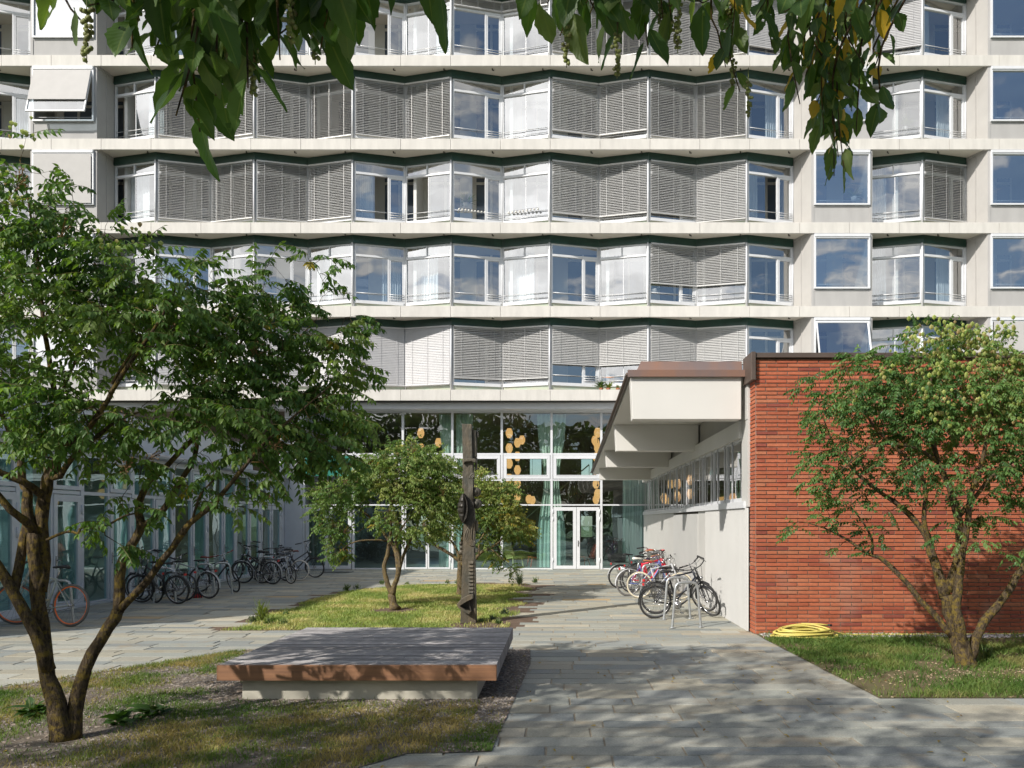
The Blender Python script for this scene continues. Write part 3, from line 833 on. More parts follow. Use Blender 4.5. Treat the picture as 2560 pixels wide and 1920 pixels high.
# --- flush box bays with one square window
def box_bay(x0, x1, z, zb, state):
    b = MB()
    y = 31.15
    zc = zb - .42
    b.box(x0, x0 + .10, y, y + .12, z, zc); b.box(x1 - .10, x1, y, y + .12, z, zc)
    b.box(x0 + .10, x1 - .10, y + .02, y + .1, z, z + .60)
    b.box(x0 + .10, x1 - .10, y + .01, y + .11, z + .60, z + .66)
    b.box(x1 - .2, x1 - .14, y + .12, y + 1.3, z, zc + .06)
    b.box(x0 + .02, x0 + .12, y + .12, y + 1.3, z, zc + .06)
    P_(b, "bay_panel", M["panel"])
    Wb = x1 - x0 - .2
    f = MB()
    z0, z1 = .68, zc - z - .02
    f.box(0, .06, -.07, .03, z0, z1); f.box(Wb - .06, Wb, -.07, .03, z0, z1)
    f.box(.06, Wb - .06, -.07, .03, z0, z0 + .06); f.box(.06, Wb - .06, -.07, .03, z1 - .17, z1)
    f.box(.02, Wb - .02, -.10, -.07, z1 - .12, z1 - .01)
    fo = link("bay_window", f.mesh("bay_window", M["alu"]), apt)
    fo.location = Vector((x0 + .1, y, z)) - Vector(apt.location)
    p = MB(); p.quad((.06, 0, z0 + .06), (Wb - .06, 0, z0 + .06), (Wb - .06, 0, z1 - .17), (.06, 0, z1 - .17))
    tilt = state in ("tilt", "tiltscreen")
    if tilt:
        s = MB()
        s.box(.06, .11, -.03, .03, -(z1 - z0 - .24), 0); s.box(Wb - .11, Wb - .06, -.03, .03, -(z1 - z0 - .24), 0)
        s.box(.11, Wb - .11, -.03, .03, -(z1 - z0 - .24), -(z1 - z0 - .24) + .05); s.box(.11, Wb - .11, -.03, .03, -.05, 0)
        so_ = link("sash", s.mesh("sash", M["alu"]), fo); so_.location = (0, -.05, z1 - .17); so_.rotation_euler = (R(-15), 0, 0)
        p = MB(); zz_ = -(z1 - z0 - .29)
        p.quad((.11, 0, zz_), (Wb - .11, 0, zz_), (Wb - .11, 0, -.05), (.11, 0, -.05))
    po = link("pane", p.mesh("pane", M["glass_box"]), fo)
    if tilt: po.location = (0, -.05, z1 - .17); po.rotation_euler = (R(-15), 0, 0)
    if state in ("screen", "tiltscreen"):
        s = MB()
        zl = -(z1 - z0 - .25) * (1 if state == "screen" else .72)
        s.box(.08, Wb - .08, -.045, -.04, zl, 0); s.box(.07, Wb - .07, -.055, -.03, zl - .03, zl)
        sc = link("screen", s.mesh("screen", M["fabric"]), fo); sc.location = (0, -.06, z1 - .17)
        if tilt: sc.rotation_euler = (R(-15), 0, 0)
    r = MB(); r.tube([(.08, .07, z0 + .20), (Wb - .08, .07, z0 + .20)], .014, 6)
    link("rail", r.mesh("rail", M["alu_grey"]), fo)
bays = {(-20.62, -18.03): ["o", "o", "screen", "tiltscreen", "o"], (9.79, 12.16): ["tilt", "o", "o", "o", "o"], (16.66, 19.05): ["screen", "o", "o", "o", "o"]}
for (x0, x1), st in bays.items():
    for r in range(5): box_bay(x0, x1, TOPS[r], TOPS[r + 1], st[r])
# roof, end walls, back wall
b = MB()
b.box(BX0, BX0 + .3, YF + .15, YB, 6.2, 23.2); b.box(BX1 - .3, BX1, YF + .15, YB, 6.2, 23.2); 
P_(b, "end_wall", M["white"])

# ------------------------------------------------------------------ ground floor hall of the apartment building
YG = 32.2
POSTS = [3.59, 1.66, -0.34, -2.34, -4.33, -6.32, -8.31, -10.30]
b = MB()
b.box(-26, 20, 31.5, 32.3, 6.36, 6.62)
P_(b, "header", M["alu"])
b = MB(); b.box(-26, 20, YF + .12, 31.5, 6.60, 6.69); P_(b, "soffit_strip", M["bronze_dark"])
for x in POSTS:
    b = MB(); b.box(x - .045, x + .045, YG - .06, YG + .10, 0.0, 6.36)
    P_(b, "facade_post", M["alu"])
def hall_bay(x1, x0, door, vent):
    f = MB()
    a, c = x0 + .045, x1 - .045
    for z, hh in ((2.56, .055), (3.56, .07), (4.60, .07)):
        if z > 3 and not vent: continue
        f.box(a, c, YG - .045, YG + .05, z, z + hh)
    if not vent: f.box(a, c, YG - .04, YG + .05, 4.6, 4.66)
    if not door: f.box(a, c, YG - .03, YG + .05, 0, .05)
    f.box(a, c, YG - .04, YG + .05, 6.30, 6.36)
    fo = P_(f, "hall_window", M["alu"])
    p = MB()
    zs = [2.615, 3.56, 4.67, 6.30] if vent else [2.615, 4.6, 4.66, 6.30]
    if vent:
        p.quad((a, YG, 2.615), (c, YG, 2.615), (c, YG, 3.56), (a, YG, 3.56)); p.quad((a, YG, 4.67), (c, YG, 4.67), (c, YG, 6.3), (a, YG, 6.3))
    else:
        p.quad((a, YG, 2.615), (c, YG, 2.615), (c, YG, 4.6), (a, YG, 4.6)); p.quad((a, YG, 4.66), (c, YG, 4.66), (c, YG, 6.3), (a, YG, 6.3))
    p.build_each("pane", M["glass_hall"], fo)
    if not door:
        p = MB(); p.quad((a, YG, .05), (c, YG, .05), (c, YG, 2.56), (a, YG, 2.56)); p.build_each("pane", M["glass_low"], fo)
    if vent:
        v = MB()
        v.box(a + .02, a + .15, YG - .07, YG + .03, 3.64, 4.59); v.box(c - .15, c - .02, YG - .07, YG + .03, 3.64, 4.59)
        v.box(a + .15, c - .15, YG - .07, YG + .03, 3.64, 3.78); v.box(a + .15, c - .15, YG - .07, YG + .03, 4.45, 4.59)
        v.box(a + .13, c - .13, YG - .085, YG - .07, 3.76, 3.79); v.box(a + .13, c - .13, YG - .085, YG - .07, 4.44, 4.47)
        vo = v.build("vent_frame", M["alu"], fo)
        p = MB(); p.quad((a + .15, YG - .02, 3.78), (c - .15, YG - .02, 3.78), (c - .15, YG - .02, 4.45), (a + .15, YG - .02, 4.45))
        p.build("vent_pane", M["glass_hall"], fo)
    if door:
        m = (a + c) / 2
        d = MB()
        fw = .13 if door == 1 else .06
        for (u, v_) in ((a + .03, m - .008), (m + .008, c - .03)):
            d.box(u, u + fw, YG - .07, YG + .02, .02, 2.50); d.box(v_ - fw, v_, YG - .07, YG + .02, .02, 2.50)
            d.box(u + fw, v_ - fw, YG - .07, YG + .02, .02, .02 + fw * 1.0); d.box(u + fw, v_ - fw, YG - .07, YG + .02, 2.50 - fw * 1.1, 2.50)
        for zz_ in (.3, 1.95, 2.25): d.tube([(a + .02, YG - .085, zz_), (a + .02, YG - .085, zz_ + .16)], .018, 6); d.tube([(c - .02, YG - .085, zz_), (c - .02, YG - .085, zz_ + .16)], .018, 6)
        do = P_(d, "door", M["alu"])
        p = MB()
        for (u, v_) in ((a + .03 + fw, m - .008 - fw), (m + .008 + fw, c - .03 - fw)):
            p.quad((u, YG - .03, .02 + fw), (v_, YG - .03, .02 + fw), (v_, YG - .03, 2.5 - fw), (u, YG - .03, 2.5 - fw))
        p.build_each("pane", M["glass_low"], do)
        h = MB(); xh = m + .07
        h.box(xh - .02, xh + .02, YG - .085, YG - .07, .92, 1.16); h.tube([(xh, YG - .085, 1.08), (xh, YG - .13, 1.08), (xh + .12, YG - .13, 1.08)], .011, 6)
        h.build("handle", M["chrome"], do)
DOORS = {1: 1, 4: 2, 6: 1}
for i in range(len(POSTS) - 1):
    hall_bay(POSTS[i], POSTS[i + 1], DOORS.get(i, 0), i in (1, 2, 3, 4, 5))
b = MB(); b.box(-10.25, -8.36, YG - .05, YG - .03, 3.75, 4.55)
P_(b, "teal_panel", mat("teal_enamel", (0.015, 0.16, 0.12), 0.4, var=0.1, scale=2))
# hall interior
b = MB()
b.box(-26, 20, 32.4, 44.5, -.05, -.004)
P_(b, "hall_floor", M["hall_floor"])
b = MB()
ops = [(-1.58, -0.98, 4.25, 5.2), (1.12, 1.70, 4.25, 5.2), (1.10, 1.70, 1.1, 2.2), (-7.5, -5.2, .9, 2.3), (-0.6, 0.2, .4, 2.1)]
yb0, yb1 = 42.0, 42.2
xs = sorted({-26, 14} | {o[0] for o in ops} | {o[1] for o in ops})
for i in range(len(xs) - 1):
    xa, xb = xs[i], xs[i + 1]
    hol = sorted([(o[2], o[3]) for o in ops if o[0] <= xa and o[1] >= xb])
    z = 0
    for h0, h1 in hol:
        b.box(xa, xb, yb0, yb1, z, h0); z = h1
    b.box(xa, xb, yb0, yb1, z, 6.6)
b.box(-26, -25.8, 32.4, 42, 0, 6.6); b.box(13.8, 14, 32.4, 42, 0, 6.6)
b.box(-26, 14, 32.5, 42.2, 6.55, 6.6)
P_(b, "hall_wall", M["hall_wall"])
b = MB(); b.box(-11, -10.8, 32.45, 41.8, 0, 6.5); P_(b, "partition", M["hall_wall"])
# staircase seen through the glass
b = MB()
b.bar((-2.6, 38.5, .2), (1.4, 38.5, 3.6), .08, .3); b.bar((-2.6, 39.7, .2), (1.4, 39.7, 3.6), .08, .3)
for i in range(18):
    t = i / 17; b.box(-2.6 + 4 * t - .15, -2.6 + 4 * t + .15, 38.55, 39.65, .25 + 3.4 * t, .29 + 3.4 * t)
st = P_(b, "staircase", M["room_dark"])
b = MB(); b.tube([(-2.6, 38.45, 1.25), (1.4, 38.45, 4.65)], .03, 6)
for i in range(9):
    t = i / 8; b.tube([(-2.6 + 4 * t, 38.45, .3 + 3.4 * t), (-2.6 + 4 * t, 38.45, 1.25 + 3.4 * t)], .015, 5)
b.build("handrail", M["spandrel"], st)
b = MB(); b.box(1.4, 9, 37.5, 41.9, 3.55, 3.72); P_(b, "gallery", M["room_dark"])
# ------------------------------------------------------------------ brick pavilion on the right
XW = 3.33
brk = empty("brick_pavilion", (8, 22, 0), label="low red brick pavilion with copper edged roof and white overhanging beams", cat="building")
def PB(b, name, mats, parent=None, bevel=0.0):
    o = b.build(name, mats, brk if parent is None else parent, bevel)
    if parent is None: o.matrix_parent_inverse = Matrix.Translation(-Vector(brk.location))
    return o
BC = [(0.40, 0.132, 0.070), (0.375, 0.117, 0.063), (0.425, 0.152, 0.082), (0.335, 0.098, 0.058), (0.41, 0.165, 0.092), (0.26, 0.08, 0.057)]
BWT = [7, 6, 4, 3, 1.5, .8]
def brick_faces(V, F, T, org, u, nrm, L, z0, z1, phase):
    """long thin bricks standing proud of the mortar on one wall face"""
    ch, bl, gp = 0.0685, 0.365, 0.014
    row = 0
    z = z0
    while z + ch * .9 < z1:
        off = (-0.18 if row % 2 else 0.0) + (rnd.uniform(-.015, .015)) + phase
        x = off - bl
        while x < L:
            a, c = max(x, 0), min(x + bl, L)
            if c - a > .05:
                p = rnd.uniform(.011, .015)
                e = .003
                o = len(V)
                for d, s in ((0.0, 0), (p, e)):
                    for (xx, zz_) in ((a + gp / 2 + s, z + gp / 2 + s), (c - gp / 2 - s, z + gp / 2 + s), (c - gp / 2 - s, z + ch - gp / 2 - s), (a + gp / 2 + s, z + ch - gp / 2 - s)):
                        V.append(tuple(org + u * xx + nrm * d + Vector((0, 0, zz_))))
                cl = np.array(rnd.choices(BC, BWT)[0]) * rnd.uniform(.83, 1.02) * np.array((1, .91, .88))
                T += [cl] * 8
                F += [(o + 4, o + 5, o + 6, o + 7)] + [(o + i, o + (i + 1) % 4, o + 4 + (i + 1) % 4, o + 4 + i) for i in range(4)]
            x += bl
        z += ch; row += 1
b = MB(); b.box(3.362, 13.0, 13.762, 14.12, 0, 4.74)
bw = PB(b, "brick_wall", M["mortar"])
V, F, T = [], [], []
brick_faces(V, F, T, Vector((3.36, 13.76, 0)), Vector((1, 0, 0)), Vector((0, -1, 0)), 9.6, 0.0, 4.74, 0)
brick_faces(V, F, T, Vector((3.362, 14.12, 0)), Vector((0, -1, 0)), Vector((-1, 0, 0)), 0.365, 0.0, 4.74, 0.18)
link("brickwork", np_mesh("brickwork", np.array(V), F, M["brick"], np.array(T)), bw)
b = MB(); b.box(3.30, 13.05, 13.69, 14.16, 4.745, 4.83)
PB(b, "coping", M["brown_sheet"], bevel=.006)
b = MB(); b.box(3.27, 3.345, 13.66, 14.3, 4.36, 4.84)
PB(b, "corner_flashing", M["brown_sheet"], bevel=.006)
# roof: shed falling to the back
def slope_box(b, x0, x1, ya, yb, za, zb, t):
    b.add([(x0, ya, za - t), (x1, ya, za - t), (x1, yb, zb - t), (x0, yb, zb - t), (x0, ya, za), (x1, ya, za), (x1, yb, zb), (x0, yb, zb)],
          [(0, 3, 2, 1), (4, 5, 6, 7), (0, 1, 5, 4), (1, 2, 6, 5), (2, 3, 7, 6), (3, 0, 4, 7)])
b = MB(); slope_box(b, 1.275, 13.0, 14.2, 31.0, 4.62, 3.86, .11)
roof = PB(b, "roof", M["white"])
b = MB(); b.box(1.20, 3.30, 14.14, 14.2, 4.50, 4.62); 
b.add([(1.36, 14.35, 4.62), (3.27, 14.35, 4.62), (3.27, 14.75, 4.60), (1.36, 14.75, 4.60), (1.46, 14.40, 4.82), (3.27, 14.40, 4.82), (3.27, 14.75, 4.82), (1.46, 14.75, 4.82)],
      [(0, 3, 2, 1), (4, 5, 6, 7), (0, 1, 5, 4), (1, 2, 6, 5), (2, 3, 7, 6), (3, 0, 4, 7)])
b.build("fascia", M["copper"], roof).matrix_parent_inverse = Matrix.Identity(4)
b = MB(); slope_box(b, 1.215, 1.272, 14.2, 31.0, 4.63, 3.87, .07)
b.tube([(1.20, 14.3, 4.57), (1.20, 31, 3.81)], .03, 8)
b.build("gutter", M["brown_sheet"], roof)
for (D, xl, xr, zbm) in ((14.212, 1.29, 3.22, 3.755), (19.35, 1.36, XW + .02, 3.64), (24.1, 1.40, XW + .02, 3.57), (28.8, 1.44, XW + .02, 3.43)):
    zt = 4.62 - (D - 14.2) / 16.8 * .76 - .112
    b = MB()
    b.add([(xl, D, zbm), (xr, D, zbm), (xr, D + .35, zbm), (xl, D + .35, zbm), (xl - .03, D, zt), (xr, D, zt), (xr, D + .35, zt - .016), (xl - .03, D + .35, zt - .016)],
          [(0, 3, 2, 1), (4, 5, 6, 7), (0, 1, 5, 4), (1, 2, 6, 5), (2, 3, 7, 6), (3, 0, 4, 7)])
    PB(b, "beam", M["white"], bevel=.008)
# long side wall with its strip of windows
b = MB(); b.box(XW + .06, XW + .16, 14.6, 31.9, 3.76, 4.45)
PB(b, "upper_wall", M["return"])
b = MB(); b.box(XW - .07, XW + .10, 14.62, 31.6, 3.46, 3.77)
PB(b, "fascia_band", M["white"])
b = MB(); b.box(XW - .01, XW + .12, 14.12, 14.62, 2.2, 4.36); b.box(XW - .02, XW + .03, 14.14, 14.60, 3.75, 4.38)
PB(b, "corner_panel", M["side"])
b = MB(); b.box(XW - .05, XW + .10, 14.3, 31.7, 2.18, 2.30)
PB(b, "sill", M["alu"])
b = MB()
y = 14.62
while y < 18.15:        # corrugated sheet
    b.add([(XW, y, 0), (XW + .0, y + .05, 0), (XW - .026, y + .062, 0), (XW - .026, y + .088, 0), (XW, y + .1, 0), (XW, y, 2.18), (XW, y + .05, 2.18), (XW - .026, y + .062, 2.18), (XW - .026, y + .088, 2.18), (XW, y + .1, 2.18)],
          [(0, 1, 6, 5), (1, 2, 7, 6), (2, 3, 8, 7), (3, 4, 9, 8)])
    y += .1
y = 14.12
while y < 14.6:
    b.add([(XW, y, 0), (XW + .0, y + .05, 0), (XW - .026, y + .062, 0), (XW - .026, y + .088, 0), (XW, y + .1, 0), (XW, y, 2.18), (XW, y + .05, 2.18), (XW - .026, y + .062, 2.18), (XW - .026, y + .088, 2.18), (XW, y + .1, 2.18)],
          [(0, 1, 6, 5), (1, 2, 7, 6), (2, 3, 8, 7), (3, 4, 9, 8)])
    y += .1
PB(b, "corrugated_cladding", M["corrug"])
b = MB(); b.box(XW + .005, XW + .06, 18.15, 19.3, 0, 2.18)
PB(b, "door_frame", M["side"])
d = MB(); d.box(XW - .012, XW + .05, 19.3, 23.4, .02, 2.12)
do = PB(d, "door", M["corrug"])
h = MB(); h.tube([(XW - .02, 22.9, 1.0), (XW - .07, 22.9, 1.0), (XW - .07, 22.78, 1.0)], .012, 6); h.build("handle", M["chrome"], do)
b = MB(); b.box(XW + .005, XW + .06, 23.4, 31.9, 0, 2.18)
PB(b, "side_wall", M["side"])
f = MB()
f.box(XW, XW + .08, 14.62, 31.6, 2.30, 2.37); f.box(XW, XW + .08, 14.62, 31.6, 3.43, 3.50)
ybars = []
y = 14.62; i = 0
while y < 31.6:
    f.box(XW + .02, XW + .06, y, y + .05, 2.37, 3.43)
    y += 1.42; i += 1
fo = PB(f, "strip_window", M["alu"])
p = MB(); p.quad((XW + .05, 14.62, 2.37), (XW + .05, 31.6, 2.37), (XW + .05, 31.6, 3.43), (XW + .05, 14.62, 3.43))
p.build("pane", M["glass"], fo)
p = MB()
y = 15.3
while y < 31.5:
    p.tube([(XW - .035, y, 2.28), (XW - .035, y, 3.46)], .013, 6)
    y += .71
p.build("bar", M["alu"], fo)
b = MB()
for D0 in (20.9, 25.6):
    for k in range(9): b.box(XW + .02, XW + .058, D0, D0 + 1.2, 3.80 + k * .055, 3.825 + k * .055)
PB(b, "vent", M["alu_grey"])
# inside of the pavilion
b = MB()
b.box(12.7, 12.9, 14.2, 31.9, 0, 4.5); b.box(3.6, 12.8, 14.14, 14.2, 0, 4.5); b.box(3.5, 12.8, 14.2, 31.9, -.03, .005)
b.box(10.9, 11.0, 14.3, 31.5, 2.25, 3.0)
PB(b, "inner_wall", M["room_white"])

# ------------------------------------------------------------------ glass pavilion on the left
XP = -11.1
pav = empty("glass_pavilion", (-13.5, 21, 0), label="low glazed pavilion with white frames and tall glass doors on the left side", cat="building")
def PP(b, name, mats, parent=None, bevel=0.0):
    o = b.build(name, mats, pav if parent is None else parent, bevel)
    if parent is None: o.matrix_parent_inverse = Matrix.Translation(-Vector(pav.location))
    return o
ys = [11.9 + 2.2 * i for i in range(10)]
ZG = 3.55
for y in ys:
    b = MB(); b.box(XP - .06, XP + .06, y - .06, y + .06, 0, ZG)
    PP(b, "facade_post", M["alu"])
for i in range(len(ys) - 1):
    a, c = ys[i] + .06, ys[i + 1] - .06
    dd = c - 1.0
    last = i == len(ys) - 2
    f = MB()
    f.box(XP - .04, XP + .04, a, c, 2.55, 2.63); f.box(XP - .04, XP + .04, a, c, ZG - .08, ZG)
    f.box(XP - .04, XP + .04, a, c if last else dd - .03, 0, .05) if not last else None
    f.box(XP - .04, XP + .04, dd - .07, dd, 2.63, ZG - .08)
    if not last: f.box(XP - .045, XP + .045, dd - .07, dd, .0, 2.55)
    v0, v1 = dd, c
    # tilting light over the door
    for (q0, q1, z0, z1) in ((v0, v0 + .09, 2.65, ZG - .1), (v1 - .09, v1, 2.65, ZG - .1), (v0 + .09, v1 - .09, 2.65, 2.74), (v0 + .09, v1 - .09, ZG - .19, ZG - .1)):
        f.box(XP - .01, XP + .07, q0, q1, z0, z1)
    fo = PP(f, "window", M["alu"])
    p = MB()
    p.quad((XP, a, 2.63), (XP, dd - .07, 2.63), (XP, dd - .07, ZG - .08), (XP, a, ZG - .08))
    p.quad((XP + .02, v0 + .09, 2.74), (XP + .02, v1 - .09, 2.74), (XP + .02, v1 - .09, ZG - .19), (XP + .02, v0 + .09, ZG - .19))
    if not last: p.quad((XP, a, .05), (XP, dd - .07, .05), (XP, dd - .07, 2.55), (XP, a, 2.55))
    p.build_each("pane", M["glass_pav"], fo)
    for (u, v_) in (((a, dd - .07), (dd, c)) if last else ((dd, c),)):
        d = MB()
        d.box(XP - .02, XP + .07, u + .01, u + .13, .02, 2.53); d.box(XP - .02, XP + .07, v_ - .13, v_ - .01, .02, 2.53)
        d.box(XP - .02, XP + .07, u + .13, v_ - .13, .02, .16); d.box(XP - .02, XP + .07, u + .13, v_ - .13, 2.38, 2.53)
        for z in (.3, 1.6, 2.1): d.tube([(XP + .08, v_, z), (XP + .08, v_, z + .22)], .02, 6)
        do = PP(d, "door", M["alu"])
        p = MB(); p.quad((XP + .03, u + .13, .16), (XP + .03, v_ - .13, .16), (XP + .03, v_ - .13, 2.38), (XP + .03, u + .13, 2.38))
        p.build_each("pane", M["glass_pav"], do)
        h = MB(); h.box(XP + .07, XP + .085, u + .05, u + .085, .9, 1.18); h.tube([(XP + .08, u + .07, 1.08), (XP + .13, u + .07, 1.08), (XP + .13, u + .19, 1.08)], .011, 6)
        h.build("handle", M["chrome"], do)
b = MB(); b.box(XP - .12, XP + .10, 11.7, 32.1, ZG, ZG + .12)
PP(b, "eaves_board", M["alu"])
b = MB(); b.tube([(XP + .2, 11.7, ZG + .12), (XP + .2, 32.0, ZG + .12)], .085, 10)
PP(b, "gutter", M["zinc"])
b = MB(); b.box(-16, XP + .12, 11.7, 32.1, ZG + .12, ZG + .20)
rf = PP(b, "roof", M["zinc"])
b = MB(); b.box(-16, -11.9, 11.9, 31.0, ZG + .2, 4.86)
uw = PP(b, "upper_wall", M["render"])
b = MB(); b.box(-16.1, -11.82, 11.85, 31.0, 4.862, 4.95)
b.build("coping", M["brown_sheet"], uw)
b = MB()
b.box(-16, XP - .1, 11.75, 32.1, -.04, .01); b.box(-16.1, -16, 11.75, 32.1, 0, ZG); b.box(-16, XP - .1, 11.7, 11.8, 0, ZG)
PP(b, "inner_wall", M["room_white"])
b = MB(); b.box(XP - .5, XP + .32, 11.7, 32.1, -.02, .02); PP(b, "threshold", M["alu_grey"])
b = MB(); b.box(-11.05, -10.35, 32.1, 32.28, 0, 6.36); b.box(XP - .04, XP + .04, 31.76, 32.28, 0, 6.0); PP(b, "link_panel", M["alu"])

def curtain(name, pts, z0, z1, m, label, tie=None, group=None):
    """a hanging curtain along a plan line; tie = height where it is gathered"""
    a, c = Vector(pts[0]), Vector(pts[1])
    n = max(10, int((c - a).length * 22)); rows = 12
    pr = Vector((-(c - a).y, (c - a).x)).normalized()
    vs, fs = [], []
    mid = a
    for j in range(rows + 1):
        z = z0 + (z1 - z0) * j / rows
        sq = 1.0
        if tie is not None: sq = 1 - .55 * math.exp(-((z - tie) / 1.4) ** 2)
        for i in range(n + 1):
            t = i / n
            p = a + (c - a) * t * sq
            q = p + pr * (.05 * math.sin(i * 1.7) + .02 * math.sin(i * .6 + z))
            vs.append((q.x, q.y, z))
    for j in range(rows):
        for i in range(n): fs.append((j * (n + 1) + i, j * (n + 1) + i + 1, (j + 1) * (n + 1) + i + 1, (j + 1) * (n + 1) + i))
    b = MB(); b.add(vs, fs, True)
    return tag(b.build("curtain", m), label, "curtain", group)
curtain("curtain", ((-4.40, 32.75), (-4.95, 32.75)), .05, 6.3, M["curtain_g"], "pale green hall curtain left of the post behind the totem", 3.6)
curtain("curtain", ((-4.25, 32.75), (-3.55, 32.75)), .05, 6.3, M["curtain_g"], "pale green hall curtain showing just left of the totem's top", 3.6)
curtain("curtain", ((-0.40, 32.75), (-0.95, 32.75)), .05, 6.3, M["curtain_g"], "pale green hall curtain in the bay left of the white double door", 3.6)
curtain("curtain", ((-0.28, 32.75), (0.25, 32.75)), .05, 6.3, M["curtain_g"], "pale green hall curtain behind the left leaf of the double door", 3.6)
curtain("curtain", ((2.6, 33.2), (3.9, 34.4)), .05, 6.3, M["curtain_g"], "pale green curtain behind the glass beside the brick pavilion")
for i in range(8):
    curtain("curtain", ((XP - .45, ys[i] + .1), (XP - .45, ys[i] + (.75 if i % 2 else 1.2))), .03, 3.4, M["curtain_w" if i % 3 else "curtain_g"],
            ["sheer curtain behind the pavilion glass outside the picture's left edge", "sheer curtain behind the glass panel just out of view on the left", "pale curtain behind the pavilion glass at the photo's left edge",
             "sheer curtain behind the glass beside the orange rimmed bicycle", "pale curtain behind the pavilion glass left of the forked trunk", "sheer curtain behind the glass where the black bicycles stand",
             "pale curtain behind the pavilion glass above the red saddle", "sheer curtain behind the farthest glass panels of the left pavilion"][i])

# ------------------------------------------------------------------ lamps in the hall
def lamp_proto(z_ceiling):
    r = empty("pendant_lamp")
    b = MB(); b.lathe((0, 0, 0), [(.075, -.21), (.15, -.07), (.155, .06), (.09, .21), (.03, .215)], 8)
    for f in range(len(b.sm)): b.sm[f] = False
    b.build("lamp_shade", M["lamp"], r)
    b = MB(); b.tube([(0, 0, .21), (0, 0, z_ceiling)], .008, 5); b.lathe((0, 0, .2), [(.03, 0), (.03, .05)], 8)
    b.build("cord", M["black"], r)
    return r
LP = lamp_proto(2.0)
lamps = [(1273, 1083, 35, "topmost of the lamp column left of the curtain, three bays right of the totem"), (1273, 1121, 35, ""), (1273, 1159, 35, ""), (1273, 1197, 35, ""), (1273, 1235, 35, ""),
         (1293.6, 1107, 37, ""), (1293.6, 1141, 37, ""), (1293.6, 1175, 37, ""), (1293.6, 1209, 37, ""), (1293.6, 1242, 37, ""),
         (1305, 1100, 39, ""), (1322, 1248, 39, ""), (1331, 1251, 40, ""),
         (1494, 1082, 35, ""), (1487, 1101, 37, ""), (1491, 1108, 38, ""), (1494, 1120, 35, ""), (1490, 1143, 37, ""), (1494, 1159, 35, ""), (1489, 1175, 37, ""), (1490, 1210, 37, ""), (1494, 1235, 35, ""), (1490, 1249, 38, ""),
         (1052, 1083, 35, ""), (1052, 1121, 35, ""), (1096, 1107, 37, ""),
         (1694, 1210, 34, ""), (1694, 1242, 34, ""), (1726, 1200, 34, ""), (1726, 1235, 34, ""), (1660, 1246, 34, ""), (1832, 1247, 31, "")]
ordn = ["topmost", "second", "third", "fourth", "lowest"]
labs = (["%s cream lantern in the left column of the bay right of the totem" % o for o in ordn] + ["%s cream lantern in the right column of the bay beside the totem" % o for o in ordn] +
        ["small far lantern high beside the two columns of lanterns", "small low lantern left of its twin above the glass stair", "small low lantern right of its twin above the glass stair"] +
        ["topmost lantern over the white double door", "far lantern just below the topmost one over the double door", "third lantern down over the double door", "fourth lantern down over the white double door", "fifth lantern down over the white double door",
         "lantern at the vent window over the white double door", "lantern low in the vent window over the double door", "lantern just under the vent window over the double door", "second lowest lantern over the double door", "lowest lantern over the white double door"] +
        ["cream lantern above the middle tree, behind the tall glass", "cream lantern half hidden by the middle tree's top", "cream lantern just right of the middle tree's top"] +
        ["upper lantern in the middle of the pavilion's strip window", "lower lantern in the middle of the pavilion's strip window", "upper lantern near the right part of the strip window", "lower lantern near the right part of the strip window", "low lantern at the far end of the pavilion's strip window", "low lantern at the near end of the strip window by the bricks"])
for i, (px, py, D, _) in enumerate(lamps):
    if i == 0: o = LP
    else:
        o = LP.copy(); COL.objects.link(o)
        for ch in LP.children:
            c = ch.copy(); COL.objects.link(c); c.parent = o
    p = at(px, py, D); o.location = p
    ch = [c for c in o.children if c.name.startswith("cord")][0]
    ch.scale = (1, 1, 1)
    top = 6.5 if p.x < 4.2 else 4.0
    ch.scale = (1, 1, max(.2, (top - p.z) / 2.0))
    ch.location = (0, 0, 0)
    tag(o, labs[i], "pendant lamp", "cream lanterns hanging in the hall")
for i, (yy, zz_) in enumerate(((18.2, 2.75), (20.0, 2.75))):
    o = LP.copy(); COL.objects.link(o)
    for ch in LP.children:
        c = ch.copy(); COL.objects.link(c); c.parent = o
        if c.name.startswith("cord"): c.scale = (1, 1, .38)
    o.location = (-12.2, yy, zz_)
    tag(o, ["orange glowing lantern inside the left pavilion behind the branches", "farther orange lantern inside the left pavilion behind the branches"][i], "pendant lamp", "lanterns in the left pavilion")

# chairs inside the hall
def chair(loc, rz, c, label):
    r = empty("lounge_chair", loc, (0, 0, rz), label, "chair")
    m_ = paint(c, .45)
    b = MB(); b.add([(-.27, -.28, .40), (.27, -.28, .40), (.25, .25, .32), (-.25, .25, .32), (-.27, -.28, .44), (.27, -.28, .44), (.25, .25, .36), (-.25, .25, .36)], [(0, 3, 2, 1), (4, 5, 6, 7), (0, 1, 5, 4), (1, 2, 6, 5), (2, 3, 7, 6), (3, 0, 4, 7)])
    b.build("seat", m_, r)
    b = MB(); b.add([(-.25, .22, .34), (.25, .22, .34), (.22, .50, .95), (-.22, .50, .95), (-.25, .26, .34), (.25, .26, .34), (.22, .54, .95), (-.22, .54, .95)], [(0, 3, 2, 1), (4, 5, 6, 7), (0, 1, 5, 4), (1, 2, 6, 5), (2, 3, 7, 6), (3, 0, 4, 7)])
    b.build("backrest", m_, r)
    for sx in (-1, 1):
        for y0, y1, zt in ((-.22, -.30, .40), (.18, .34, .34)):
            b = MB(); b.bar((sx * .22, y0, zt), (sx * .27, y1, 0), .04); b.build("leg", m_, r)
chair((-1.05, 34.2, 0), R(-70), (0.50, 0.09, 0.05), "red slatted chair behind the glass left of the double door")
chair((1.15, 34.4, 0), R(-60), (0.50, 0.09, 0.05), "red chair behind the right leaf of the double door")
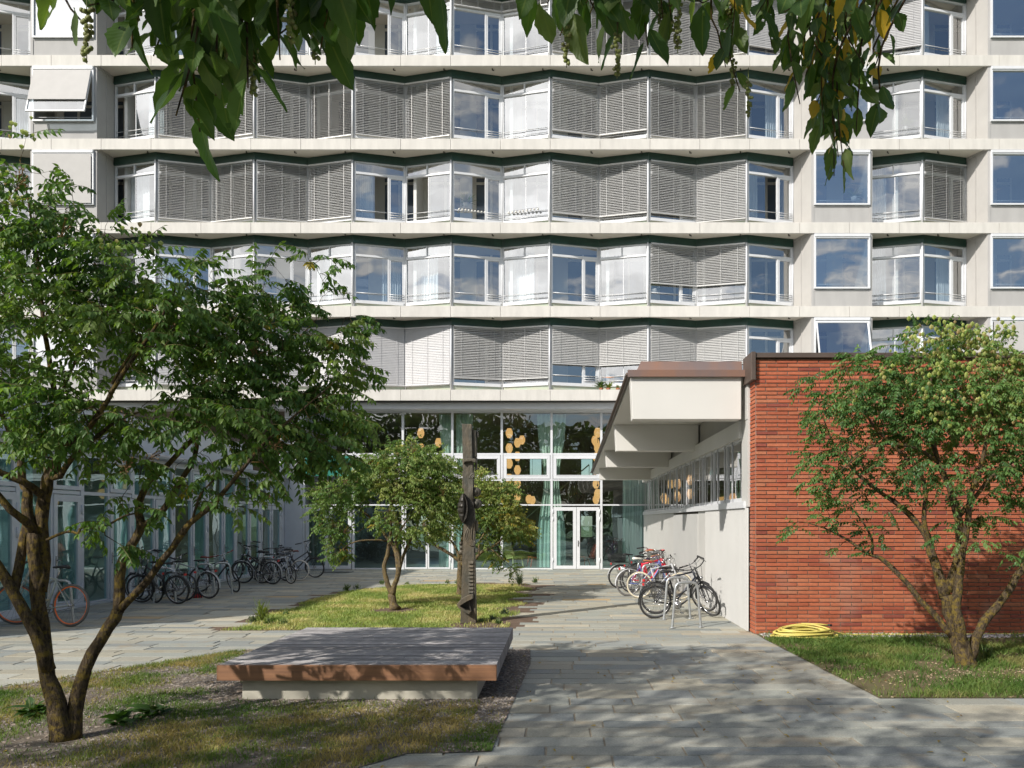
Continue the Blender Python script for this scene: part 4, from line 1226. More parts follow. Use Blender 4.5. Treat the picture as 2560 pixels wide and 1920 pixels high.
chair((-1.95, 34.0, 0), R(40), (0.62, 0.52, 0.22), "pale yellow chair behind the glass under the tree's low spray")
# ------------------------------------------------------------------ trees
def smooth_path(pts, rs, step=0.12):
    """Catmull-Rom through the points, resampled"""
    P = [Vector(p) for p in pts]
    out, ro = [], []
    for i in range(len(P) - 1):
        p0, p1, p2, p3 = P[max(i - 1, 0)], P[i], P[i + 1], P[min(i + 2, len(P) - 1)]
        n = max(2, int((p2 - p1).length / step))
        for k in range(n):
            t = k / n
            q = 0.5 * ((2 * p1) + (p2 - p0) * t + (2 * p0 - 5 * p1 + 4 * p2 - p3) * t * t + (-p0 + 3 * p1 - 3 * p2 + p3) * t ** 3)
            out.append(q); ro.append(rs[i] * (1 - t) + rs[i + 1] * t)
    out.append(P[-1]); ro.append(rs[-1])
    return out, ro

TM_S = np.array([0, .26, .26, .60, .60, 1.0, .28, .62])
TM_T = np.array([0, -.46, .46, -.36, .36, 0, 0, 0])
TM_H = np.array([0, .12, .12, .10, .10, -.12, 0, -.02])
TM_F = [(0, 6, 1), (0, 2, 6), (1, 6, 7, 3), (6, 2, 4, 7), (3, 7, 5), (7, 4, 5)]

def leaf_arrays(P, A, Nn, L, W):
    """P base, A direction, Nn normal, all (n,3)"""
    A = unit(A); B = unit(np.cross(A, Nn)); Nn = np.cross(B, A)
    s, t, h = TM_S[None, :, None], TM_T[None, :, None], TM_H[None, :, None]
    V = P[:, None] + A[:, None] * s * L[:, None, None] + B[:, None] * t * W[:, None, None] + Nn[:, None] * (h * W[:, None, None] - 0.18 * s * s * L[:, None, None])
    return V

def make_crown_mesh(name, V, cols, mats, extraV=None, extraF=None, extraT=None):
    n = len(V)
    F = []
    base = np.arange(n) * 8
    tri = np.concatenate([np.array([f for f in TM_F if len(f) == 3])[None] + base[:, None, None]], 0).reshape(-1, 3).tolist()
    qd = (np.array([f for f in TM_F if len(f) == 4])[None] + base[:, None, None]).reshape(-1, 4).tolist()
    VV = V.reshape(-1, 3); T = np.repeat(cols, 8, 0)
    F = tri + qd
    mi = [0] * len(F)
    if extraV is not None and len(extraV):
        o = len(VV)
        VV = np.concatenate([VV, extraV]); T = np.concatenate([T, extraT])
        F += [tuple(i + o for i in f) for f in extraF]; mi += [1] * len(extraF)
    return np_mesh(name, VV, F, mats, T, matidx=mi)

PODV = np.array([(0, 0, 0), (.5, 0, -.35), (-.25, .43, -.35), (-.25, -.43, -.35), (.42, 0, -.75), (-.21, .36, -.75), (-.21, -.36, -.75), (0, 0, -1.15)])
PODF = [(0, 2, 1), (0, 3, 2), (0, 1, 3), (1, 2, 5, 4), (2, 3, 6, 5), (3, 1, 4, 6), (4, 5, 7), (5, 6, 7), (6, 4, 7)]

def grow(limb_pts, limb_rs, targets, twig_r=0.006, sag=0.06, tapering=0.5):
    """each target is joined by a thin bent twig to the nearest wood, nearest targets first"""
    nodes = [np.array(p) for p in limb_pts]
    node_r = list(limb_rs)
    T = np.array(targets)
    NP = np.zeros((len(nodes) + len(T) * 7, 3)); NR = np.zeros(len(NP))
    NP[:len(nodes)] = np.array(nodes); NR[:len(nodes)] = node_r
    cnt = len(nodes)
    d0 = np.array([np.min(np.linalg.norm(NP[:cnt] - t, axis=1)) for t in T])
    order = np.argsort(d0)
    twigs = []
    dirs = {}
    for ti in order:
        t = T[ti]
        dv = t - NP[:cnt]
        d = np.linalg.norm(dv, axis=1)
        pen = d + 0.35 * np.clip(-dv[:, 2], 0, 9) - 0.6 * np.clip(NR[:cnt] - .004, 0, .03)
        j = int(np.argmin(pen))
        a = NP[j]
        L = d[j]
        k = max(2, min(6, int(L / .12) + 1))
        pts = [Vector(a)]
        perp = Vector(rng.normal(0, 1, 3)) * L * .10
        for q in range(1, k + 1):
            f = q / k
            p = Vector(a).lerp(Vector(t), f) + perp * math.sin(f * math.pi) + Vector((0, 0, sag * L * math.sin(f * math.pi) * 1.5))
            pts.append(p)
            NP[cnt] = p; NR[cnt] = max(.0025, min(NR[j] * .6, twig_r * (1 + L * 1.2)) * (1 - f * .6)); cnt += 1
        r0 = max(.003, min(NR[j] * .7, twig_r * (1 + L * 1.6)))
        twigs.append((pts, [r0 * (1 - .65 * q / k) for q in range(k + 1)]))
        dirs[ti] = (pts[-1] - pts[-2]).normalized()
    return twigs, dirs

def tree(name, base, limbs, ellipsoids, n_cl, leaf_len, label, group=None, bark="bark", pods=0, pod_size=.045, leaves_per=3, pairs=(4, 6), rachis=(0.18, 0.30),
         cols=((.035, .075, .018), (.055, .105, .022), (.085, .135, .03)), yellow=0.0, simple=False, centre=None, holes=(), flowers=0.0, seed=1, twig_r=.006, wood=1.0):
    global rng
    rng = np.random.default_rng(seed)
    rnd.seed(seed)
    root = empty(name, base, label=label, cat="tree", group=group)
    inv = Vector(base)
    b = MB()
    allp, allr = [], []
    for pts, rs in limbs:
        p, r = smooth_path(pts, [q * wood for q in rs])
        k = len(p)
        # gentle irregularity of the wood
        p = [q + Vector(rng.normal(0, 1, 3)) * rr * .10 for q, rr in zip(p, r)]
        r = [rr * (1 + rng.normal(0, .05)) for rr in r]
        n = 14 if r[0] > .06 else 9 if r[0] > .02 else 6
        b.tube([q - inv for q in p], r, n, wob=.03)
        allp += p; allr += r
    # cluster targets inside the ellipsoids
    tg = []
    vols = np.array([e[1][0] * e[1][1] * e[1][2] * (e[2] if len(e) > 2 else 1) for e in ellipsoids])
    cnts = np.maximum(3, (vols / vols.sum() * n_cl)).astype(int)
    for (c, r, *dn), m in zip(ellipsoids, cnts):
        u = rng.normal(0, 1, (m, 3)); u = unit(u) * (rng.random((m, 1)) ** (1 / 2.4))
        tg.append(np.array(c)[None] + u * np.array(r)[None])
    tg = np.concatenate(tg)
    for (c, r) in holes:
        k = np.sum(((tg - np.array(c)) / np.array(r)) ** 2, 1) > 1
        tg = tg[k]
    twigs, dirs = grow(allp, allr, tg, twig_r)
    for pts, rs in twigs: b.tube([q - inv for q in pts], rs, 5, caps=False)
    trunk = b.build("trunk", M[bark], root)
    # compound leaves at the twig ends
    cen = np.array(centre if centre is not None else tg.mean(0))
    P, A, Nn, L, W, C = [], [], [], [], [], []
    rb = MB()
    carr = np.array(cols)
    ctone = np.clip(fbm(tg[:, 0] * 1.1, tg[:, 2] * 1.1 + tg[:, 1], seed) * 1.6 - .3, 0, .999)
    for i, t in enumerate(tg):
        tv = np.array(dirs[i])
        m = leaves_per if rng.random() < .6 else leaves_per - 1
        for q in range(max(1, m)):
            out = (t - cen); out[2] *= .3
            a = unit(tv * .7 + unit(out) * .5 + rng.normal(0, .75, 3)); a[2] = a[2] * .5 + .05
            a = unit(a)
            tone = np.clip(ctone[i] + rng.normal(0, .2), 0, .999) * (len(carr) - 1)
            ti = int(tone); c0 = carr[ti] * (1 - tone + ti) + carr[ti + 1] * (tone - ti)
            if rng.random() < yellow: c0 = np.array((.34, .27, .04)) * rng.uniform(.7, 1.1)
            if simple:
                for w_ in range(5):
                    P.append(t + rng.normal(0, .10, 3)); A.append(unit(a + rng.normal(0, .6, 3) - np.array((0, 0, .4)))); Nn.append(unit(rng.normal(0, .5, 3) + np.array((0, 0, 1))))
                    L.append(leaf_len * rng.uniform(.7, 1.2)); W.append(leaf_len * rng.uniform(.4, .55)); C.append(c0 * rng.uniform(.8, 1.2))
                continue
            Lr = rng.uniform(*rachis); npair = rng.integers(pairs[0], pairs[1] + 1)
            side = unit(np.cross(a, np.array((0, 0, 1.0)))); up = np.cross(side, a)
            prev = t
            pts = [Vector(t - np.array(inv))]
            d = a.copy()
            for s in range(npair):
                d = unit(d + np.array((0, 0, -.62 / npair)) + rng.normal(0, .03, 3))
                pos = prev + d * Lr / npair
                for sg in (-1, 1):
                    la = unit(side * sg * 1.0 + d * .42 + np.array((0, 0, -.8)) + rng.normal(0, .18, 3))
                    P.append(pos); A.append(la); Nn.append(unit(up + rng.normal(0, .35, 3)))
                    f = (.75 + .35 * math.sin(math.pi * (s + .6) / npair)) * rng.uniform(.85, 1.15)
                    L.append(leaf_len * f); W.append(leaf_len * f * rng.uniform(.42, .58)); C.append(c0 * rng.uniform(.82, 1.2))
                prev = pos
                pts.append(Vector(pos - np.array(inv)))
            P.append(prev); A.append(d); Nn.append(up); L.append(leaf_len * .9); W.append(leaf_len * .55); C.append(c0)
            rb.tube(pts, [.0028] * len(pts), 3, caps=False)
    P, A, Nn, L, W, C = map(np.array, (P, A, Nn, L, W, C))
    V = leaf_arrays(P - np.array(inv)[None], A, Nn, L, W)
    exV, exF, exT = [np.array(rb.v).reshape(-1, 3)], list(rb.f), [np.tile(np.array((.13, .12, .035)), (len(rb.v), 1))]
    off = len(rb.v)
    if pods or flowers:
        # hanging bunches of papery pods on the outer twigs
        dd = tg[:, 2] * .8 - 0.3 * np.abs(tg[:, 0] - cen[0]) - .25 * tg[:, 1] + rng.normal(0, .45, len(tg))
        pick = np.argsort(-dd)[:int(pods)]
        for i in pick:
            m = rng.integers(7, 15)
            cpos = tg[i] - np.array(inv) + np.array((0, -.05, .06))
            for q in range(m):
                pp = cpos + rng.normal(0, 1, 3) * np.array((.085, .085, .06))
                sz = pod_size * rng.uniform(.7, 1.2)
                Vp = PODV * sz * np.array((1, 1, 1)) + pp
                ang = rng.uniform(0, 6.28)
                exV.append(Vp); exF += [tuple(v + off for v in f) for f in PODF]
                cp = np.array([(.48, .52, .20), (.40, .46, .15), (.55, .50, .24), (.50, .38, .20)][rng.choice(4, p=[.45, .3, .18, .07])]) * rng.uniform(.8, 1.15)
                exT.append(np.tile(cp, (8, 1))); off += 8
        if flowers:
            sel = rng.choice(len(tg), int(flowers), replace=False)
            for i in sel:
                st = tg[i] - np.array(inv)
                fb = MB()
                dirn = unit(np.array(dirs[i]) + np.array((0, 0, .7)))
                for q in range(14):
                    e = st + dirn * rng.uniform(.03, .2) + rng.normal(0, .035, 3)
                    fb.tube([Vector(st + dirn * rng.uniform(0, .08)), Vector(e)], [.002, .003], 3, caps=False)
                    fb.box(e[0] - .005, e[0] + .005, e[1] - .005, e[1] + .005, e[2] - .006, e[2] + .006)
                exV.append(np.array(fb.v)); exF += [tuple(v + off for v in f) for f in fb.f]
                exT.append(np.tile(np.array((.26, .16, .075)) * rng.uniform(.7, 1.2), (len(fb.v), 1))); off += len(fb.v)
    me = make_crown_mesh("crown", V, C, [M["leaf"], M["pod"]], np.concatenate(exV), exF, np.concatenate(exT))
    link("crown", me, root)
    return root

def L_(base_D, *pts):
    """limb traced as (px, py, depth offset)"""
    return [at(px, py, base_D + dd) for px, py, dd in pts]
def E_(px, py, rx, ry, D, rd, dens=1.0):
    """foliage mass: centre and half sizes, given as seen at distance D"""
    return (tuple(at(px, py, D)), (rx / FPX * D, rd, ry / FPX * D), dens)

# --- big many-stemmed tree on the left
D0 = 7.1
bl = gnd(150, 1853); D0 = bl.y
limbs = [
    (L_(D0, (158, 1862, .03), (146, 1790, .0), (122, 1690, .03), (108, 1600, .05), (97, 1510, .05), (92, 1430, .05), (84, 1335, .05)), [.20, .155, .125, .115, .108, .10, .095]),
    (L_(D0, (118, 1680, .02), (92, 1590, -.05), (52, 1515, -.10), (28, 1470, -.12), (0, 1420, -.15), (-60, 1330, -.2), (-150, 1230, -.25)), [.115, .095, .088, .08, .07, .06, .05]),
    (L_(D0, (34, 1480, -.11), (48, 1420, 0), (62, 1340, .1), (68, 1300, .12)), [.075, .07, .066, .06]),
    (L_(D0, (98, 1480, .05), (106, 1400, .10), (104, 1310, .12), (112, 1245, .14), (120, 1195, .15), (150, 1140, .2), (170, 1090, .25), (140, 1000, .3), (120, 880, .3), (104, 760, .3), (92, 640, .3), (70, 500, .3), (50, 400, .3)), [.105, .10, .096, .09, .085, .07, .06, .045, .038, .03, .022, .014, .007]),
    (L_(D0, (80, 1340, .05), (66, 1270, .08), (70, 1225, .10), (55, 1200, .12), (52, 1140, .15), (30, 1090, .2), (-10, 1000, .3), (-40, 900, .3)), [.085, .078, .072, .06, .055, .05, .042, .03]),
    (L_(D0, (84, 1330, .05), (60, 1300, -.05), (28, 1275, -.15), (0, 1243, -.2), (-60, 1180, -.3), (-160, 1080, -.4), (-260, 960, -.4)), [.08, .062, .055, .052, .045, .035, .02]),
    (L_(D0, (112, 1245, .14), (92, 1228, .05), (60, 1205, -.05), (20, 1190, -.12), (-20, 1165, -.2), (-90, 1080, -.3), (-160, 950, -.4)), [.07, .06, .056, .052, .046, .035, .02]),
    (L_(D0, (118, 1205, .15), (140, 1170, .1), (152, 1130, .05), (190, 1100, 0), (225, 1065, -.1), (270, 1000, -.2), (290, 960, -.25), (330, 900, -.3), (400, 800, -.3), (440, 720, -.3)), [.07, .06, .055, .05, .045, .04, .036, .03, .02, .009]),
    (L_(D0, (122, 1190, .15), (150, 1190, .1), (175, 1150, .05), (215, 1115, 0), (255, 1080, 0), (300, 1050, .1), (350, 1030, .2)), [.055, .05, .046, .04, .03, .02, .01]),
    # right stem and its fork
    (L_(D0, (180, 1852, .05), (186, 1780, .08), (200, 1710, .10), (232, 1630, .12), (268, 1570, .15), (296, 1526, .18)), [.135, .115, .098, .092, .09, .09]),
    (L_(D0, (294, 1530, .18), (298, 1450, .25), (318, 1378, .32), (352, 1322, .38), (345, 1280, .42), (358, 1230, .48), (385, 1190, .55), (402, 1182, .55), (450, 1130, .6), (500, 1075, .7), (540, 1000, .8), (555, 950, .8), (600, 860, .8), (660, 780, .8), (710, 720, .8)), [.085, .078, .075, .07, .06, .055, .05, .046, .042, .038, .034, .03, .022, .015, .008]),
    (L_(D0, (355, 1318, .38), (405, 1278, .42), (430, 1240, .46), (455, 1195, .5), (478, 1165, .5), (492, 1120, .55), (495, 1060, .6), (480, 980, .6), (470, 900, .6), (440, 800, .6), (430, 720, .6)), [.06, .056, .05, .045, .042, .036, .03, .026, .02, .014, .008]),
    (L_(D0, (296, 1524, .18), (345, 1478, .15), (386, 1430, .12), (430, 1370, .08), (474, 1308, .05), (524, 1268, 0), (556, 1235, -.05), (600, 1180, -.1), (640, 1130, -.1), (690, 1080, -.1), (760, 1020, -.1), (830, 960, -.1)), [.068, .06, .056, .052, .048, .045, .04, .033, .028, .022, .014, .007]),
    (L_(D0, (480, 1305, .05), (495, 1250, .0), (510, 1225, -.05), (535, 1200, -.05)), [.022, .018, .015, .01]),
    # the crooked thin low limb
    (L_(D0, (118, 1350, .0), (150, 1335, -.1), (178, 1328, -.15), (195, 1335, -.15), (200, 1322, -.15), (215, 1318, -.15), (245, 1322, -.12), (275, 1310, -.1), (310, 1290, -.05), (335, 1284, .0)), [.026, .023, .022, .021, .021, .02, .019, .018, .016, .012]),
    (L_(D0, (280, 960, -.25), (330, 880, -.2), (410, 780, 0), (470, 720, .1)), [.028, .02, .014, .007]),
    (L_(D0, (505, 1075, .7), (560, 1000, .9), (640, 930, 1.0), (720, 870, 1.0), (790, 800, 1.0)), [.03, .025, .02, .015, .008]),
    (L_(D0, (145, 1005, .3), (190, 900, .4), (240, 810, .45), (290, 740, .5), (310, 650, .5)), [.032, .026, .02, .014, .007]),
    (L_(D0, (108, 780, .3), (40, 680, .2), (-20, 600, .2)), [.024, .016, .008]),
]
DL = D0 + .15
ell = [E_(80, 560, 170, 130, DL, .55, .85), E_(45, 420, 75, 95, DL, .35, .8), E_(230, 650, 190, 110, DL, .6, .95), E_(150, 800, 230, 160, DL, .8, .9), E_(390, 740, 170, 110, DL, .6, 1.0),
       E_(430, 860, 220, 130, DL, .8, 1.0), E_(640, 760, 150, 95, DL + .4, .5, 1.0), E_(800, 690, 70, 60, DL + .5, .3, .9), E_(700, 900, 180, 140, DL + .4, .7, 1.15), E_(850, 880, 90, 110, DL + .3, .4, .8),
       E_(620, 1080, 190, 130, DL, .7, 1.1), E_(800, 1080, 120, 120, DL + .1, .5, 1.2), E_(860, 1190, 65, 70, DL + .1, .3, .8), E_(120, 1030, 190, 120, DL - .3, .7, 1.2), E_(300, 1110, 150, 90, DL - .3, .5, .95),
       E_(420, 1230, 130, 65, DL - .1, .4, .6), E_(580, 1240, 130, 45, DL - .1, .35, .8), E_(400, 1030, 140, 90, DL, .5, .6), E_(-200, 800, 200, 300, DL, .9, .8), E_(-250, 1150, 180, 160, DL, .8, .5), E_(230, 1310, 70, 30, DL - .2, .2, .35), E_(330, 1350, 40, 35, DL - .1, .15, .5)]
tree("spreading_tree", (bl.x, bl.y, 0), limbs, ell, 1140, .074, "large many-stemmed tree with lichen covered bark leaning over the front planting bed", leaves_per=3, wood=.56,
     cols=((.06, .12, .032), (.09, .17, .042), (.135, .22, .055), (.20, .27, .075)), flowers=26, pods=6, seed=5, yellow=.006, twig_r=.0075,
     holes=[(tuple(at(350, 930, DL)), (.30, 2, .13)), (tuple(at(190, 880, DL)), (.22, 2, .13)), (tuple(at(420, 1120, DL)), (.45, 2, .12)), (tuple(at(680, 900, DL)), (.13, 2, .10)), (tuple(at(320, 560, DL)), (.12, 2, .12)), (tuple(at(540, 610, DL)), (.2, 2, .06))])

# --- right hand tree in front of the brick wall
br_ = gnd(2417, 1667); D1 = br_.y
limbs = [
    (L_(D1, (2420, 1675, 0), (2408, 1640, 0), (2390, 1580, .05), (2374, 1530, .05), (2366, 1490, .05)), [.19, .15, .125, .11, .105]),
    (L_(D1, (2364, 1495, .05), (2345, 1430, .1), (2327, 1378, .12), (2318, 1340, .15), (2295, 1310, .2), (2250, 1265, .25), (2215, 1240, .3), (2150, 1190, .4), (2090, 1120, .4), (2060, 1050, .4)), [.085, .075, .068, .06, .05, .042, .036, .028, .018, .008]),
    (L_(D1, (2372, 1480, .05), (2388, 1420, 0), (2402, 1370, -.05), (2395, 1300, -.1), (2385, 1260, -.1), (2375, 1220, -.1), (2350, 1170, -.1), (2335, 1110, -.1), (2320, 1020, -.1), (2330, 930, -.1), (2350, 850, -.1), (2365, 800, -.1)), [.085, .075, .068, .06, .055, .048, .042, .035, .028, .02, .013, .007]),
    (L_(D1, (2412, 1645, -.02), (2398, 1570, -.08), (2392, 1500, -.1), (2400, 1430, -.1), (2408, 1370, -.12), (2420, 1300, -.15), (2425, 1240, -.2), (2450, 1170, -.25), (2470, 1080, -.3), (2490, 980, -.3), (2500, 900, -.3)), [.10, .085, .075, .065, .055, .05, .045, .036, .028, .018, .008]),
    (L_(D1, (2378, 1590, .05), (2345, 1545, .1), (2300, 1500, .15), (2270, 1462, .2), (2232, 1422, .25), (2200, 1395, .3), (2168, 1384, .3), (2120, 1350, .35), (2060, 1320, .35), (2010, 1305, .35)), [.065, .055, .05, .045, .04, .034, .028, .022, .014, .007]),
    (L_(D1, (2180, 1388, .3), (2180, 1350, .25), (2160, 1310, .2), (2130, 1270, .2)), [.026, .022, .016, .01]),
    (L_(D1, (2424, 1650, .02), (2440, 1600, .05), (2458, 1555, .1), (2490, 1520, .15), (2520, 1480, .2), (2555, 1420, .25), (2620, 1340, .3), (2680, 1240, .3)), [.09, .075, .07, .066, .06, .055, .04, .02]),
    (L_(D1, (2330, 1385, .12), (2310, 1300, .05), (2314, 1240, 0), (2300, 1180, -.05), (2240, 1120, -.1), (2180, 1060, -.1), (2140, 980, -.1), (2110, 910, -.1)), [.045, .04, .036, .032, .026, .02, .013, .006]),
    (L_(D1, (2398, 1290, -.1), (2440, 1240, -.1), (2480, 1190, -.1), (2540, 1150, -.1), (2600, 1100, 0)), [.04, .034, .028, .02, .01]),
    (L_(D1, (2350, 1160, -.1), (2290, 1120, -.2), (2220, 1110, -.25), (2170, 1120, -.25), (2110, 1170, -.25), (2060, 1210, -.25)), [.03, .026, .022, .018, .012, .006]),
    (L_(D1, (2330, 1090, -.1), (2380, 1010, -.2), (2420, 930, -.2), (2440, 850, -.2)), [.028, .022, .015, .007]),
]
DR = D1
ell = [E_(2350, 850, 85, 70, DR, .45, .85), E_(2250, 930, 150, 75, DR, .6, 1.0), E_(2440, 920, 140, 100, DR, .65, 1.05), E_(2110, 960, 110, 70, DR, .5, .95), E_(2200, 1030, 170, 100, DR, .8, 1.1), E_(2390, 1040, 180, 120, DR, .9, 1.1),
       E_(2060, 1080, 75, 90, DR, .4, .9), E_(2540, 1050, 120, 170, DR, .8, 1.0), E_(2090, 1190, 105, 85, DR + .1, .45, .85), E_(2230, 1200, 120, 80, DR, .7, .55), E_(2390, 1190, 150, 80, DR - .2, .6, .65), E_(2520, 1230, 90, 100, DR, .6, .8),
       E_(2040, 1270, 65, 50, DR + .2, .3, .75), E_(2150, 1300, 80, 60, DR + .2, .35, .6), E_(2140, 1370, 60, 55, DR + .2, .25, .7), E_(2395, 1320, 80, 45, DR - .2, .35, .75), E_(2530, 1360, 45, 60, DR - .1, .3, .9), E_(2680, 1060, 150, 220, DR, .9, .8), E_(1995, 1330, 40, 28, DR + .2, .15, .5), E_(2460, 1310, 50, 40, DR - .2, .3, .8)]
tree("goldenrain_tree", (br_.x, br_.y, 0), limbs, ell, 1120, .060, "many-stemmed tree with pale green seed pods standing before the red brick wall", wood=.82, bark="bark", leaves_per=3, pairs=(4, 6), rachis=(.17, .28),
     cols=((.05, .11, .034), (.08, .165, .046), (.115, .21, .058), (.17, .26, .08)), pods=95, pod_size=.056, flowers=0, seed=9, twig_r=.006)

# --- the two trees of the middle lawn
b1 = gnd(988, 1524); Dm = b1.y
def Z1(x, y): return (700 + x * .3195, 1050 + y * .3195)
limbs = [
    (L_(Dm, (*Z1(897, 1490), 0), (*Z1(880, 1430), 0), (*Z1(872, 1360), 0)), [.20, .125, .115]),
    (L_(Dm, (*Z1(872, 1370), 0), (*Z1(845, 1290), 0), (*Z1(820, 1200), 0), (*Z1(815, 1140), 0), (*Z1(840, 1060), 0), (*Z1(852, 980), 0), (*Z1(850, 945), 0), (*Z1(800, 870), .1), (*Z1(735, 790), .2), (*Z1(640, 710), .3), (*Z1(560, 665), .4), (*Z1(440, 630), .4), (*Z1(340, 700), .4)), [.085, .078, .074, .07, .066, .062, .055, .05, .045, .038, .03, .02, .009]),
    (L_(Dm, (*Z1(878, 1370), 0), (*Z1(900, 1290), -.05), (*Z1(925, 1190), -.1), (*Z1(915, 1080), -.1), (*Z1(890, 990), -.05), (*Z1(862, 930), -.05), (*Z1(870, 850), -.1), (*Z1(860, 700), -.2), (*Z1(900, 560), -.2), (*Z1(930, 400), -.2), (*Z1(960, 250), -.2)), [.095, .088, .08, .066, .058, .052, .045, .038, .028, .018, .007]),
    (L_(Dm, (*Z1(928, 1190), -.1), (*Z1(950, 1110), -.05), (*Z1(985, 1010), 0), (*Z1(1040, 900), 0), (*Z1(1090, 760), 0), (*Z1(1080, 600), 0), (*Z1(1130, 450), 0), (*Z1(1150, 300), 0)), [.06, .055, .05, .044, .036, .028, .018, .007]),
    (L_(Dm, (*Z1(935, 1185), -.1), (*Z1(935, 1080), -.15), (*Z1(905, 960), -.2), (*Z1(930, 880), -.2), (*Z1(1000, 780), -.3)), [.055, .05, .045, .035, .02]),
    (L_(Dm, (*Z1(845, 950), 0), (*Z1(780, 940), -.1), (*Z1(680, 940), -.2), (*Z1(600, 950), -.3), (*Z1(520, 985), -.3), (*Z1(450, 1050), -.3)), [.035, .03, .026, .022, .016, .008]),
    (L_(Dm, (*Z1(1090, 760), 0), (*Z1(1180, 640), .1), (*Z1(1260, 540), .1), (*Z1(1330, 420), .1)), [.03, .025, .017, .007]),
    (L_(Dm, (*Z1(720, 790), .2), (*Z1(660, 840), .1), (*Z1(590, 880), 0), (*Z1(500, 860), 0)), [.025, .02, .015, .007]),
]
def EZ(x, y, rx, ry, D, rd, dn=1.0):
    p = Z1(x, y); return E_(p[0], p[1], rx * .3195, ry * .3195, D, rd, dn)
ell = [EZ(960, 270, 170, 120, Dm, .7, 1.0), EZ(780, 380, 200, 140, Dm, .8, .9), EZ(1150, 330, 200, 130, Dm, .8, 1.05), EZ(1290, 480, 130, 150, Dm, .6, 1.0), EZ(1000, 520, 230, 140, Dm, 1.0, .85), EZ(1180, 660, 180, 150, Dm, .8, 1.0),
       EZ(480, 570, 220, 110, Dm, .7, .95), EZ(350, 700, 100, 100, Dm, .45, 1.0), EZ(430, 860, 130, 120, Dm, .5, 1.15), EZ(450, 1040, 100, 75, Dm, .4, 1.2), EZ(620, 700, 130, 90, Dm, .5, .5), EZ(830, 760, 110, 90, Dm - .3, .5, .9), EZ(1000, 860, 110, 80, Dm - .2, .5, .8), EZ(1180, 850, 110, 90, Dm, .5, .95), EZ(1080, 960, 110, 60, Dm, .4, .5), EZ(620, 490, 130, 100, Dm, .5, .8)]
tree("goldenrain_tree", (b1.x, b1.y, 0), limbs, ell, 900, .068, "slender forked tree with sunlit pale bark on the middle lawn, left of the totem", group=None, wood=.68, bark="bark_pale", leaves_per=3, pairs=(4, 6), rachis=(.20, .34),
     cols=((.085, .16, .045), (.14, .22, .06), (.21, .28, .08), (.29, .32, .11)), flowers=60, pods=8, pod_size=.05, seed=13, yellow=.01, twig_r=.007)
b2 = gnd(1152, 1489); D2 = b2.y
limbs = [
    (L_(D2, (*Z1(1412, 1385), 0), (*Z1(1412, 1300), 0), (*Z1(1408, 1180), 0), (*Z1(1410, 1100), 0)), [.17, .12, .11, .105]),
    (L_(D2, (*Z1(1408, 1110), 0), (*Z1(1350, 1060), 0), (*Z1(1270, 1010), 0), (*Z1(1200, 970), 0), (*Z1(1150, 900), 0), (*Z1(1120, 800), 0)), [.075, .068, .06, .048, .03, .012]),
    (L_(D2, (*Z1(1408, 1100), 0), (*Z1(1385, 1020), 0), (*Z1(1350, 960), .1), (*Z1(1300, 900), .1), (*Z1(1310, 800), .1)), [.055, .05, .04, .03, .015]),
    (L_(D2, (*Z1(1415, 1105), 0), (*Z1(1420, 1000), .1), (*Z1(1440, 850), .2), (*Z1(1480, 700), .2), (*Z1(1560, 520), .2), (*Z1(1590, 400), .2)), [.075, .065, .055, .042, .025, .01]),
    (L_(D2, (*Z1(1418, 1130), 0), (*Z1(1480, 1110), -.1), (*Z1(1535, 1080), -.15), (*Z1(1580, 1030), -.2), (*Z1(1650, 1000), -.2), (*Z1(1720, 950), -.2), (*Z1(1790, 880), -.2), (*Z1(1880, 840), -.2)), [.08, .07, .065, .055, .045, .036, .024, .01]),
    (L_(D2, (*Z1(1560, 1050), -.2), (*Z1(1560, 960), -.2), (*Z1(1610, 870), -.2), (*Z1(1680, 770), -.2), (*Z1(1760, 650), -.2)), [.045, .04, .032, .024, .01]),
    (L_(D2, (*Z1(1640, 1005), -.2), (*Z1(1690, 1040), -.25), (*Z1(1740, 1090), -.3), (*Z1(1800, 1140), -.3)), [.03, .024, .016, .008]),
]
ell = [EZ(1570, 430, 70, 80, D2, .5, .8), EZ(1630, 560, 130, 110, D2, .7, .95), EZ(1760, 600, 120, 110, D2, .6, .95), EZ(1700, 740, 160, 100, D2, .8, 1.1), EZ(1830, 830, 150, 110, D2, .7, 1.0), EZ(1920, 880, 80, 70, D2, .4, .9), EZ(1660, 900, 110, 80, D2, .5, .6),
       EZ(1690, 1060, 70, 60, D2, .4, .9), EZ(1800, 1160, 75, 45, D2, .3, 1.1), EZ(1400, 640, 150, 180, D2, .8, .7), EZ(1300, 830, 140, 110, D2, .6, .6)]
tree("goldenrain_tree", (b2.x, b2.y, 0), limbs, ell, 620, .072, "tree with yellowish leaves half hidden behind the bronze totem", wood=.7, bark="bark_pale", leaves_per=3, pairs=(4, 5), rachis=(.20, .32),
     cols=((.08, .15, .04), (.15, .22, .06), (.25, .30, .09), (.38, .36, .12)), pods=26, pod_size=.055, flowers=0, seed=17, yellow=.05, twig_r=.008)

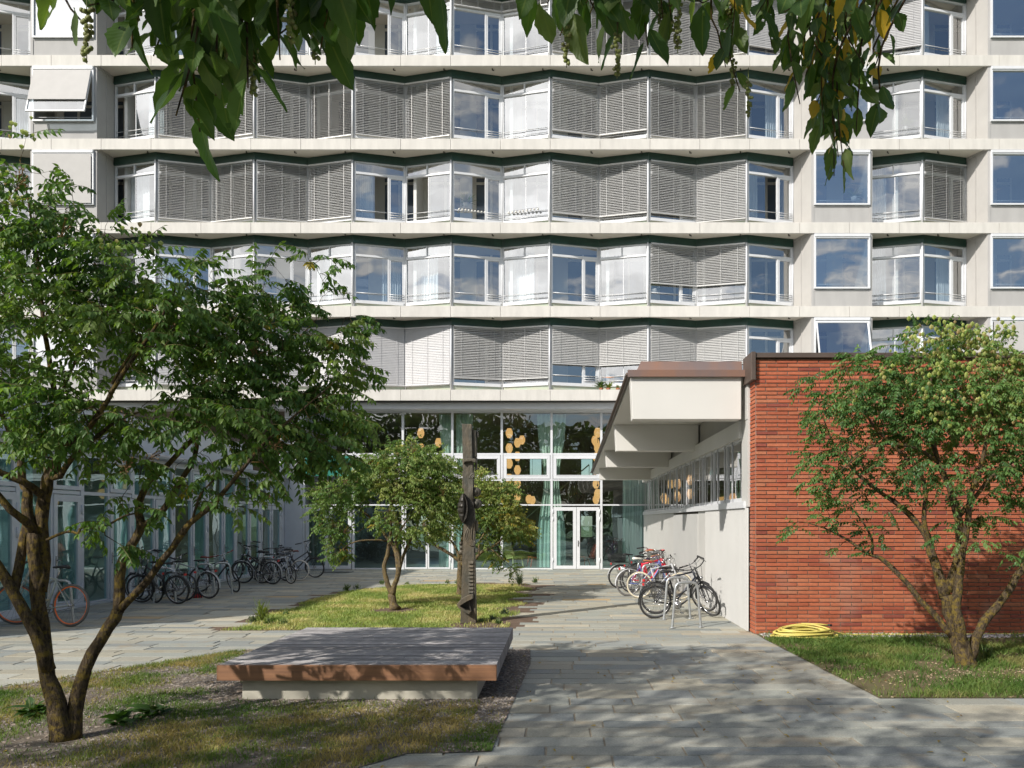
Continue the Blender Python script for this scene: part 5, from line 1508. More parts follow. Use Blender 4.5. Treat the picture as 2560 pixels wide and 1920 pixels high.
# --- trees beside and behind the viewer: their shade falls on the court
def shade_tree(base, h, masses, n_cl, label, seed, trunk_r=.2):
    bx, by = base
    lim = [([(bx, by, 0), (bx + .1, by, h * .25), (bx - .05, by + .1, h * .5), (bx, by, h * .8)], [trunk_r, trunk_r * .75, trunk_r * .55, trunk_r * .2])]
    for (c, r, *_) in masses:
        lim.append(([(bx, by, h * .3), ((bx + c[0]) / 2, (by + c[1]) / 2, (h * .3 + c[2]) / 2 + .3), c], [trunk_r * .4, trunk_r * .25, .03]))
    return tree("shade_tree", (bx, by, 0), lim, masses, n_cl, .15, label, simple=True, seed=seed, leaves_per=3, cols=((.03, .07, .02), (.05, .10, .025), (.08, .13, .03)))
shade_tree((-8.4, -1.8), 10, [((-7.6, -.4, 6.6), (2.2, 2.0, 1.5), .8), ((-5.6, .4, 7.2), (2.0, 1.9, 1.4), .8), ((-7, 1.8, 8.6), (2.4, 1.8, 1.5), .7), ((-10, -.8, 7.5), (2.2, 2.2, 1.6), .7), ((-4.4, -1.4, 6.4), (1.6, 1.8, 1.2), .7)], 900,
           "tall leafy tree outside the picture that shades the front planting bed", 23, .26)
shade_tree((1.6, -3.8), 8, [((-2.0, -3.2, 6.0), (2.0, 1.7, 1.3), .8), ((.6, -2.4, 6.6), (2.0, 1.7, 1.3), .8), ((-1.2, -.8, 6.9), (1.8, 1.4, 1.1), .55), ((2.6, -4.6, 6.4), (2.0, 1.8, 1.4), .6), ((-3.6, -1.0, 7.6), (1.5, 1.3, 1.1), .5), ((.2, -5.2, 7.4), (2.2, 1.8, 1.5), .6)], 960,
           "leafy tree behind the viewer that shades the near paving", 29, .22)
# a far wood behind the viewer, seen mirrored in the hall glass
rng = np.random.default_rng(77)
n = 24000
xx = rng.uniform(-45, 50, n); hh = 10.5 + 6.0 * fbm(xx * .12, xx * 0 + 3, 4) + 1.5 * vnoise(xx * .5, xx * 0, 8)
P = np.stack([xx, -34 + rng.normal(0, 2.2, n), hh * rng.random(n) ** .8 + .2], 1)
A = unit(rng.normal(0, 1, (n, 3))); Nn = unit(rng.normal(0, 1, (n, 3)))
V = leaf_arrays(P, A, Nn, rng.uniform(.5, 1.0, n), rng.uniform(.35, .7, n))
C = np.array([(.03, .065, .018), (.05, .09, .024), (.075, .11, .03)])[rng.integers(0, 3, n)] * rng.uniform(.7, 1.2, (n, 1))
tag(link("woods", make_crown_mesh("woods", V, C, [M["leaf"]])), kind="stuff")

# a low wing added out of view to cast the shadow over the left court
block = empty("shadow_block", (-20, 14, 0), label="flat roofed pale wing added beyond the left edge to cast shade on the paving", cat="building")
b = MB(); b.box(-4, 3.9, -7.2, 7.4, 0, 10.2); b.build("wall", M["render"], block)
b = MB(); b.box(-4.1, 4.0, -7.3, 7.5, 10.2, 10.4); b.build("roof", M["brown_sheet"], block)
for yy in (-5.5, -2.5, .5, 3.5):
    for zz_ in (4.6, 7.6):
        b = MB(); b.box(3.9, 3.96, yy, yy + 1.6, zz_, zz_ + 1.5); wo = b.build("window", M["alu"], block)
        b = MB(); b.box(3.96, 3.97, yy + .1, yy + 1.5, zz_ + .1, zz_ + 1.4); b.build("pane", M["inner_glass"], wo)

# ------------------------------------------------------------------ overhanging branches close to the camera
BS = np.linspace(0, 1, 11)
def bigleaf_template():
    s = BS
    w = np.sin(np.pi * s ** .85) ** .8 * .5; w[0] = .02; w[-1] = .01
    return s, w
def branch_tree():
    global rng
    rng = np.random.default_rng(101)
    rnd.seed(101)
    base = Vector((2.6, -1.6, 0))
    root = empty("overhanging_tree", base, label="tree whose large drooping leaves hang in from the top edge of the picture", cat="tree")
    b = MB()
    def limb(pts, rs, n=8):
        p, r = smooth_path(pts, rs, .08)
        b.tube([q - base for q in p], r, n, wob=.04)
        return p
    limb([base, base + Vector((-.1, .1, 1.6)), base + Vector((-.3, .4, 3.2)), base + Vector((-.8, .9, 4.6))], [.14, .12, .09, .06], 12)
    limb([base + Vector((-.3, .4, 3.2)), (1.4, .6, 4.3), (.7, 2.2, 4.35), (.3, 3.0, 4.1)], [.06, .04, .022, .009])
    limb([base + Vector((-.5, .6, 3.9)), (.8, -.2, 4.5), (-.5, 1.1, 4.1), (-.9, 2.1, 3.52)], [.05, .035, .02, .008])
    limb([(1.4, .6, 4.3), (1.3, 1.9, 4.5), (.95, 3.0, 4.3)], [.03, .02, .009])
    twigs = []
    def droop(px, py0, py1, D, n, ln, yellow=0.0, lean=0.0, tone=0):
        twigs.append((px, py0, py1, D, n, ln, yellow, lean, tone))
    # left cluster (nearer)
    for a in [(210, -120, 60, 2.0, 5, .150), (330, -140, 120, 1.95, 6, .155), (440, -150, 290, 2.0, 11, .165), (500, -100, 330, 2.05, 9, .165), (540, -150, 240, 2.05, 9, .165), (620, -120, 220, 1.95, 8, .16), (700, -140, 150, 2.05, 7, .15),
              (800, -120, 130, 2.1, 7, .16), (890, -130, 60, 2.1, 6, .16), (1110, -120, -10, 2.1, 3, .13), (480, -150, 30, 1.9, 7, .15), (760, -150, 20, 2.0, 7, .15), (580, -160, 60, 2.1, 8, .16), (380, -150, 20, 2.05, 5, .15), (660, -150, 10, 2.0, 6, .16), (930, -150, -20, 2.1, 4, .15), (300, -150, 0, 2.1, 5, .15)]:
        droop(*a[:4], int(a[4] * 1.35), a[5], 0.01, 0, 0)
    # middle cluster
    for a in [(1400, -120, 90, 2.5, 7, .165), (1470, -120, 50, 2.6, 7, .16), (1540, -140, 120, 2.6, 8, .16), (1620, -140, 120, 2.6, 8, .165), (1680, -130, 60, 2.7, 6, .15), (1740, -120, 0, 2.7, 6, .15)]:
        droop(*a[:4], int(a[4] * 1.3), a[5], 0.03, 0, 1)
    # right cluster (smaller leaves, some yellow)
    for a in [(1830, -120, 90, 3.0, 12, .15), (1850, 0, 230, 3.0, 9, .13), (1930, -100, 120, 3.1, 10, .135), (1990, -120, 200, 3.1, 16, .14), (2060, -60, 330, 3.1, 20, .14), (2110, 0, 420, 3.15, 18, .13), (2085, 150, 440, 3.2, 12, .125), (2140, 100, 330, 3.2, 12, .125), (2030, 50, 280, 3.1, 12, .135),
              (2160, -100, 160, 3.1, 12, .13), (2200, -60, 60, 3.2, 9, .125), (2000, 50, 260, 3.0, 12, .135), (2080, 100, 340, 3.2, 12, .13), (1890, -100, 40, 3.0, 8, .14), (1960, -100, 30, 2.6, 7, .15), (2190, 120, 270, 3.15, 7, .13), (2130, -100, 20, 2.9, 8, .14)]:
        droop(*a[:4], int(a[4] * 1.15), a[5], 0.10, 0, 2)
    P, A, Nn, L, W, C, K = [], [], [], [], [], [], []
    pods = MB()
    tones = [np.array([(.045, .095, .022), (.07, .135, .03), (.115, .18, .055)]), np.array([(.05, .105, .026), (.08, .15, .036), (.14, .20, .07)]), np.array([(.055, .11, .028), (.09, .15, .04), (.15, .20, .075)])]
    extra = []
    for (px, py0, py1, D, n, ln, yl, lean, tone) in twigs:
        extra.append((px + rng.uniform(-38, 38), py0, py1 - rng.uniform(10, 90), D + rng.uniform(.05, .3), n, ln, yl, lean, tone))
        if py1 > -20 and px < 1800: extra.append((px + rng.uniform(-60, 60), py0, py1 * .55 - 20, D + rng.uniform(-.1, .25), n, ln, yl, lean, tone))
    for (px, py0, py1, D, n, ln, yl, lean, tone) in twigs + extra:
        p0 = at(px + rng.uniform(-40, 40), py0, D + rng.uniform(-.15, .15)); p1 = at(px, py1, D)
        mid = p0.lerp(p1, .5) + Vector(rng.normal(0, .03, 3))
        pts, rs = smooth_path([p0 + Vector((.12, -.1, .25)), p0, mid, p1], [.006, .0045, .0032, .002], .05)
        b.tube([q - base for q in pts], rs, 5, caps=False)
        for i in range(n):
            f = (i + .6) / n
            q = pts[min(len(pts) - 1, int(f * (len(pts) - 1)))]
            az = i * 2.4 + rng.uniform(-.5, .5)
            out = np.array((math.cos(az), math.sin(az), 0))
            a = unit(out * rng.uniform(.25, .85) + np.array((0, 0, -1.0)))
            nn = unit(np.cross(np.cross(a, np.array((0, 0, 1.0))), a) * .8 + rng.normal(0, .45, 3) + np.array((-.1, -.35, .25)))
            P.append(np.array(q) + out * .012); A.append(a); Nn.append(nn)
            l = ln * rng.uniform(.55, 1.05); L.append(l); W.append(l * rng.uniform(.38, .50))
            c = tones[tone][rng.choice(3, p=[.42, .4, .18])] * rng.uniform(.8, 1.2)
            if rng.random() < yl: c = np.array((.50, .33, .035)) * rng.uniform(.75, 1.05)
            C.append(c); K.append(rng.uniform(-.35, .45))
        if rng.random() < (.2 if tone < 2 else .12):          # a hanging tassel of winged fruit
            q0 = np.array(pts[-1]) + np.array((rng.uniform(-.03, .03), -.02, .03))
            for i in range(34):
                t = i / 34
                e = q0 + np.array((0, 0, -.13 * t)) + rng.normal(0, 1, 3) * .008 * (1 - t * .5)
                pods.lathe(Vector(e) - base, [(.001, .005), (.0065, .002), (.006, -.003), (.001, -.007)], 6, axis=tuple(rng.normal(0, 1, 3)))
            pods.tube([Vector(q0 + np.array((0, 0, .05))) - base, Vector(q0 + np.array((0, 0, -.14))) - base], .0014, 4)
    P, A, Nn, L, W, C, K = map(np.array, (P, A, Nn, L, W, C, K))
    n = len(P)
    A = unit(A); B = unit(np.cross(A, Nn)); Nn = np.cross(B, A)
    s, w_ = bigleaf_template()
    ns = len(s)
    V = np.zeros((n, ns, 5, 3)); UV = np.zeros((n, ns, 5, 3))
    fold = rng.uniform(.15, .55, n); twist = rng.normal(0, .45, n)
    tt = np.array([-1, -.5, 0, .5, 1])
    for si in range(ns):
        ser = 1 + .07 * (-1) ** si
        ca, sa = np.cos(twist * s[si]), np.sin(twist * s[si])
        Bx = B * ca[:, None] + Nn * sa[:, None]; Nx = Nn * ca[:, None] - B * sa[:, None]
        cen = P - np.array(base)[None] + A * (s[si] * L)[:, None] + Nn * (K * L * (s[si] ** 2) * -.5)[:, None]
        for ti, t in enumerate(tt):
            wv = w_[si] * W * t * (ser if abs(t) == 1 else 1)
            wav = .05 * W * np.sin(s[si] * 9 + t * 2 + twist * 7) * abs(t)
            V[:, si, ti] = cen + Bx * wv[:, None] + Nx * (np.abs(wv) * fold + wav)[:, None]
            UV[:, si, ti] = (t, s[si], 0)
    F = []
    idx = np.arange(n * ns * 5).reshape(n, ns, 5)
    q = np.stack([idx[:, :-1, :-1], idx[:, 1:, :-1], idx[:, 1:, 1:], idx[:, :-1, 1:]], -1)
    keep = rng.random(q.shape[:3]) > .012           # a few insect holes
    F = q[keep].reshape(-1, 4)
    T = np.repeat(C, ns * 5, 0)
    # brown scorched patches on the margins of some leaves
    me = np_mesh("crown", V.reshape(-1, 3), F, M["bigleaf"], T, UV.reshape(-1, 3), smooth=True)
    cr = link("crown", me, root)
    b.build("trunk", M["bark"], root)
    pm = pods.mesh("fruit_tassel", mat("fruit_tassel", (.20, .25, .06), .6, var=.25, scale=60, c2=(.11, .10, .035)))
    link("fruit_tassel", pm, root)["kind"] = "stuff"
branch_tree()
rnd.seed(3); rng = np.random.default_rng(3)
# ------------------------------------------------------------------ wooden bench platform
bn = empty("bench_platform", (-2.18, 10.08, 0), label="large square timber seating platform on a concrete plinth beside the paving", cat="bench")
b = MB(); b.box(-1.28, 1.28, -1.37, 1.27, 0, .232)
b.build("plinth", M["plinth"], bn, bevel=.008)
hx, hy = 1.5, 1.505
V, F, T = [], [], []
y = -hy + .05
k = 0
while y < hy - .005:
    wv = .048
    xs = [-hx + .004, hx]
    if k % 3 == 1: xs = [-hx + .004, rnd.uniform(-.8, .9), hx]
    for i in range(len(xs) - 1):
        o = len(V)
        x0, x1 = xs[i] + .002, xs[i + 1] - .002
        zt = .402 + rnd.uniform(-.0015, .0015)
        c = np.array(rnd.choice([(.26, .25, .248), (.325, .312, .308), (.21, .198, .195), (.37, .355, .35)])) * rnd.uniform(.85, 1.15)
        for (xx, yy, z) in ((x0, y, .24), (x1, y, .24), (x1, y + wv, .24), (x0, y + wv, .24), (x0, y, zt - .003), (x1, y, zt - .003), (x1, y + wv, zt - .003), (x0, y + wv, zt - .003), (x0 + .002, y + .004, zt), (x1 - .002, y + .004, zt), (x1 - .002, y + wv - .004, zt), (x0 + .002, y + wv - .004, zt)):
            V.append((xx, yy, z)); T.append(c)
        F += [(o, o + 3, o + 2, o + 1), (o + 8, o + 9, o + 10, o + 11)]
        for a in (0, 4):
            for j in range(4): F.append((o + a + j, o + a + (j + 1) % 4, o + a + 4 + (j + 1) % 4, o + a + 4 + j))
    y += wv + .0085; k += 1
link("deck", np_mesh("deck", np.array(V), F, M["wood_top"], np.array(T)), bn)
b = MB(); b.box(-hx, hx, -hy - .004, -hy + .042, .236, .402)
b.build("edge_board", M["wood_edge"], bn, bevel=.004)

# ------------------------------------------------------------------ bronze totem
tb = gnd(1172, 1557)
tt_ = empty("totem_sculpture", tb, label="tall dark bronze totem with stepped ladder, shell and boat shaped reliefs on the lawn", cat="sculpture")
def S_(x, y):           # from the picture: metres about the foot
    return ((x - 211) * .318 * tb.y / FPX, (1533 - y) * .338 * tb.y / FPX)
def SP(b, pts, y0, y1): b.prism([S_(*p) for p in pts], y0, y1)
b = MB()
SP(b, [(150, 1533), (272, 1533), (266, 1300), (258, 1000), (262, 800), (250, 600), (248, 400), (244, 330), (163, 330), (172, 420), (178, 560), (176, 800), (168, 960), (160, 1200)], -.10, .13)
SP(b, [(162, 66), (238, 68), (246, 330), (170, 335)], -.115, .12)
SP(b, [(238, 105), (268, 112), (272, 300), (244, 335)], -.06, .13)
SP(b, [(163, 415), (176, 415), (178, 545), (166, 538), (160, 525), (167, 512), (160, 498), (167, 484), (161, 470), (168, 456), (161, 442), (168, 428)], -.10, .02)
SP(b, [(208, 970), (252, 970), (256, 1533), (212, 1533)], -.075, -.02)
SP(b, [(150, 1430), (162, 1420), (162, 1533), (150, 1533)], -.08, .1)
b.build("shaft", M["bronze"], tt_, bevel=.006)
b = MB(); SP(b, [(252, 118), (262, 112), (286, 120), (286, 160), (272, 158), (264, 290), (254, 300)], -.03, .10); SP(b, [(262, 310), (275, 310), (275, 400), (262, 400)], -.05, .1)
b.build("side_plate", M["bronze_dark"], tt_, bevel=.004)
b = MB(); SP(b, [(172, 330), (180, 322), (266, 322), (276, 332), (272, 352), (250, 350), (244, 342), (186, 348), (184, 362), (174, 360)], -.17, -.02)
b.build("collar", M["bronze"], tt_, bevel=.012)
for (cx_, cy_, rr) in ((268, 566, 36), (275, 652, 37)):
    b = MB(); x, z = S_(cx_, cy_); r_ = rr * .338 * tb.y / FPX
    b.lathe((x, -.06, z), [(r_ * .9, 0), (r_, .02), (r_, .09), (r_ * .8, .11)], 22, axis=(0, 1, 0)); b.lathe((x - r_ * .1, -.075, z), [(r_ * .45, 0), (r_ * .5, .015)], 18, axis=(0, 1, 0))
    b.build("disc", M["bronze"], tt_)
# arch mouldings and the flowing bands
def arc(cx_, cy_, r0, a0, a1, w_, y_):
    pts = []
    for i in range(13):
        a = R(a0 + (a1 - a0) * i / 12)
        pts.append((cx_ + r0 * math.cos(a), cy_ - r0 * math.sin(a)))
    bb = MB()
    bb.tube([(S_(*p)[0], y_, S_(*p)[1]) for p in pts], w_, 7)
    return bb
for r0 in (18, 28, 40): 
    o = arc(262, 470, r0, 90, 180, .018, -.10); 
    x, z0 = S_(262 - r0, 470); _, z1 = S_(0, 620 + r0 * 3)
    o.tube([(x, -.10, z0), (x - .004, -.10, z1)], .018, 7)
    o.build("arch_rib", M["bronze"], tt_)
for k, r0 in enumerate((22, 36, 50, 64)):
    pts = [(262 - r0 * .5, 790), (258 - r0 * .75, 830), (262 - r0 * 1.15, 875), (258 - r0 * 1.0, 915), (262 - r0 * .4, 925 + r0 * .55), (266, 915 + r0 * .62)]
    p, r = smooth_path([(S_(*q)[0], -.105, S_(*q)[1]) for q in pts], [.019] * 6, .03)
    bb = MB(); bb.tube(p, r, 7); bb.build("swirl_band", M["bronze"], tt_)
# shell shield
b = MB()
vs, fs = [], []
nu, nv = 9, 17
for j in range(nv):
    v = j / (nv - 1)
    hw = math.sin(math.pi * v) ** .8
    for i in range(nu):
        u = i / (nu - 1) * 2 - 1
        x = 172 + (40 if u > 0 else 44) * u * hw; yy = 575 + 222 * v
        X, Z = S_(x, yy)
        vs.append((X, -.12 - .13 * (1 - u * u) * hw + (.05 * hw if (u < 0.2 and j in (5, 8, 11)) else 0), Z))
for j in range(nv - 1):
    for i in range(nu - 1): fs.append((j * nu + i, j * nu + i + 1, (j + 1) * nu + i + 1, (j + 1) * nu + i))
b.add(vs, fs)
SP(b, [(180, 578), (210, 640), (214, 700), (205, 755), (176, 795), (200, 730), (206, 680), (200, 630)], -.25, -.08)
sh = b.build("shell_shield", M["bronze_dark"], tt_)
s_ = sh.modifiers.new("solid", "SOLIDIFY"); s_.thickness = .02
b = MB(); SP(b, [(182, 578), (255, 645), (262, 780), (236, 820), (186, 800), (212, 720), (210, 650)], -.125, -.05); b.build("shield_wing", M["bronze_dark"], tt_, bevel=.006)
for (cx_, cy_, rr) in ((150, 945, 15), (156, 975, 17), (154, 1010, 21)):
    b = MB(); x, z = S_(cx_, cy_); r_ = rr * .338 * tb.y / FPX
    b.lathe((x, -.07, z), [(r_ * .3, -.03), (r_ * .85, -.012), (r_, .03), (r_ * .9, .08)], 16, axis=(0, 1, 0)); b.build("knob", M["bronze"], tt_)
b = MB(); SP(b, [(250, 985), (286, 985), (282, 1010), (252, 1015)], -.08, .06); SP(b, [(260, 780), (280, 778), (282, 850), (262, 855)], -.05, .1); b.build("bracket", M["bronze"], tt_, bevel=.005)
for i in range(9):
    y0 = 1072 + i * 27
    b = MB()
    x0, z0 = S_(214, y0 + 20); x1, z1 = S_(250, y0)
    b.add([(x0, -.075, z0), (x1, -.075, z0), (x1, -.075, z1), (x0, -.075, z1), (x0, -.135, z0), (x1, -.135, z0), (x1, -.095, z1), (x0, -.095, z1)], [(0, 1, 2, 3), (4, 5, 6, 7), (0, 1, 5, 4), (1, 2, 6, 5), (2, 3, 7, 6), (3, 0, 4, 7)])
    b.build("ladder_step", M["bronze"], tt_)
b = MB()
SP(b, [(128, 1388), (160, 1350), (210, 1322), (256, 1312), (256, 1345), (215, 1362), (175, 1385), (148, 1402)], -.24, -.03)
SP(b, [(128, 1388), (150, 1400), (200, 1430), (240, 1438), (224, 1462), (180, 1440), (140, 1412)], -.24, -.03)
b.build("boat_relief", M["bronze"], tt_, bevel=.006)
b = MB(); SP(b, [(180, 1390), (215, 1365), (250, 1350), (250, 1435), (225, 1445)], -.11, -.05); SP(b, [(214, 1370), (222, 1370), (240, 1440), (228, 1440)], -.16, -.05); b.build("boat_infill", M["bronze_dark"], tt_)

# ------------------------------------------------------------------ bicycles
def bicycle(pos, yaw, lean, label, group, frame=(.016, .017, .019), style="dutch", tyre=None, rim=None, bars="city", steer=0.0, saddle=(.015, .015, .016), grips=(.015, .015, .016),
            fenders=None, rack=True, basket=None, scale=1.0, wheel_r=.34, bar_c=None, stand=True, sidebag=False, light=True, wb=1.06):
    root = empty("bicycle", pos, (lean, 0, yaw), label, "bicycle", group)
    root.scale = (scale,) * 3
    fm = paint(frame); bk = M["black"]; ch = M["chrome"] if bar_c is None else paint(bar_c)
    r = wheel_r
    bb, st = Vector((.45, 0, .28)), Vector((.29, 0, .78))
    hb, ht = Vector((wb - .16, 0, r * 2 + .04)), Vector((wb - .24, 0, .90))
    F0, R0 = Vector((wb, 0, r)), Vector((0, 0, r))
    ax = (ht - hb).normalized()
    ST = Matrix.Translation(hb) @ Matrix.Rotation(steer, 4, ax) @ Matrix.Translation(-hb)
    def W(c, tr, nm="wheel"):
        sp_ = MB(); sp_.T = tr
        sp_.tube([c + Vector((0, -.05, 0)), c + Vector((0, .05, 0))], .022, 8)
        for i in range(20):
            a = 2 * math.pi * i / 20; s = .03 if i % 2 else -.03
            sp_.tube([c + Vector((math.cos(a + .25) * .02, s, math.sin(a + .25) * .02)), c + Vector((math.cos(a) * (r - .035), 0, math.sin(a) * (r - .035)))], .0017, 3, caps=False)
        wo = sp_.build(nm, M["chrome"], root)
        t = MB(); t.T = tr; t.torus(c, (0, 1, 0), r - .021, .021, 40, 8)
        t.build("tyre", M["rubber"] if tyre is None else paint(tyre, .8), wo)
        t = MB(); t.T = tr; t.torus(c, (0, 1, 0), r - .043, .011, 40, 6)
        t.build("rim", M["chrome"] if rim is None else paint(rim, .4), wo)
        return wo
    W(R0, None); W(F0, ST)
    f = MB()
    tr_ = .019 if style != "mtb" else .022
    if style == "single": tr_ = .016
    if style in ("dutch", "low"):
        dn = [hb + ax * .05, Vector((wb - .36, 0, .47)), Vector((.56, 0, .30)), bb] if style == "low" else [hb + ax * .04, bb]
        p, rr = smooth_path(dn, [tr_ * 1.15] * len(dn), .06); f.tube(p, rr, 8)
        up = [hb + ax * .16, Vector((wb - .44, 0, .60)), Vector((.42, 0, .45))] if style == "low" else [hb + ax * .17, Vector((.36, 0, .56))]
        p, rr = smooth_path(up, [tr_] * len(up), .06); f.tube(p, rr, 8)
    else:
        f.tube([hb + ax * .04, bb], tr_ * 1.15, 8); f.tube([ht - ax * .03, st - Vector((0, 0, .03))], tr_, 8)
    f.tube([bb, st], tr_, 8); f.tube([hb, ht], tr_ * 1.25, 8)
    for s in (-1, 1):
        f.tube([bb + Vector((0, s * .03, 0)), R0 + Vector((0, s * .055, 0))], .010, 6)
        f.tube([st + Vector((0, s * .02, -.06)), R0 + Vector((0, s * .055, 0))], .009, 6)
    f.build("frame", fm, root)
    k = MB(); k.T = ST
    for s in (-1, 1):
        p, rr = smooth_path([hb + Vector((0, s * .045, 0)), hb.lerp(F0, .55) + Vector((.0, s * .052, 0)), F0 + Vector((0, s * .05, 0))], [.014, .012, .009], .06)
        k.tube(p, rr, 6)
    k.bar(hb + Vector((0, -.05, 0)), hb + Vector((0, .05, 0)), .03)
    k.build("fork", fm, root)
    h = MB(); h.T = ST
    top = ht + ax * .16
    h.tube([ht, top], .013, 6)
    cen = top + Vector((.05, 0, 0)); h.tube([top, cen], .014, 6)
    gr = []
    for s in (-1, 1):
        if bars == "city": pts = [cen, cen + Vector((.03, s * .10, .03)), cen + Vector((-.02, s * .25, .07)), cen + Vector((-.15, s * .30, .05)), cen + Vector((-.25, s * .31, .03))]
        elif bars == "high": pts = [cen, cen + Vector((.05, s * .10, .10)), cen + Vector((.0, s * .26, .17)), cen + Vector((-.12, s * .30, .15)), cen + Vector((-.22, s * .31, .13))]
        else: pts = [cen, cen + Vector((.0, s * .08, .0)), cen + Vector((-.01, s * .18, .02)), cen + Vector((-.05, s * .30, .02))]
        p, rr = smooth_path(pts, [.011] * len(pts), .04); h.tube(p, rr, 6); gr.append((p[-5] if len(p) > 6 else p[-2], p[-1]))
        q = p[-6] if len(p) > 7 else p[-3]
        h.tube([q + Vector((.02, 0, -.01)), q + Vector((.045, s * .01, -.035)), p[-1] + Vector((.05, 0, -.03))], .005, 4)
    ho = h.build("handlebar", ch, root)
    for a, c in gr:
        g_ = MB(); g_.T = ST; g_.tube([a, c, c + (c - a).normalized() * .03], .017, 8); g_.build("grip", paint(grips, .7), ho)
    cb_ = MB(); cb_.T = ST
    cb_.tube([cen + Vector((-.02, .15, .03)), cen + Vector((.10, .05, .0)), hb + Vector((.05, 0, .06)), hb.lerp(F0, .3)], .004, 4)
    cb_.tube([cen + Vector((-.02, -.15, .03)), cen + Vector((.09, -.04, -.03)), ht + Vector((.01, 0, -.05))], .004, 4)
    cb_.build("cable", bk, ho)
    s_ = MB()
    sc = st + (st - bb).normalized() * .16
    s_.tube([st, sc], .013, 6)
    s_.build("seat_post", M["chrome"], root)
    sd_ = MB()
    ring = []
    for (x, w_, z, t) in ((-.15, .055, .02, .045), (-.12, .08, .035, .06), (-.04, .075, .03, .055), (.05, .035, .025, .04), (.13, .018, .02, .03)):
        ring.append([sc + Vector((x, w_ * math.cos(a), z + (t * .5) * math.sin(a))) for a in [2 * math.pi * j / 10 for j in range(10)]])
    vs = [v for q in ring for v in q]; fs = [(i * 10 + j, i * 10 + (j + 1) % 10, (i + 1) * 10 + (j + 1) % 10, (i + 1) * 10 + j) for i in range(4) for j in range(10)]
    fs += [tuple(range(10)), tuple(40 + j for j in range(10))]
    sd_.add(vs, fs, True); sd_.build("saddle", paint(saddle, .55), root)
    c_ = MB()
    c_.torus(bb + Vector((0, -.05, 0)), (0, 1, 0), .075, .007, 24, 6); c_.lathe(bb + Vector((0, -.06, 0)), [(.03, 0), (.03, .12)], 10, axis=(0, 1, 0))
    if style in ("dutch", "low"): c_.lathe(bb + Vector((0, -.06, 0)), [(.085, 0), (.085, .012)], 24, axis=(0, 1, 0))
    for s, an in ((-1, -1.1), (1, 2.04)):
        e = bb + Vector((math.cos(an) * .165, s * .075, math.sin(an) * .165))
        c_.bar(bb + Vector((0, s * .07, 0)), e, .018, .012); c_.bar(e, e + Vector((0, s * .09, 0)), .06, .022)
    c_.tube([bb + Vector((0, -.05, .07)), R0 + Vector((0, -.05, .035))], .005, 4); c_.tube([bb + Vector((0, -.05, -.07)), R0 + Vector((0, -.05, -.035))], .005, 4)
    c_.build("crank", M["chrome"], root)
    if fenders is not None:
        for c0, a0, a1, tr in ((R0, 10, 190, None), (F0, 60, 195, ST)):
            fd = MB(); fd.T = tr
            vs, fs = [], []
            nn = 16
            for i in range(nn + 1):
                a = R(a0 + (a1 - a0) * i / nn)
                for s, q in ((-.028, .012), (-.015, .022), (.015, .022), (.028, .012)): vs.append(c0 + Vector((math.cos(a) * (r + q), s, math.sin(a) * (r + q))))
            for i in range(nn):
                for j in range(3): fs.append((i * 4 + j, i * 4 + j + 1, (i + 1) * 4 + j + 1, (i + 1) * 4 + j))
            fd.add(vs, fs, True)
            for s in (-.03, .03): fd.tube([c0 + Vector((0, s * 1.6, 0)), c0 + Vector((math.cos(R(a1 - 25)) * (r + .012), s, math.sin(R(a1 - 25)) * (r + .012)))], .003, 4)
            fo = fd.build("fender", paint(fenders), root)
    if rack:
        k_ = MB(); zt = r * 2 + .06
        for s in (-.06, .06):
            k_.tube([(.22, s, zt), (-.24, s, zt)], .006, 5); k_.tube([(-.02, s, zt), (0, s * 1.1, r)], .005, 5); k_.tube([(-.18, s, zt), (0, s * 1.1, r)], .005, 5)
        for x in (-.24, -.1, .05, .2): k_.tube([(x, -.06, zt), (x, .06, zt)], .005, 5)
        k_.build("rack", bk if frame != (.10, .13, .34) else M["chrome"], root)
        l_ = MB(); l_.box(-.275, -.245, -.03, .03, zt - .06, zt - .01); l_.build("tail_light", M["red_plastic"], root)
    if basket is not None:
        k_ = MB()
        if basket == "rear": x0, x1, z0, z1, tr = -.30, .10, r * 2 + .08, r * 2 + .30, None
        else: x0, x1, z0, z1, tr = wb - .12, wb + .18, .86, 1.08, ST
        k_.T = tr
        for i in range(9):
            f_ = i / 8
            z = z0 + (z1 - z0) * f_; e = .03 * f_
            k_.tube([(x0 - e, -.16 - e, z), (x1 + e, -.16 - e, z), (x1 + e, .16 + e, z), (x0 - e, .16 + e, z)], .0035, 4, closed=True, smooth=False)
        for i in range(11):
            f_ = i / 10
            for s in (-1, 1):
                xx_ = x0 + (x1 - x0) * f_; k_.tube([(xx_, s * .16, z0), (xx_ + (f_ - .5) * .06, s * .19, z1)], .003, 4)
            yy = -.16 + .32 * f_
            k_.tube([(x0, yy, z0), (x0 - .03, yy * 1.19, z1)], .003, 4); k_.tube([(x1, yy, z0), (x1 + .03, yy * 1.19, z1)], .003, 4); k_.tube([(x0, yy, z0), (x1, yy, z0)], .003, 4)
        k_.build("basket", bk, root)
    if stand:
        k_ = MB(); k_.tube([bb + Vector((-.08, -.03, -.02)), (.30, -.17 - 0.0, .02)], .010, 6); k_.build("kickstand", bk, root)
    if light:
        k_ = MB(); k_.T = ST; k_.lathe(ht + Vector((.06, 0, -.04)), [(.012, 0), (.034, .03), (.036, .06), (.03, .065)], 12, axis=(1, 0, 0)); k_.build("headlight", M["chrome"], root)
    if sidebag:
        k_ = MB(); k_.box(-.2, .1, -.16, -.07, r + .02, r * 2 + .03); k_.build("pannier", bk, root, bevel=.02)
    return root
GL, GR = "bicycles parked along the glass pavilion", "bicycles parked beside the brick pavilion"
BK = (.016, .017, .019)
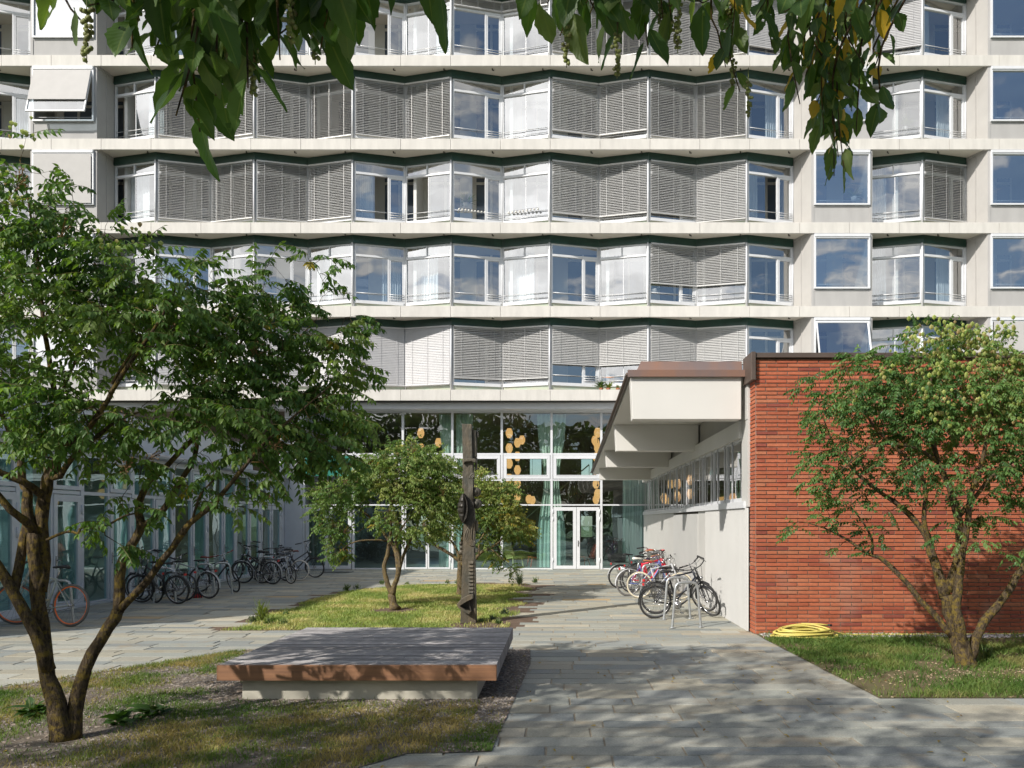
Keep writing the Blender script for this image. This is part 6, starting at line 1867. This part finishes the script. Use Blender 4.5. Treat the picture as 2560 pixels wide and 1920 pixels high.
def bike_at(rear, front, **kw):
    """placed by where the two tyres touch the ground"""
    a, c = Vector(rear), Vector(front)
    d = c - a
    yaw = math.atan2(d.y, d.x)
    bicycle((a.x, a.y, 0), yaw, **kw)
# right side
bike_at((1.90, 15.98), (3.08, 16.1), lean=R(5), label="nearest black city bicycle beside the two steel hoops, wide handlebar turned to the wall", group=GR, style="low", bars="city", bar_c=BK, steer=R(-66), fenders=BK, scale=.98, wb=1.1, sidebag=False)
bike_at((2.02, 16.75), (3.1, 16.95), lean=R(-6), label="second black bicycle with flat silver handlebar leaning behind the nearest one", group=GR, style="diamond", bars="flat", steer=R(-62), fenders=BK, scale=1.0, frame=(.03, .035, .05))
bike_at((1.76, 20.75), (2.85, 21.1), lean=R(6), label="blue framed bicycle with white saddle in front of the red ones", group=GR, frame=(.10, .13, .34), style="low", bars="city", saddle=(.72, .70, .64), fenders=(.55, .56, .58), tyre=(.20, .19, .18), steer=R(-12), scale=1.02, grips=(.35, .14, .06))
bike_at((1.95, 21.7), (3.0, 21.9), lean=R(-5), label="bright red mountain bicycle between the blue and the dark ones", group=GR, frame=(.55, .015, .04), style="mtb", bars="flat", rack=False, steer=R(14), scale=1.02)
bike_at((2.05, 22.35), (3.05, 22.45), lean=R(4), label="dark red bicycle standing just behind the bright red one", group=GR, frame=(.40, .02, .03), style="diamond", bars="flat", fenders=BK, steer=R(-15), scale=1.0)
bike_at((1.72, 23.1), (2.8, 23.3), lean=R(4), label="black bicycle with a wire basket over its rear wheel", group=GR, style="dutch", bars="city", fenders=(.42, .43, .44), basket="rear", steer=R(-10), scale=1.02)
bike_at((2.0, 20.2), (3.02, 19.85), lean=R(-4), label="grey bicycle with cream tyres close to the white wall", group=GR, frame=(.40, .41, .43), style="diamond", bars="flat", tyre=(.50, .45, .34), fenders=None, rack=False, steer=R(20), saddle=(.3, .12, .05), scale=.98)
bike_at((2.3, 24.2), (3.15, 24.9), lean=R(5), label="farthest purple bicycle of the right hand row by the hall", group=GR, frame=(.16, .07, .32), style="diamond", bars="flat", fenders=BK, steer=R(10), scale=1.0, grips=(.5, .03, .03))
# left side
bike_at((-9.02, 14.72), (-10.16, 14.95), lean=R(4), label="single speed bicycle with bright orange rims behind the forked trunk", group=GL, frame=(.33, .36, .33), style="single", rim=(.85, .17, .025), tyre=(.10, .10, .095), bars="flat", bar_c=BK, rack=False, stand=False, light=False, steer=R(20), scale=1.14, wheel_r=.345)
bike_at((-8.93, 18.72), (-10.08, 19.05), lean=R(-6), label="black city bicycle on its kickstand, first of the row beyond the orange one", group=GL, style="dutch", bars="high", fenders=BK, basket=None, steer=R(12), sidebag=False)
bike_at((-9.1, 19.35), (-10.2, 19.55), lean=R(5), label="white framed bicycle just behind the black one on its kickstand", group=GL, frame=(.62, .64, .64), style="diamond", bars="city", steer=R(-25))
bike_at((-9.6, 19.0), (-10.65, 19.75), lean=R(4), label="silver bicycle with front basket close to the pavilion glass", group=GL, frame=(.40, .42, .44), style="low", bars="high", basket="front", fenders=BK, steer=R(15))
bike_at((-8.80, 20.05), (-9.86, 20.35), lean=R(-5), label="grey bicycle with silver rear mudguard and thick black saddle", group=GL, frame=(.30, .33, .34), style="diamond", bars="flat", fenders=(.50, .51, .52), steer=R(15))
bike_at((-9.85, 21.9), (-8.80, 21.62), lean=R(4), label="black bicycle with brown saddle and grips turned towards the court", group=GL, style="diamond", bars="flat", rack=False, saddle=(.18, .045, .03), grips=(.20, .04, .03), steer=R(-28))
bike_at((-8.82, 24.55), (-9.98, 24.95), lean=R(-5), label="tall black upright bicycle with silver mudguards at the farther hoops", group=GL, style="dutch", bars="high", fenders=(.36, .37, .38), scale=1.04, steer=R(14))
bike_at((-9.3, 25.15), (-10.3, 25.45), lean=R(5), label="dark bicycle with black handlebar behind the tall upright one", group=GL, style="diamond", bars="high", bar_c=BK, fenders=BK, steer=R(-20))
bike_at((-9.3, 24.95), (-8.32, 24.72), lean=R(-5), label="small silver bicycle with pale rims facing the court", group=GL, frame=(.36, .38, .42), style="mtb", bars="flat", rim=(.60, .56, .50), fenders=None, steer=R(-24), wheel_r=.30, scale=.95, rack=False)
bike_at((-8.50, 26.1), (-9.55, 26.3), lean=R(5), label="bicycle with white tyres near the hall door", group=GL, style="diamond", tyre=(.58, .54, .48), bars="flat", rack=False, saddle=(.17, .05, .03), steer=R(10))
bike_at((-9.4, 27.0), (-8.42, 27.35), lean=R(-6), label="farthest black bicycle of the left row with raised silver handlebar", group=GL, style="dutch", bars="high", fenders=BK, steer=R(-30), scale=1.02)
bike_at((-9.9, 26.2), (-8.95, 25.9), lean=R(4), label="dark bicycle with front basket wedged between the farther hoops", group=GL, style="low", bars="city", bar_c=BK, basket="front", fenders=BK, steer=R(-12))

# steel hoops
def hoop(x0, x1, y0, y1, label, group, hgt=.82):
    c = Vector(((x0 + x1) / 2, (y0 + y1) / 2, 0))
    r = empty("bike_stand", c, (0, 0, math.atan2(y1 - y0, x1 - x0)), label, "bike stand", group)
    w_ = math.hypot(x1 - x0, y1 - y0) / 2
    pts = [(-w_, 0, 0), (-w_ + .035, 0, hgt * .5), (-w_ + .06, 0, hgt - .12), (-w_ + .085, 0, hgt - .04), (-w_ + .16, 0, hgt), (w_ - .16, 0, hgt), (w_ - .085, 0, hgt - .04), (w_ - .06, 0, hgt - .12), (w_ - .035, 0, hgt * .5), (w_, 0, 0)]
    p, rr = smooth_path(pts, [.024] * len(pts), .04)
    b = MB(); b.tube(p, rr, 12); b.build("tube", M["galv"], r)
    for s in (-w_, w_):
        b = MB(); b.lathe((s, 0, .003), [(.055, 0), (.055, .008), (.03, .012)], 14); b.build("foot_plate", M["galv"], r)
HG = "galvanised hoops for bicycles"
hoop(2.04, 2.58, 14.55, 14.65, "empty front steel hoop nearest to the brick corner", HG)
hoop(2.06, 2.60, 15.85, 15.95, "second steel hoop with the black bicycle behind it", HG)
hoop(2.05, 2.60, 20.4, 20.5, "steel hoop between the blue bicycle and the cream tyred one", HG)
hoop(2.08, 2.62, 21.95, 22.05, "steel hoop among the red bicycles by the white wall", HG)
hoop(-9.15, -9.70, 15.05, 15.1, "steel hoop behind the orange rimmed bicycle", HG)
hoop(-9.1, -9.65, 18.95, 19.0, "steel hoop between the black and the white framed bicycles", HG)
hoop(-8.95, -9.5, 20.75, 20.8, "steel hoop just beyond the grey bicycle with the silver mudguard", HG)
hoop(-8.75, -9.3, 21.35, 21.4, "steel hoop beside the bicycle with brown saddle", HG)
hoop(-8.85, -9.4, 24.85, 24.9, "steel hoop under the tall black upright bicycle", HG)
hoop(-8.7, -9.25, 25.7, 25.75, "steel hoop beside the white tyred bicycle", HG)

# helmet on the ground, bin, hose, mat, poster, weeds, plants
hp = gnd(493, 1494)
hm = empty("helmet", hp, (R(20), 0, R(30)), "red and black cycle helmet lying by a bicycle's rear wheel", "helmet")
b = MB(); b.lathe((0, 0, 0), [(.125, .0), (.13, .05), (.115, .10), (.07, .14), (.01, .155)], 18); 
b.build("shell", M["red_plastic"], hm)
b = MB()
for a in (-60, -20, 20, 60): 
    p = [Vector((math.sin(R(a)) * .10 * math.cos(t), math.cos(t) * .13 + 0, .05 + .115 * math.sin(t))) for t in [R(q) for q in range(0, 181, 20)]]
    b.tube(p, .013, 5)
b.build("strap", M["black"], hm)
bp_ = at(1634, 1378, 25.6)
bi = empty("litter_bin", (bp_.x, bp_.y, 0), label="round stainless steel litter bin behind the right bicycles", cat="bin")
b = MB(); b.lathe((0, 0, .05), [(.20, 0), (.20, .86), (.215, .87), (.215, .94), (.19, .94), (.19, .88)], 26); b.build("body", M["chrome"], bi)
b = MB(); b.lathe((0, 0, 0), [(.17, 0), (.17, .05)], 20); b.build("base", M["black"], bi)

hz = empty("garden_hose", (4.05, 13.32, 0), label="yellow garden hose coiled on the gravel at the foot of the brick wall", cat="hose")
b = MB(); pts = []
nl = 11
for i in range(nl * 26):
    a = i / 26 * 2 * math.pi; l_ = i // 26; f = i / (nl * 26)
    jx, jy = .05 * math.sin(l_ * 2.1), .03 * math.cos(l_ * 1.7)
    rx, ry = .50 - .012 * l_ + .05 * math.sin(l_ * 1.3), .24 + .02 * math.sin(l_ * 2.7)
    pts.append(Vector((jx + rx * math.cos(a), jy + ry * math.sin(a), .022 + .012 * l_ + .05 * (math.sin(a) > 0) * math.sin(a) * (l_ / nl) + .008 * math.sin(a * 3 + l_))))
pts += [Vector((.75, .20, .03)), Vector((1.4, .22, .025)), Vector((2.6, .27, .02)), Vector((4.2, .33, .02)), Vector((6.2, .30, .02)), Vector((8.5, .33, .02))]
p2, r2 = smooth_path(pts, [.0155] * len(pts), .2)
b.tube(p2, r2, 7); b.build("coil", M["hose"], hz)
b = MB(); b.tube([(.05, .27, .20), (.35, .24, .195), (.48, .22, .185)], .0155, 7); b.build("hose_end", M["hose"], hz)
b = MB(); b.tube([(.48, .22, .185), (.55, .21, .18)], .02, 8); b.build("nozzle", M["black"], hz)

mt = gnd(842, 1431)
b = MB(); b.box(-.55, .55, -.33, .33, 0, .014); m_ = b.build("door_mat", M["black"], None, bevel=.004); m_.location = (mt.x, mt.y, .004)
tag(m_, "flat dark door mat on the paving before the shaded hall door", "mat")

ps = empty("poster", (XP + .12, 30.15, 2.66), label="white paper poster with red diamond emblem on the glass over the doors", cat="poster")
b = MB(); b.box(0, .004, -.32, .32, 0, .44); b.build("sheet", paint((.78, .80, .86), .6), ps)
b = MB()
def dia(cy_, cz_, s, fill):
    q = [(cy_ - s, cz_), (cy_, cz_ - s), (cy_ + s, cz_), (cy_, cz_ + s)]
    if fill: b.add([(.008, y, z) for y, z in q], [(0, 1, 2, 3)])
    else:
        for i in range(4): b.bar((.006, *q[i]), (.006, *q[(i + 1) % 4]), .016, .004)
dia(.05, .32, .07, False); dia(-.02, .23, .075, True); dia(.09, .23, .075, True); dia(-.07, .14, .07, False); dia(.05, .14, .07, False)
b.build("emblem", M["red_plastic"], ps)

def weed(p, h, n, label, cols, spread=.5, wid=.012, flower=None):
    root = empty("weed", (p[0], p[1], 0), label=label, cat="plant", group="weeds along the edge of the soil bed")
    m = n * 3
    a = rng.uniform(0, 6.28, m); ln = rng.uniform(.2, 1, m) * h * spread; hh = h * rng.uniform(.4, 1.0, m)
    P = np.stack([rng.normal(0, .04, m), rng.normal(0, .04, m), hh * rng.random(m) * .6], 1)
    A = np.stack([np.cos(a) * ln, np.sin(a) * ln, hh * .7], 1)
    V = leaf_arrays(P, A, np.tile((0, 0, 1.0), (m, 1)) + rng.normal(0, .3, (m, 3)), np.linalg.norm(A, axis=1) * .8, np.full(m, wid * 2.2))
    C = np.array(cols)[rng.integers(0, len(cols), m)] * rng.uniform(.8, 1.2, (m, 1))
    link("foliage", make_crown_mesh("foliage", V, C, [M["leaf"]]), root)
    b = MB()
    for i in range(7):
        a0 = rng.uniform(0, 6.28); b.tube([(0, 0, 0), (math.cos(a0) * h * .2, math.sin(a0) * h * .2, h * .5), (math.cos(a0) * h * .32, math.sin(a0) * h * .32, h * rng.uniform(.8, 1.1))], .004, 4)
    b.build("stem", M["grass"] if False else paint((.10, .14, .04), .7), root)
GC = [(.05, .10, .03), (.08, .14, .04), (.12, .17, .06)]; YC = [(.16, .20, .04), (.22, .26, .05), (.12, .17, .04)]; LC = [(.06, .085, .06), (.085, .115, .075), (.05, .075, .045)]
for (px, py, h, n, lb, cols) in [(655, 1553, .50, 26, "bright yellow green weed at the left tip of the middle bed", YC), (632, 1557, .24, 22, "low grey green tuft at the left tip of the middle bed", LC), (672, 1562, .22, 26, "low green tuft right of the bright yellow green weed", GC),
        (708, 1562, .20, 20, "small green tuft between the bench and the bed's left tip", GC), (716, 1538, .18, 18, "dark tuft on the upper edge of the bed's left tip", GC), (866, 1478, .34, 30, "bushy green weed on the upper left edge of the middle bed", GC), (892, 1474, .26, 22, "grey green tuft beside the bushy weed on the upper left edge", LC),
        (955, 1462, .26, 22, "green tuft on the bed's far edge left of the forked tree", GC), (1018, 1461, .16, 16, "small tuft on the far edge right of the forked tree", GC), (1118, 1459, .22, 18, "fresh green weed on the far edge just left of the totem", GC), (1142, 1459, .2, 16, "round weed on the far edge touching the totem's left side", GC),
        (1298, 1463, .46, 40, "large feathery weed at the far right corner of the middle bed", LC), (1338, 1458, .34, 24, "green weed at the very end of the bed's far right corner", GC), (1262, 1538, .26, 30, "blue green tuft on the right edge of the middle bed", LC), (1232, 1552, .20, 24, "low tuft between the totem's foot and the bed's right edge", LC),
        (1245, 1560, .18, 22, "low tuft nearest to the bench at the bed's right corner", GC), (1204, 1556, .14, 16, "tiny green tuft at the right foot of the totem", GC), (2468, 1655, .34, 30, "broad leaved weed just right of the right tree's foot", GC)]:
    weed(gnd(px, py), h * (.95 if h > .45 else .62), n, lb, cols, wid=.009)
for (px, py, h, lb) in [(84, 1790, .18, "flat broad leaved weed left of the forked trunk"), (385, 1790, .20, "spreading broad leaved weed right of the forked trunk"), (300, 1810, .16, "low broad leaved weed near the foot of the forked trunk")]:
    weed(gnd(px, py), h, 9, lb, [(.045, .10, .025), (.06, .12, .03)], spread=1.8, wid=.04)

# plants and a forearm at the lowest row of windows
def ledge_plant(px, py, D, s, lb, cols):
    p = at(px, py, D)
    root = empty("potted_plant", (p.x, 31.35, 7.05), label=lb, cat="plant")
    b = MB(); b.lathe((0, 0, 0), [(.07, 0), (.09, .10), (.08, .10)], 14); b.build("pot", paint((.30, .12, .06), .8), root)
    m = 46
    a = rng.uniform(0, 6.28, m)
    A = np.stack([np.cos(a) * .7, np.sin(a) * .5, rng.uniform(.3, 1.4, m)], 1)
    V = leaf_arrays(np.tile((0, 0, .1), (m, 1)) + rng.normal(0, .03, (m, 3)), A, np.tile((0, 0, 1.0), (m, 1)), np.full(m, s) * rng.uniform(.6, 1.1, m), np.full(m, s * .16))
    link("foliage", make_crown_mesh("foliage", V, np.array(cols)[rng.integers(0, len(cols), m)], [M["leaf"]]), root)
ledge_plant(1503, 965, 31.3, .42, "spiky green plant on the lowest ledge left of the copper roof", GC)
ledge_plant(1521, 968, 31.3, .34, "loose olive plant right of the spiky one on the lowest ledge", YC)
ledge_plant(1545, 972, 31.3, .16, "tiny yellowish plant on the ledge nearest the copper roof", YC)
def sill_thing(name, px, py, D, lb, kind):
    p = at(px, py, D)
    root = empty(name, p, label=lb, cat="plant" if kind == "plant" else "decoration")
    if kind == "plant":
        b = MB(); b.lathe((0, 0, 0), [(.09, 0), (.12, .2), (.11, .2)], 14); b.build("pot", paint((.55, .53, .50), .7), root)
        m = 60; a = rng.uniform(0, 6.28, m)
        A = np.stack([np.cos(a) * .8, np.sin(a) * .6, rng.uniform(.1, 1.3, m)], 1)
        V = leaf_arrays(np.tile((0, 0, .2), (m, 1)), A, np.tile((0, 0, 1.0), (m, 1)), rng.uniform(.3, .6, m), np.full(m, .06))
        link("foliage", make_crown_mesh("foliage", V, np.array(GC)[rng.integers(0, 3, m)], [M["leaf"]]), root)
sill_thing("potted_plant", 1166, 520, 32.2, "long leaved pot plant behind the open window of the third row of windows", "plant")
sill_thing("potted_plant", 2262, 330, 32.6, "green house plant behind glass in the second row, far right pair", "plant")
sill_thing("potted_plant", 2135, 505, 31.5, "small plant behind the square window right of the zigzag windows", "plant")
sill_thing("potted_plant", 1638, 735, 32.2, "plant in a white pot under the half raised blind", "plant")
for (x0, x1, y, lb) in ((1148, 1212, 528, "string of white globes on the rail of the third row window, left of its twin"), (1272, 1345, 528, "string of white globes on the rail of the next window right")):
    root = empty("light_string", at(x0, y, 31.5), label=lb, cat="light string")
    a, c = at(x0, y - 5, 31.52), at(x1, y + 3 if x0 < 1200 else y - 6, 31.95 if x0 < 1200 else 31.52)
    if x0 > 1200: a = at(x0, y + 4, 31.95)
    org = root.location
    for i in range(9):
        b = MB(); b.lathe(a.lerp(c, i / 8) - org, [(.005, .045), (.035, .03), (.045, 0), (.035, -.03), (.005, -.045)], 10); b.build("globe", M["white"], root)
    b = MB(); b.tube([a - org + Vector((0, 0, .05)), c - org + Vector((0, 0, .05))], .006, 5); b.build("cord", M["black"], root)

def person():
    hand = at(1529, 945, 32.0)
    root = empty("person", (hand.x - .62, 32.75, 7.05), label="person mostly hidden inside the lowest window row resting a bare forearm on its rail", cat="person")
    base = root.location
    el = at(1504, 944, 32.15)
    def loc(v): return Vector(v) - base
    pel = Vector((0, 0, .50)); ch_ = Vector((.0, -.06, .88)); nk = Vector((.0, -.08, 1.04)); hd = Vector((.02, -.10, 1.20)); ht_ = Vector((.02, -.10, 1.31))
    shr = Vector((.19, -.10, .98)); shl = Vector((-.19, -.02, .98))
    E, Wr = loc(el) + Vector((0, 0, .01)), loc(hand) + Vector((-.06, 0, .015))
    vsx = [(pel, .15), (Vector((0, -.02, .70)), .14), (ch_, .15), (nk, .06), (hd, .095), (ht_, .085), (shr, .07), (E, .042), (Wr, .028), (Wr + Vector((.07, -.01, .012)), .032),
           (shl, .07), (Vector((-.30, .0, .70)), .045), (Vector((-.20, -.2, .58)), .03), (Vector((.10, -.12, .48)), .085), (Vector((.12, -.42, .48)), .06), (Vector((.12, -.40, .06)), .045), (Vector((.12, -.52, .03)), .035),
           (Vector((-.10, -.12, .48)), .085), (Vector((-.12, -.42, .48)), .06), (Vector((-.12, -.40, .06)), .045), (Vector((-.12, -.52, .03)), .035)]
    ed = [(0, 1), (1, 2), (2, 3), (3, 4), (4, 5), (2, 6), (6, 7), (7, 8), (8, 9), (2, 10), (10, 11), (11, 12), (0, 13), (13, 14), (14, 15), (15, 16), (0, 17), (17, 18), (18, 19), (19, 20)]
    # five fingers rooted in the palm
    k = 9
    for i, (dy, L) in enumerate(((-.028, .070), (-.010, .082), (.008, .078), (.024, .062))):
        a = vsx[k][0] + Vector((.02, dy, 0)); n0 = len(vsx)
        vsx += [(a, .011), (a + Vector((L * .5, 0, .008)), .0095), (a + Vector((L * .85, 0, -.012)), .009), (a + Vector((L, 0, -.03)), .008)]
        ed += [(k, n0), (n0, n0 + 1), (n0 + 1, n0 + 2), (n0 + 2, n0 + 3)]
    n0 = len(vsx); a = vsx[k][0]
    vsx += [(a + Vector((-.01, -.035, -.005)), .012), (a + Vector((.03, -.055, -.012)), .010), (a + Vector((.055, -.058, -.02)), .009)]
    ed += [(k, n0), (n0, n0 + 1), (n0 + 1, n0 + 2)]
    me = bpy.data.meshes.new("body"); me.from_pydata([tuple(v[0]) for v in vsx], ed, []); me.materials.append(M["skin"])
    o = link("body", me, root)
    o.modifiers.new("skin", "SKIN"); s = o.modifiers.new("sub", "SUBSURF"); s.levels = 1; s.render_levels = 2
    for i, v in enumerate(vsx): me.skin_vertices[0].data[i].radius = (v[1], v[1])
    me.skin_vertices[0].data[0].use_root = True
    b = MB(); b.lathe(ch_ + Vector((0, 0, -.42)), [(.17, 0), (.175, .2), (.19, .4), (.16, .5), (.075, .56)], 18); b.build("shirt", M["cloth_dark"], root)
    b = MB(); b.lathe(hd + Vector((0, .02, .0)), [(.10, 0), (.108, .07), (.09, .14), (.03, .18)], 16); b.build("hair", M["hair"], root)
    # the chair under the person
    c = empty("stool", (base.x, base.y, 7.03), label="low stool under the person inside the lowest window row", cat="stool")
    b = MB(); b.lathe((0, 0, 0), [(.19, .33), (.19, .37)], 18); b.build("seat", M["room_dark"], c)
    for a in (45, 135, 225, 315):
        b = MB(); b.tube([(math.cos(R(a)) * .12, math.sin(R(a)) * .12, .33), (math.cos(R(a)) * .18, math.sin(R(a)) * .18, 0)], .014, 6); b.build("leg", M["room_dark"], c)
person()
# fallen leaves
x, y = scatter([(-5.5, 6.4), (3, 5.8), (4.5, 8.5), (3, 13), (-5, 13)], 240)
n = len(x)
P = np.stack([x, y, np.full(n, .016)], 1); a = rng.uniform(0, 6.28, n)
V = leaf_arrays(P, np.stack([np.cos(a), np.sin(a), rng.normal(0, .1, n)], 1), np.tile((0, 0, 1.0), (n, 1)) + rng.normal(0, .2, (n, 3)), rng.uniform(.025, .075, n), rng.uniform(.014, .036, n))
C = np.array([(.36, .25, .04), (.20, .12, .05), (.30, .22, .08)])[rng.integers(0, 3, n)]
tag(link("fallen_leaves", make_crown_mesh("fallen_leaves", V, C, [M["leaf"]])), kind="stuff")
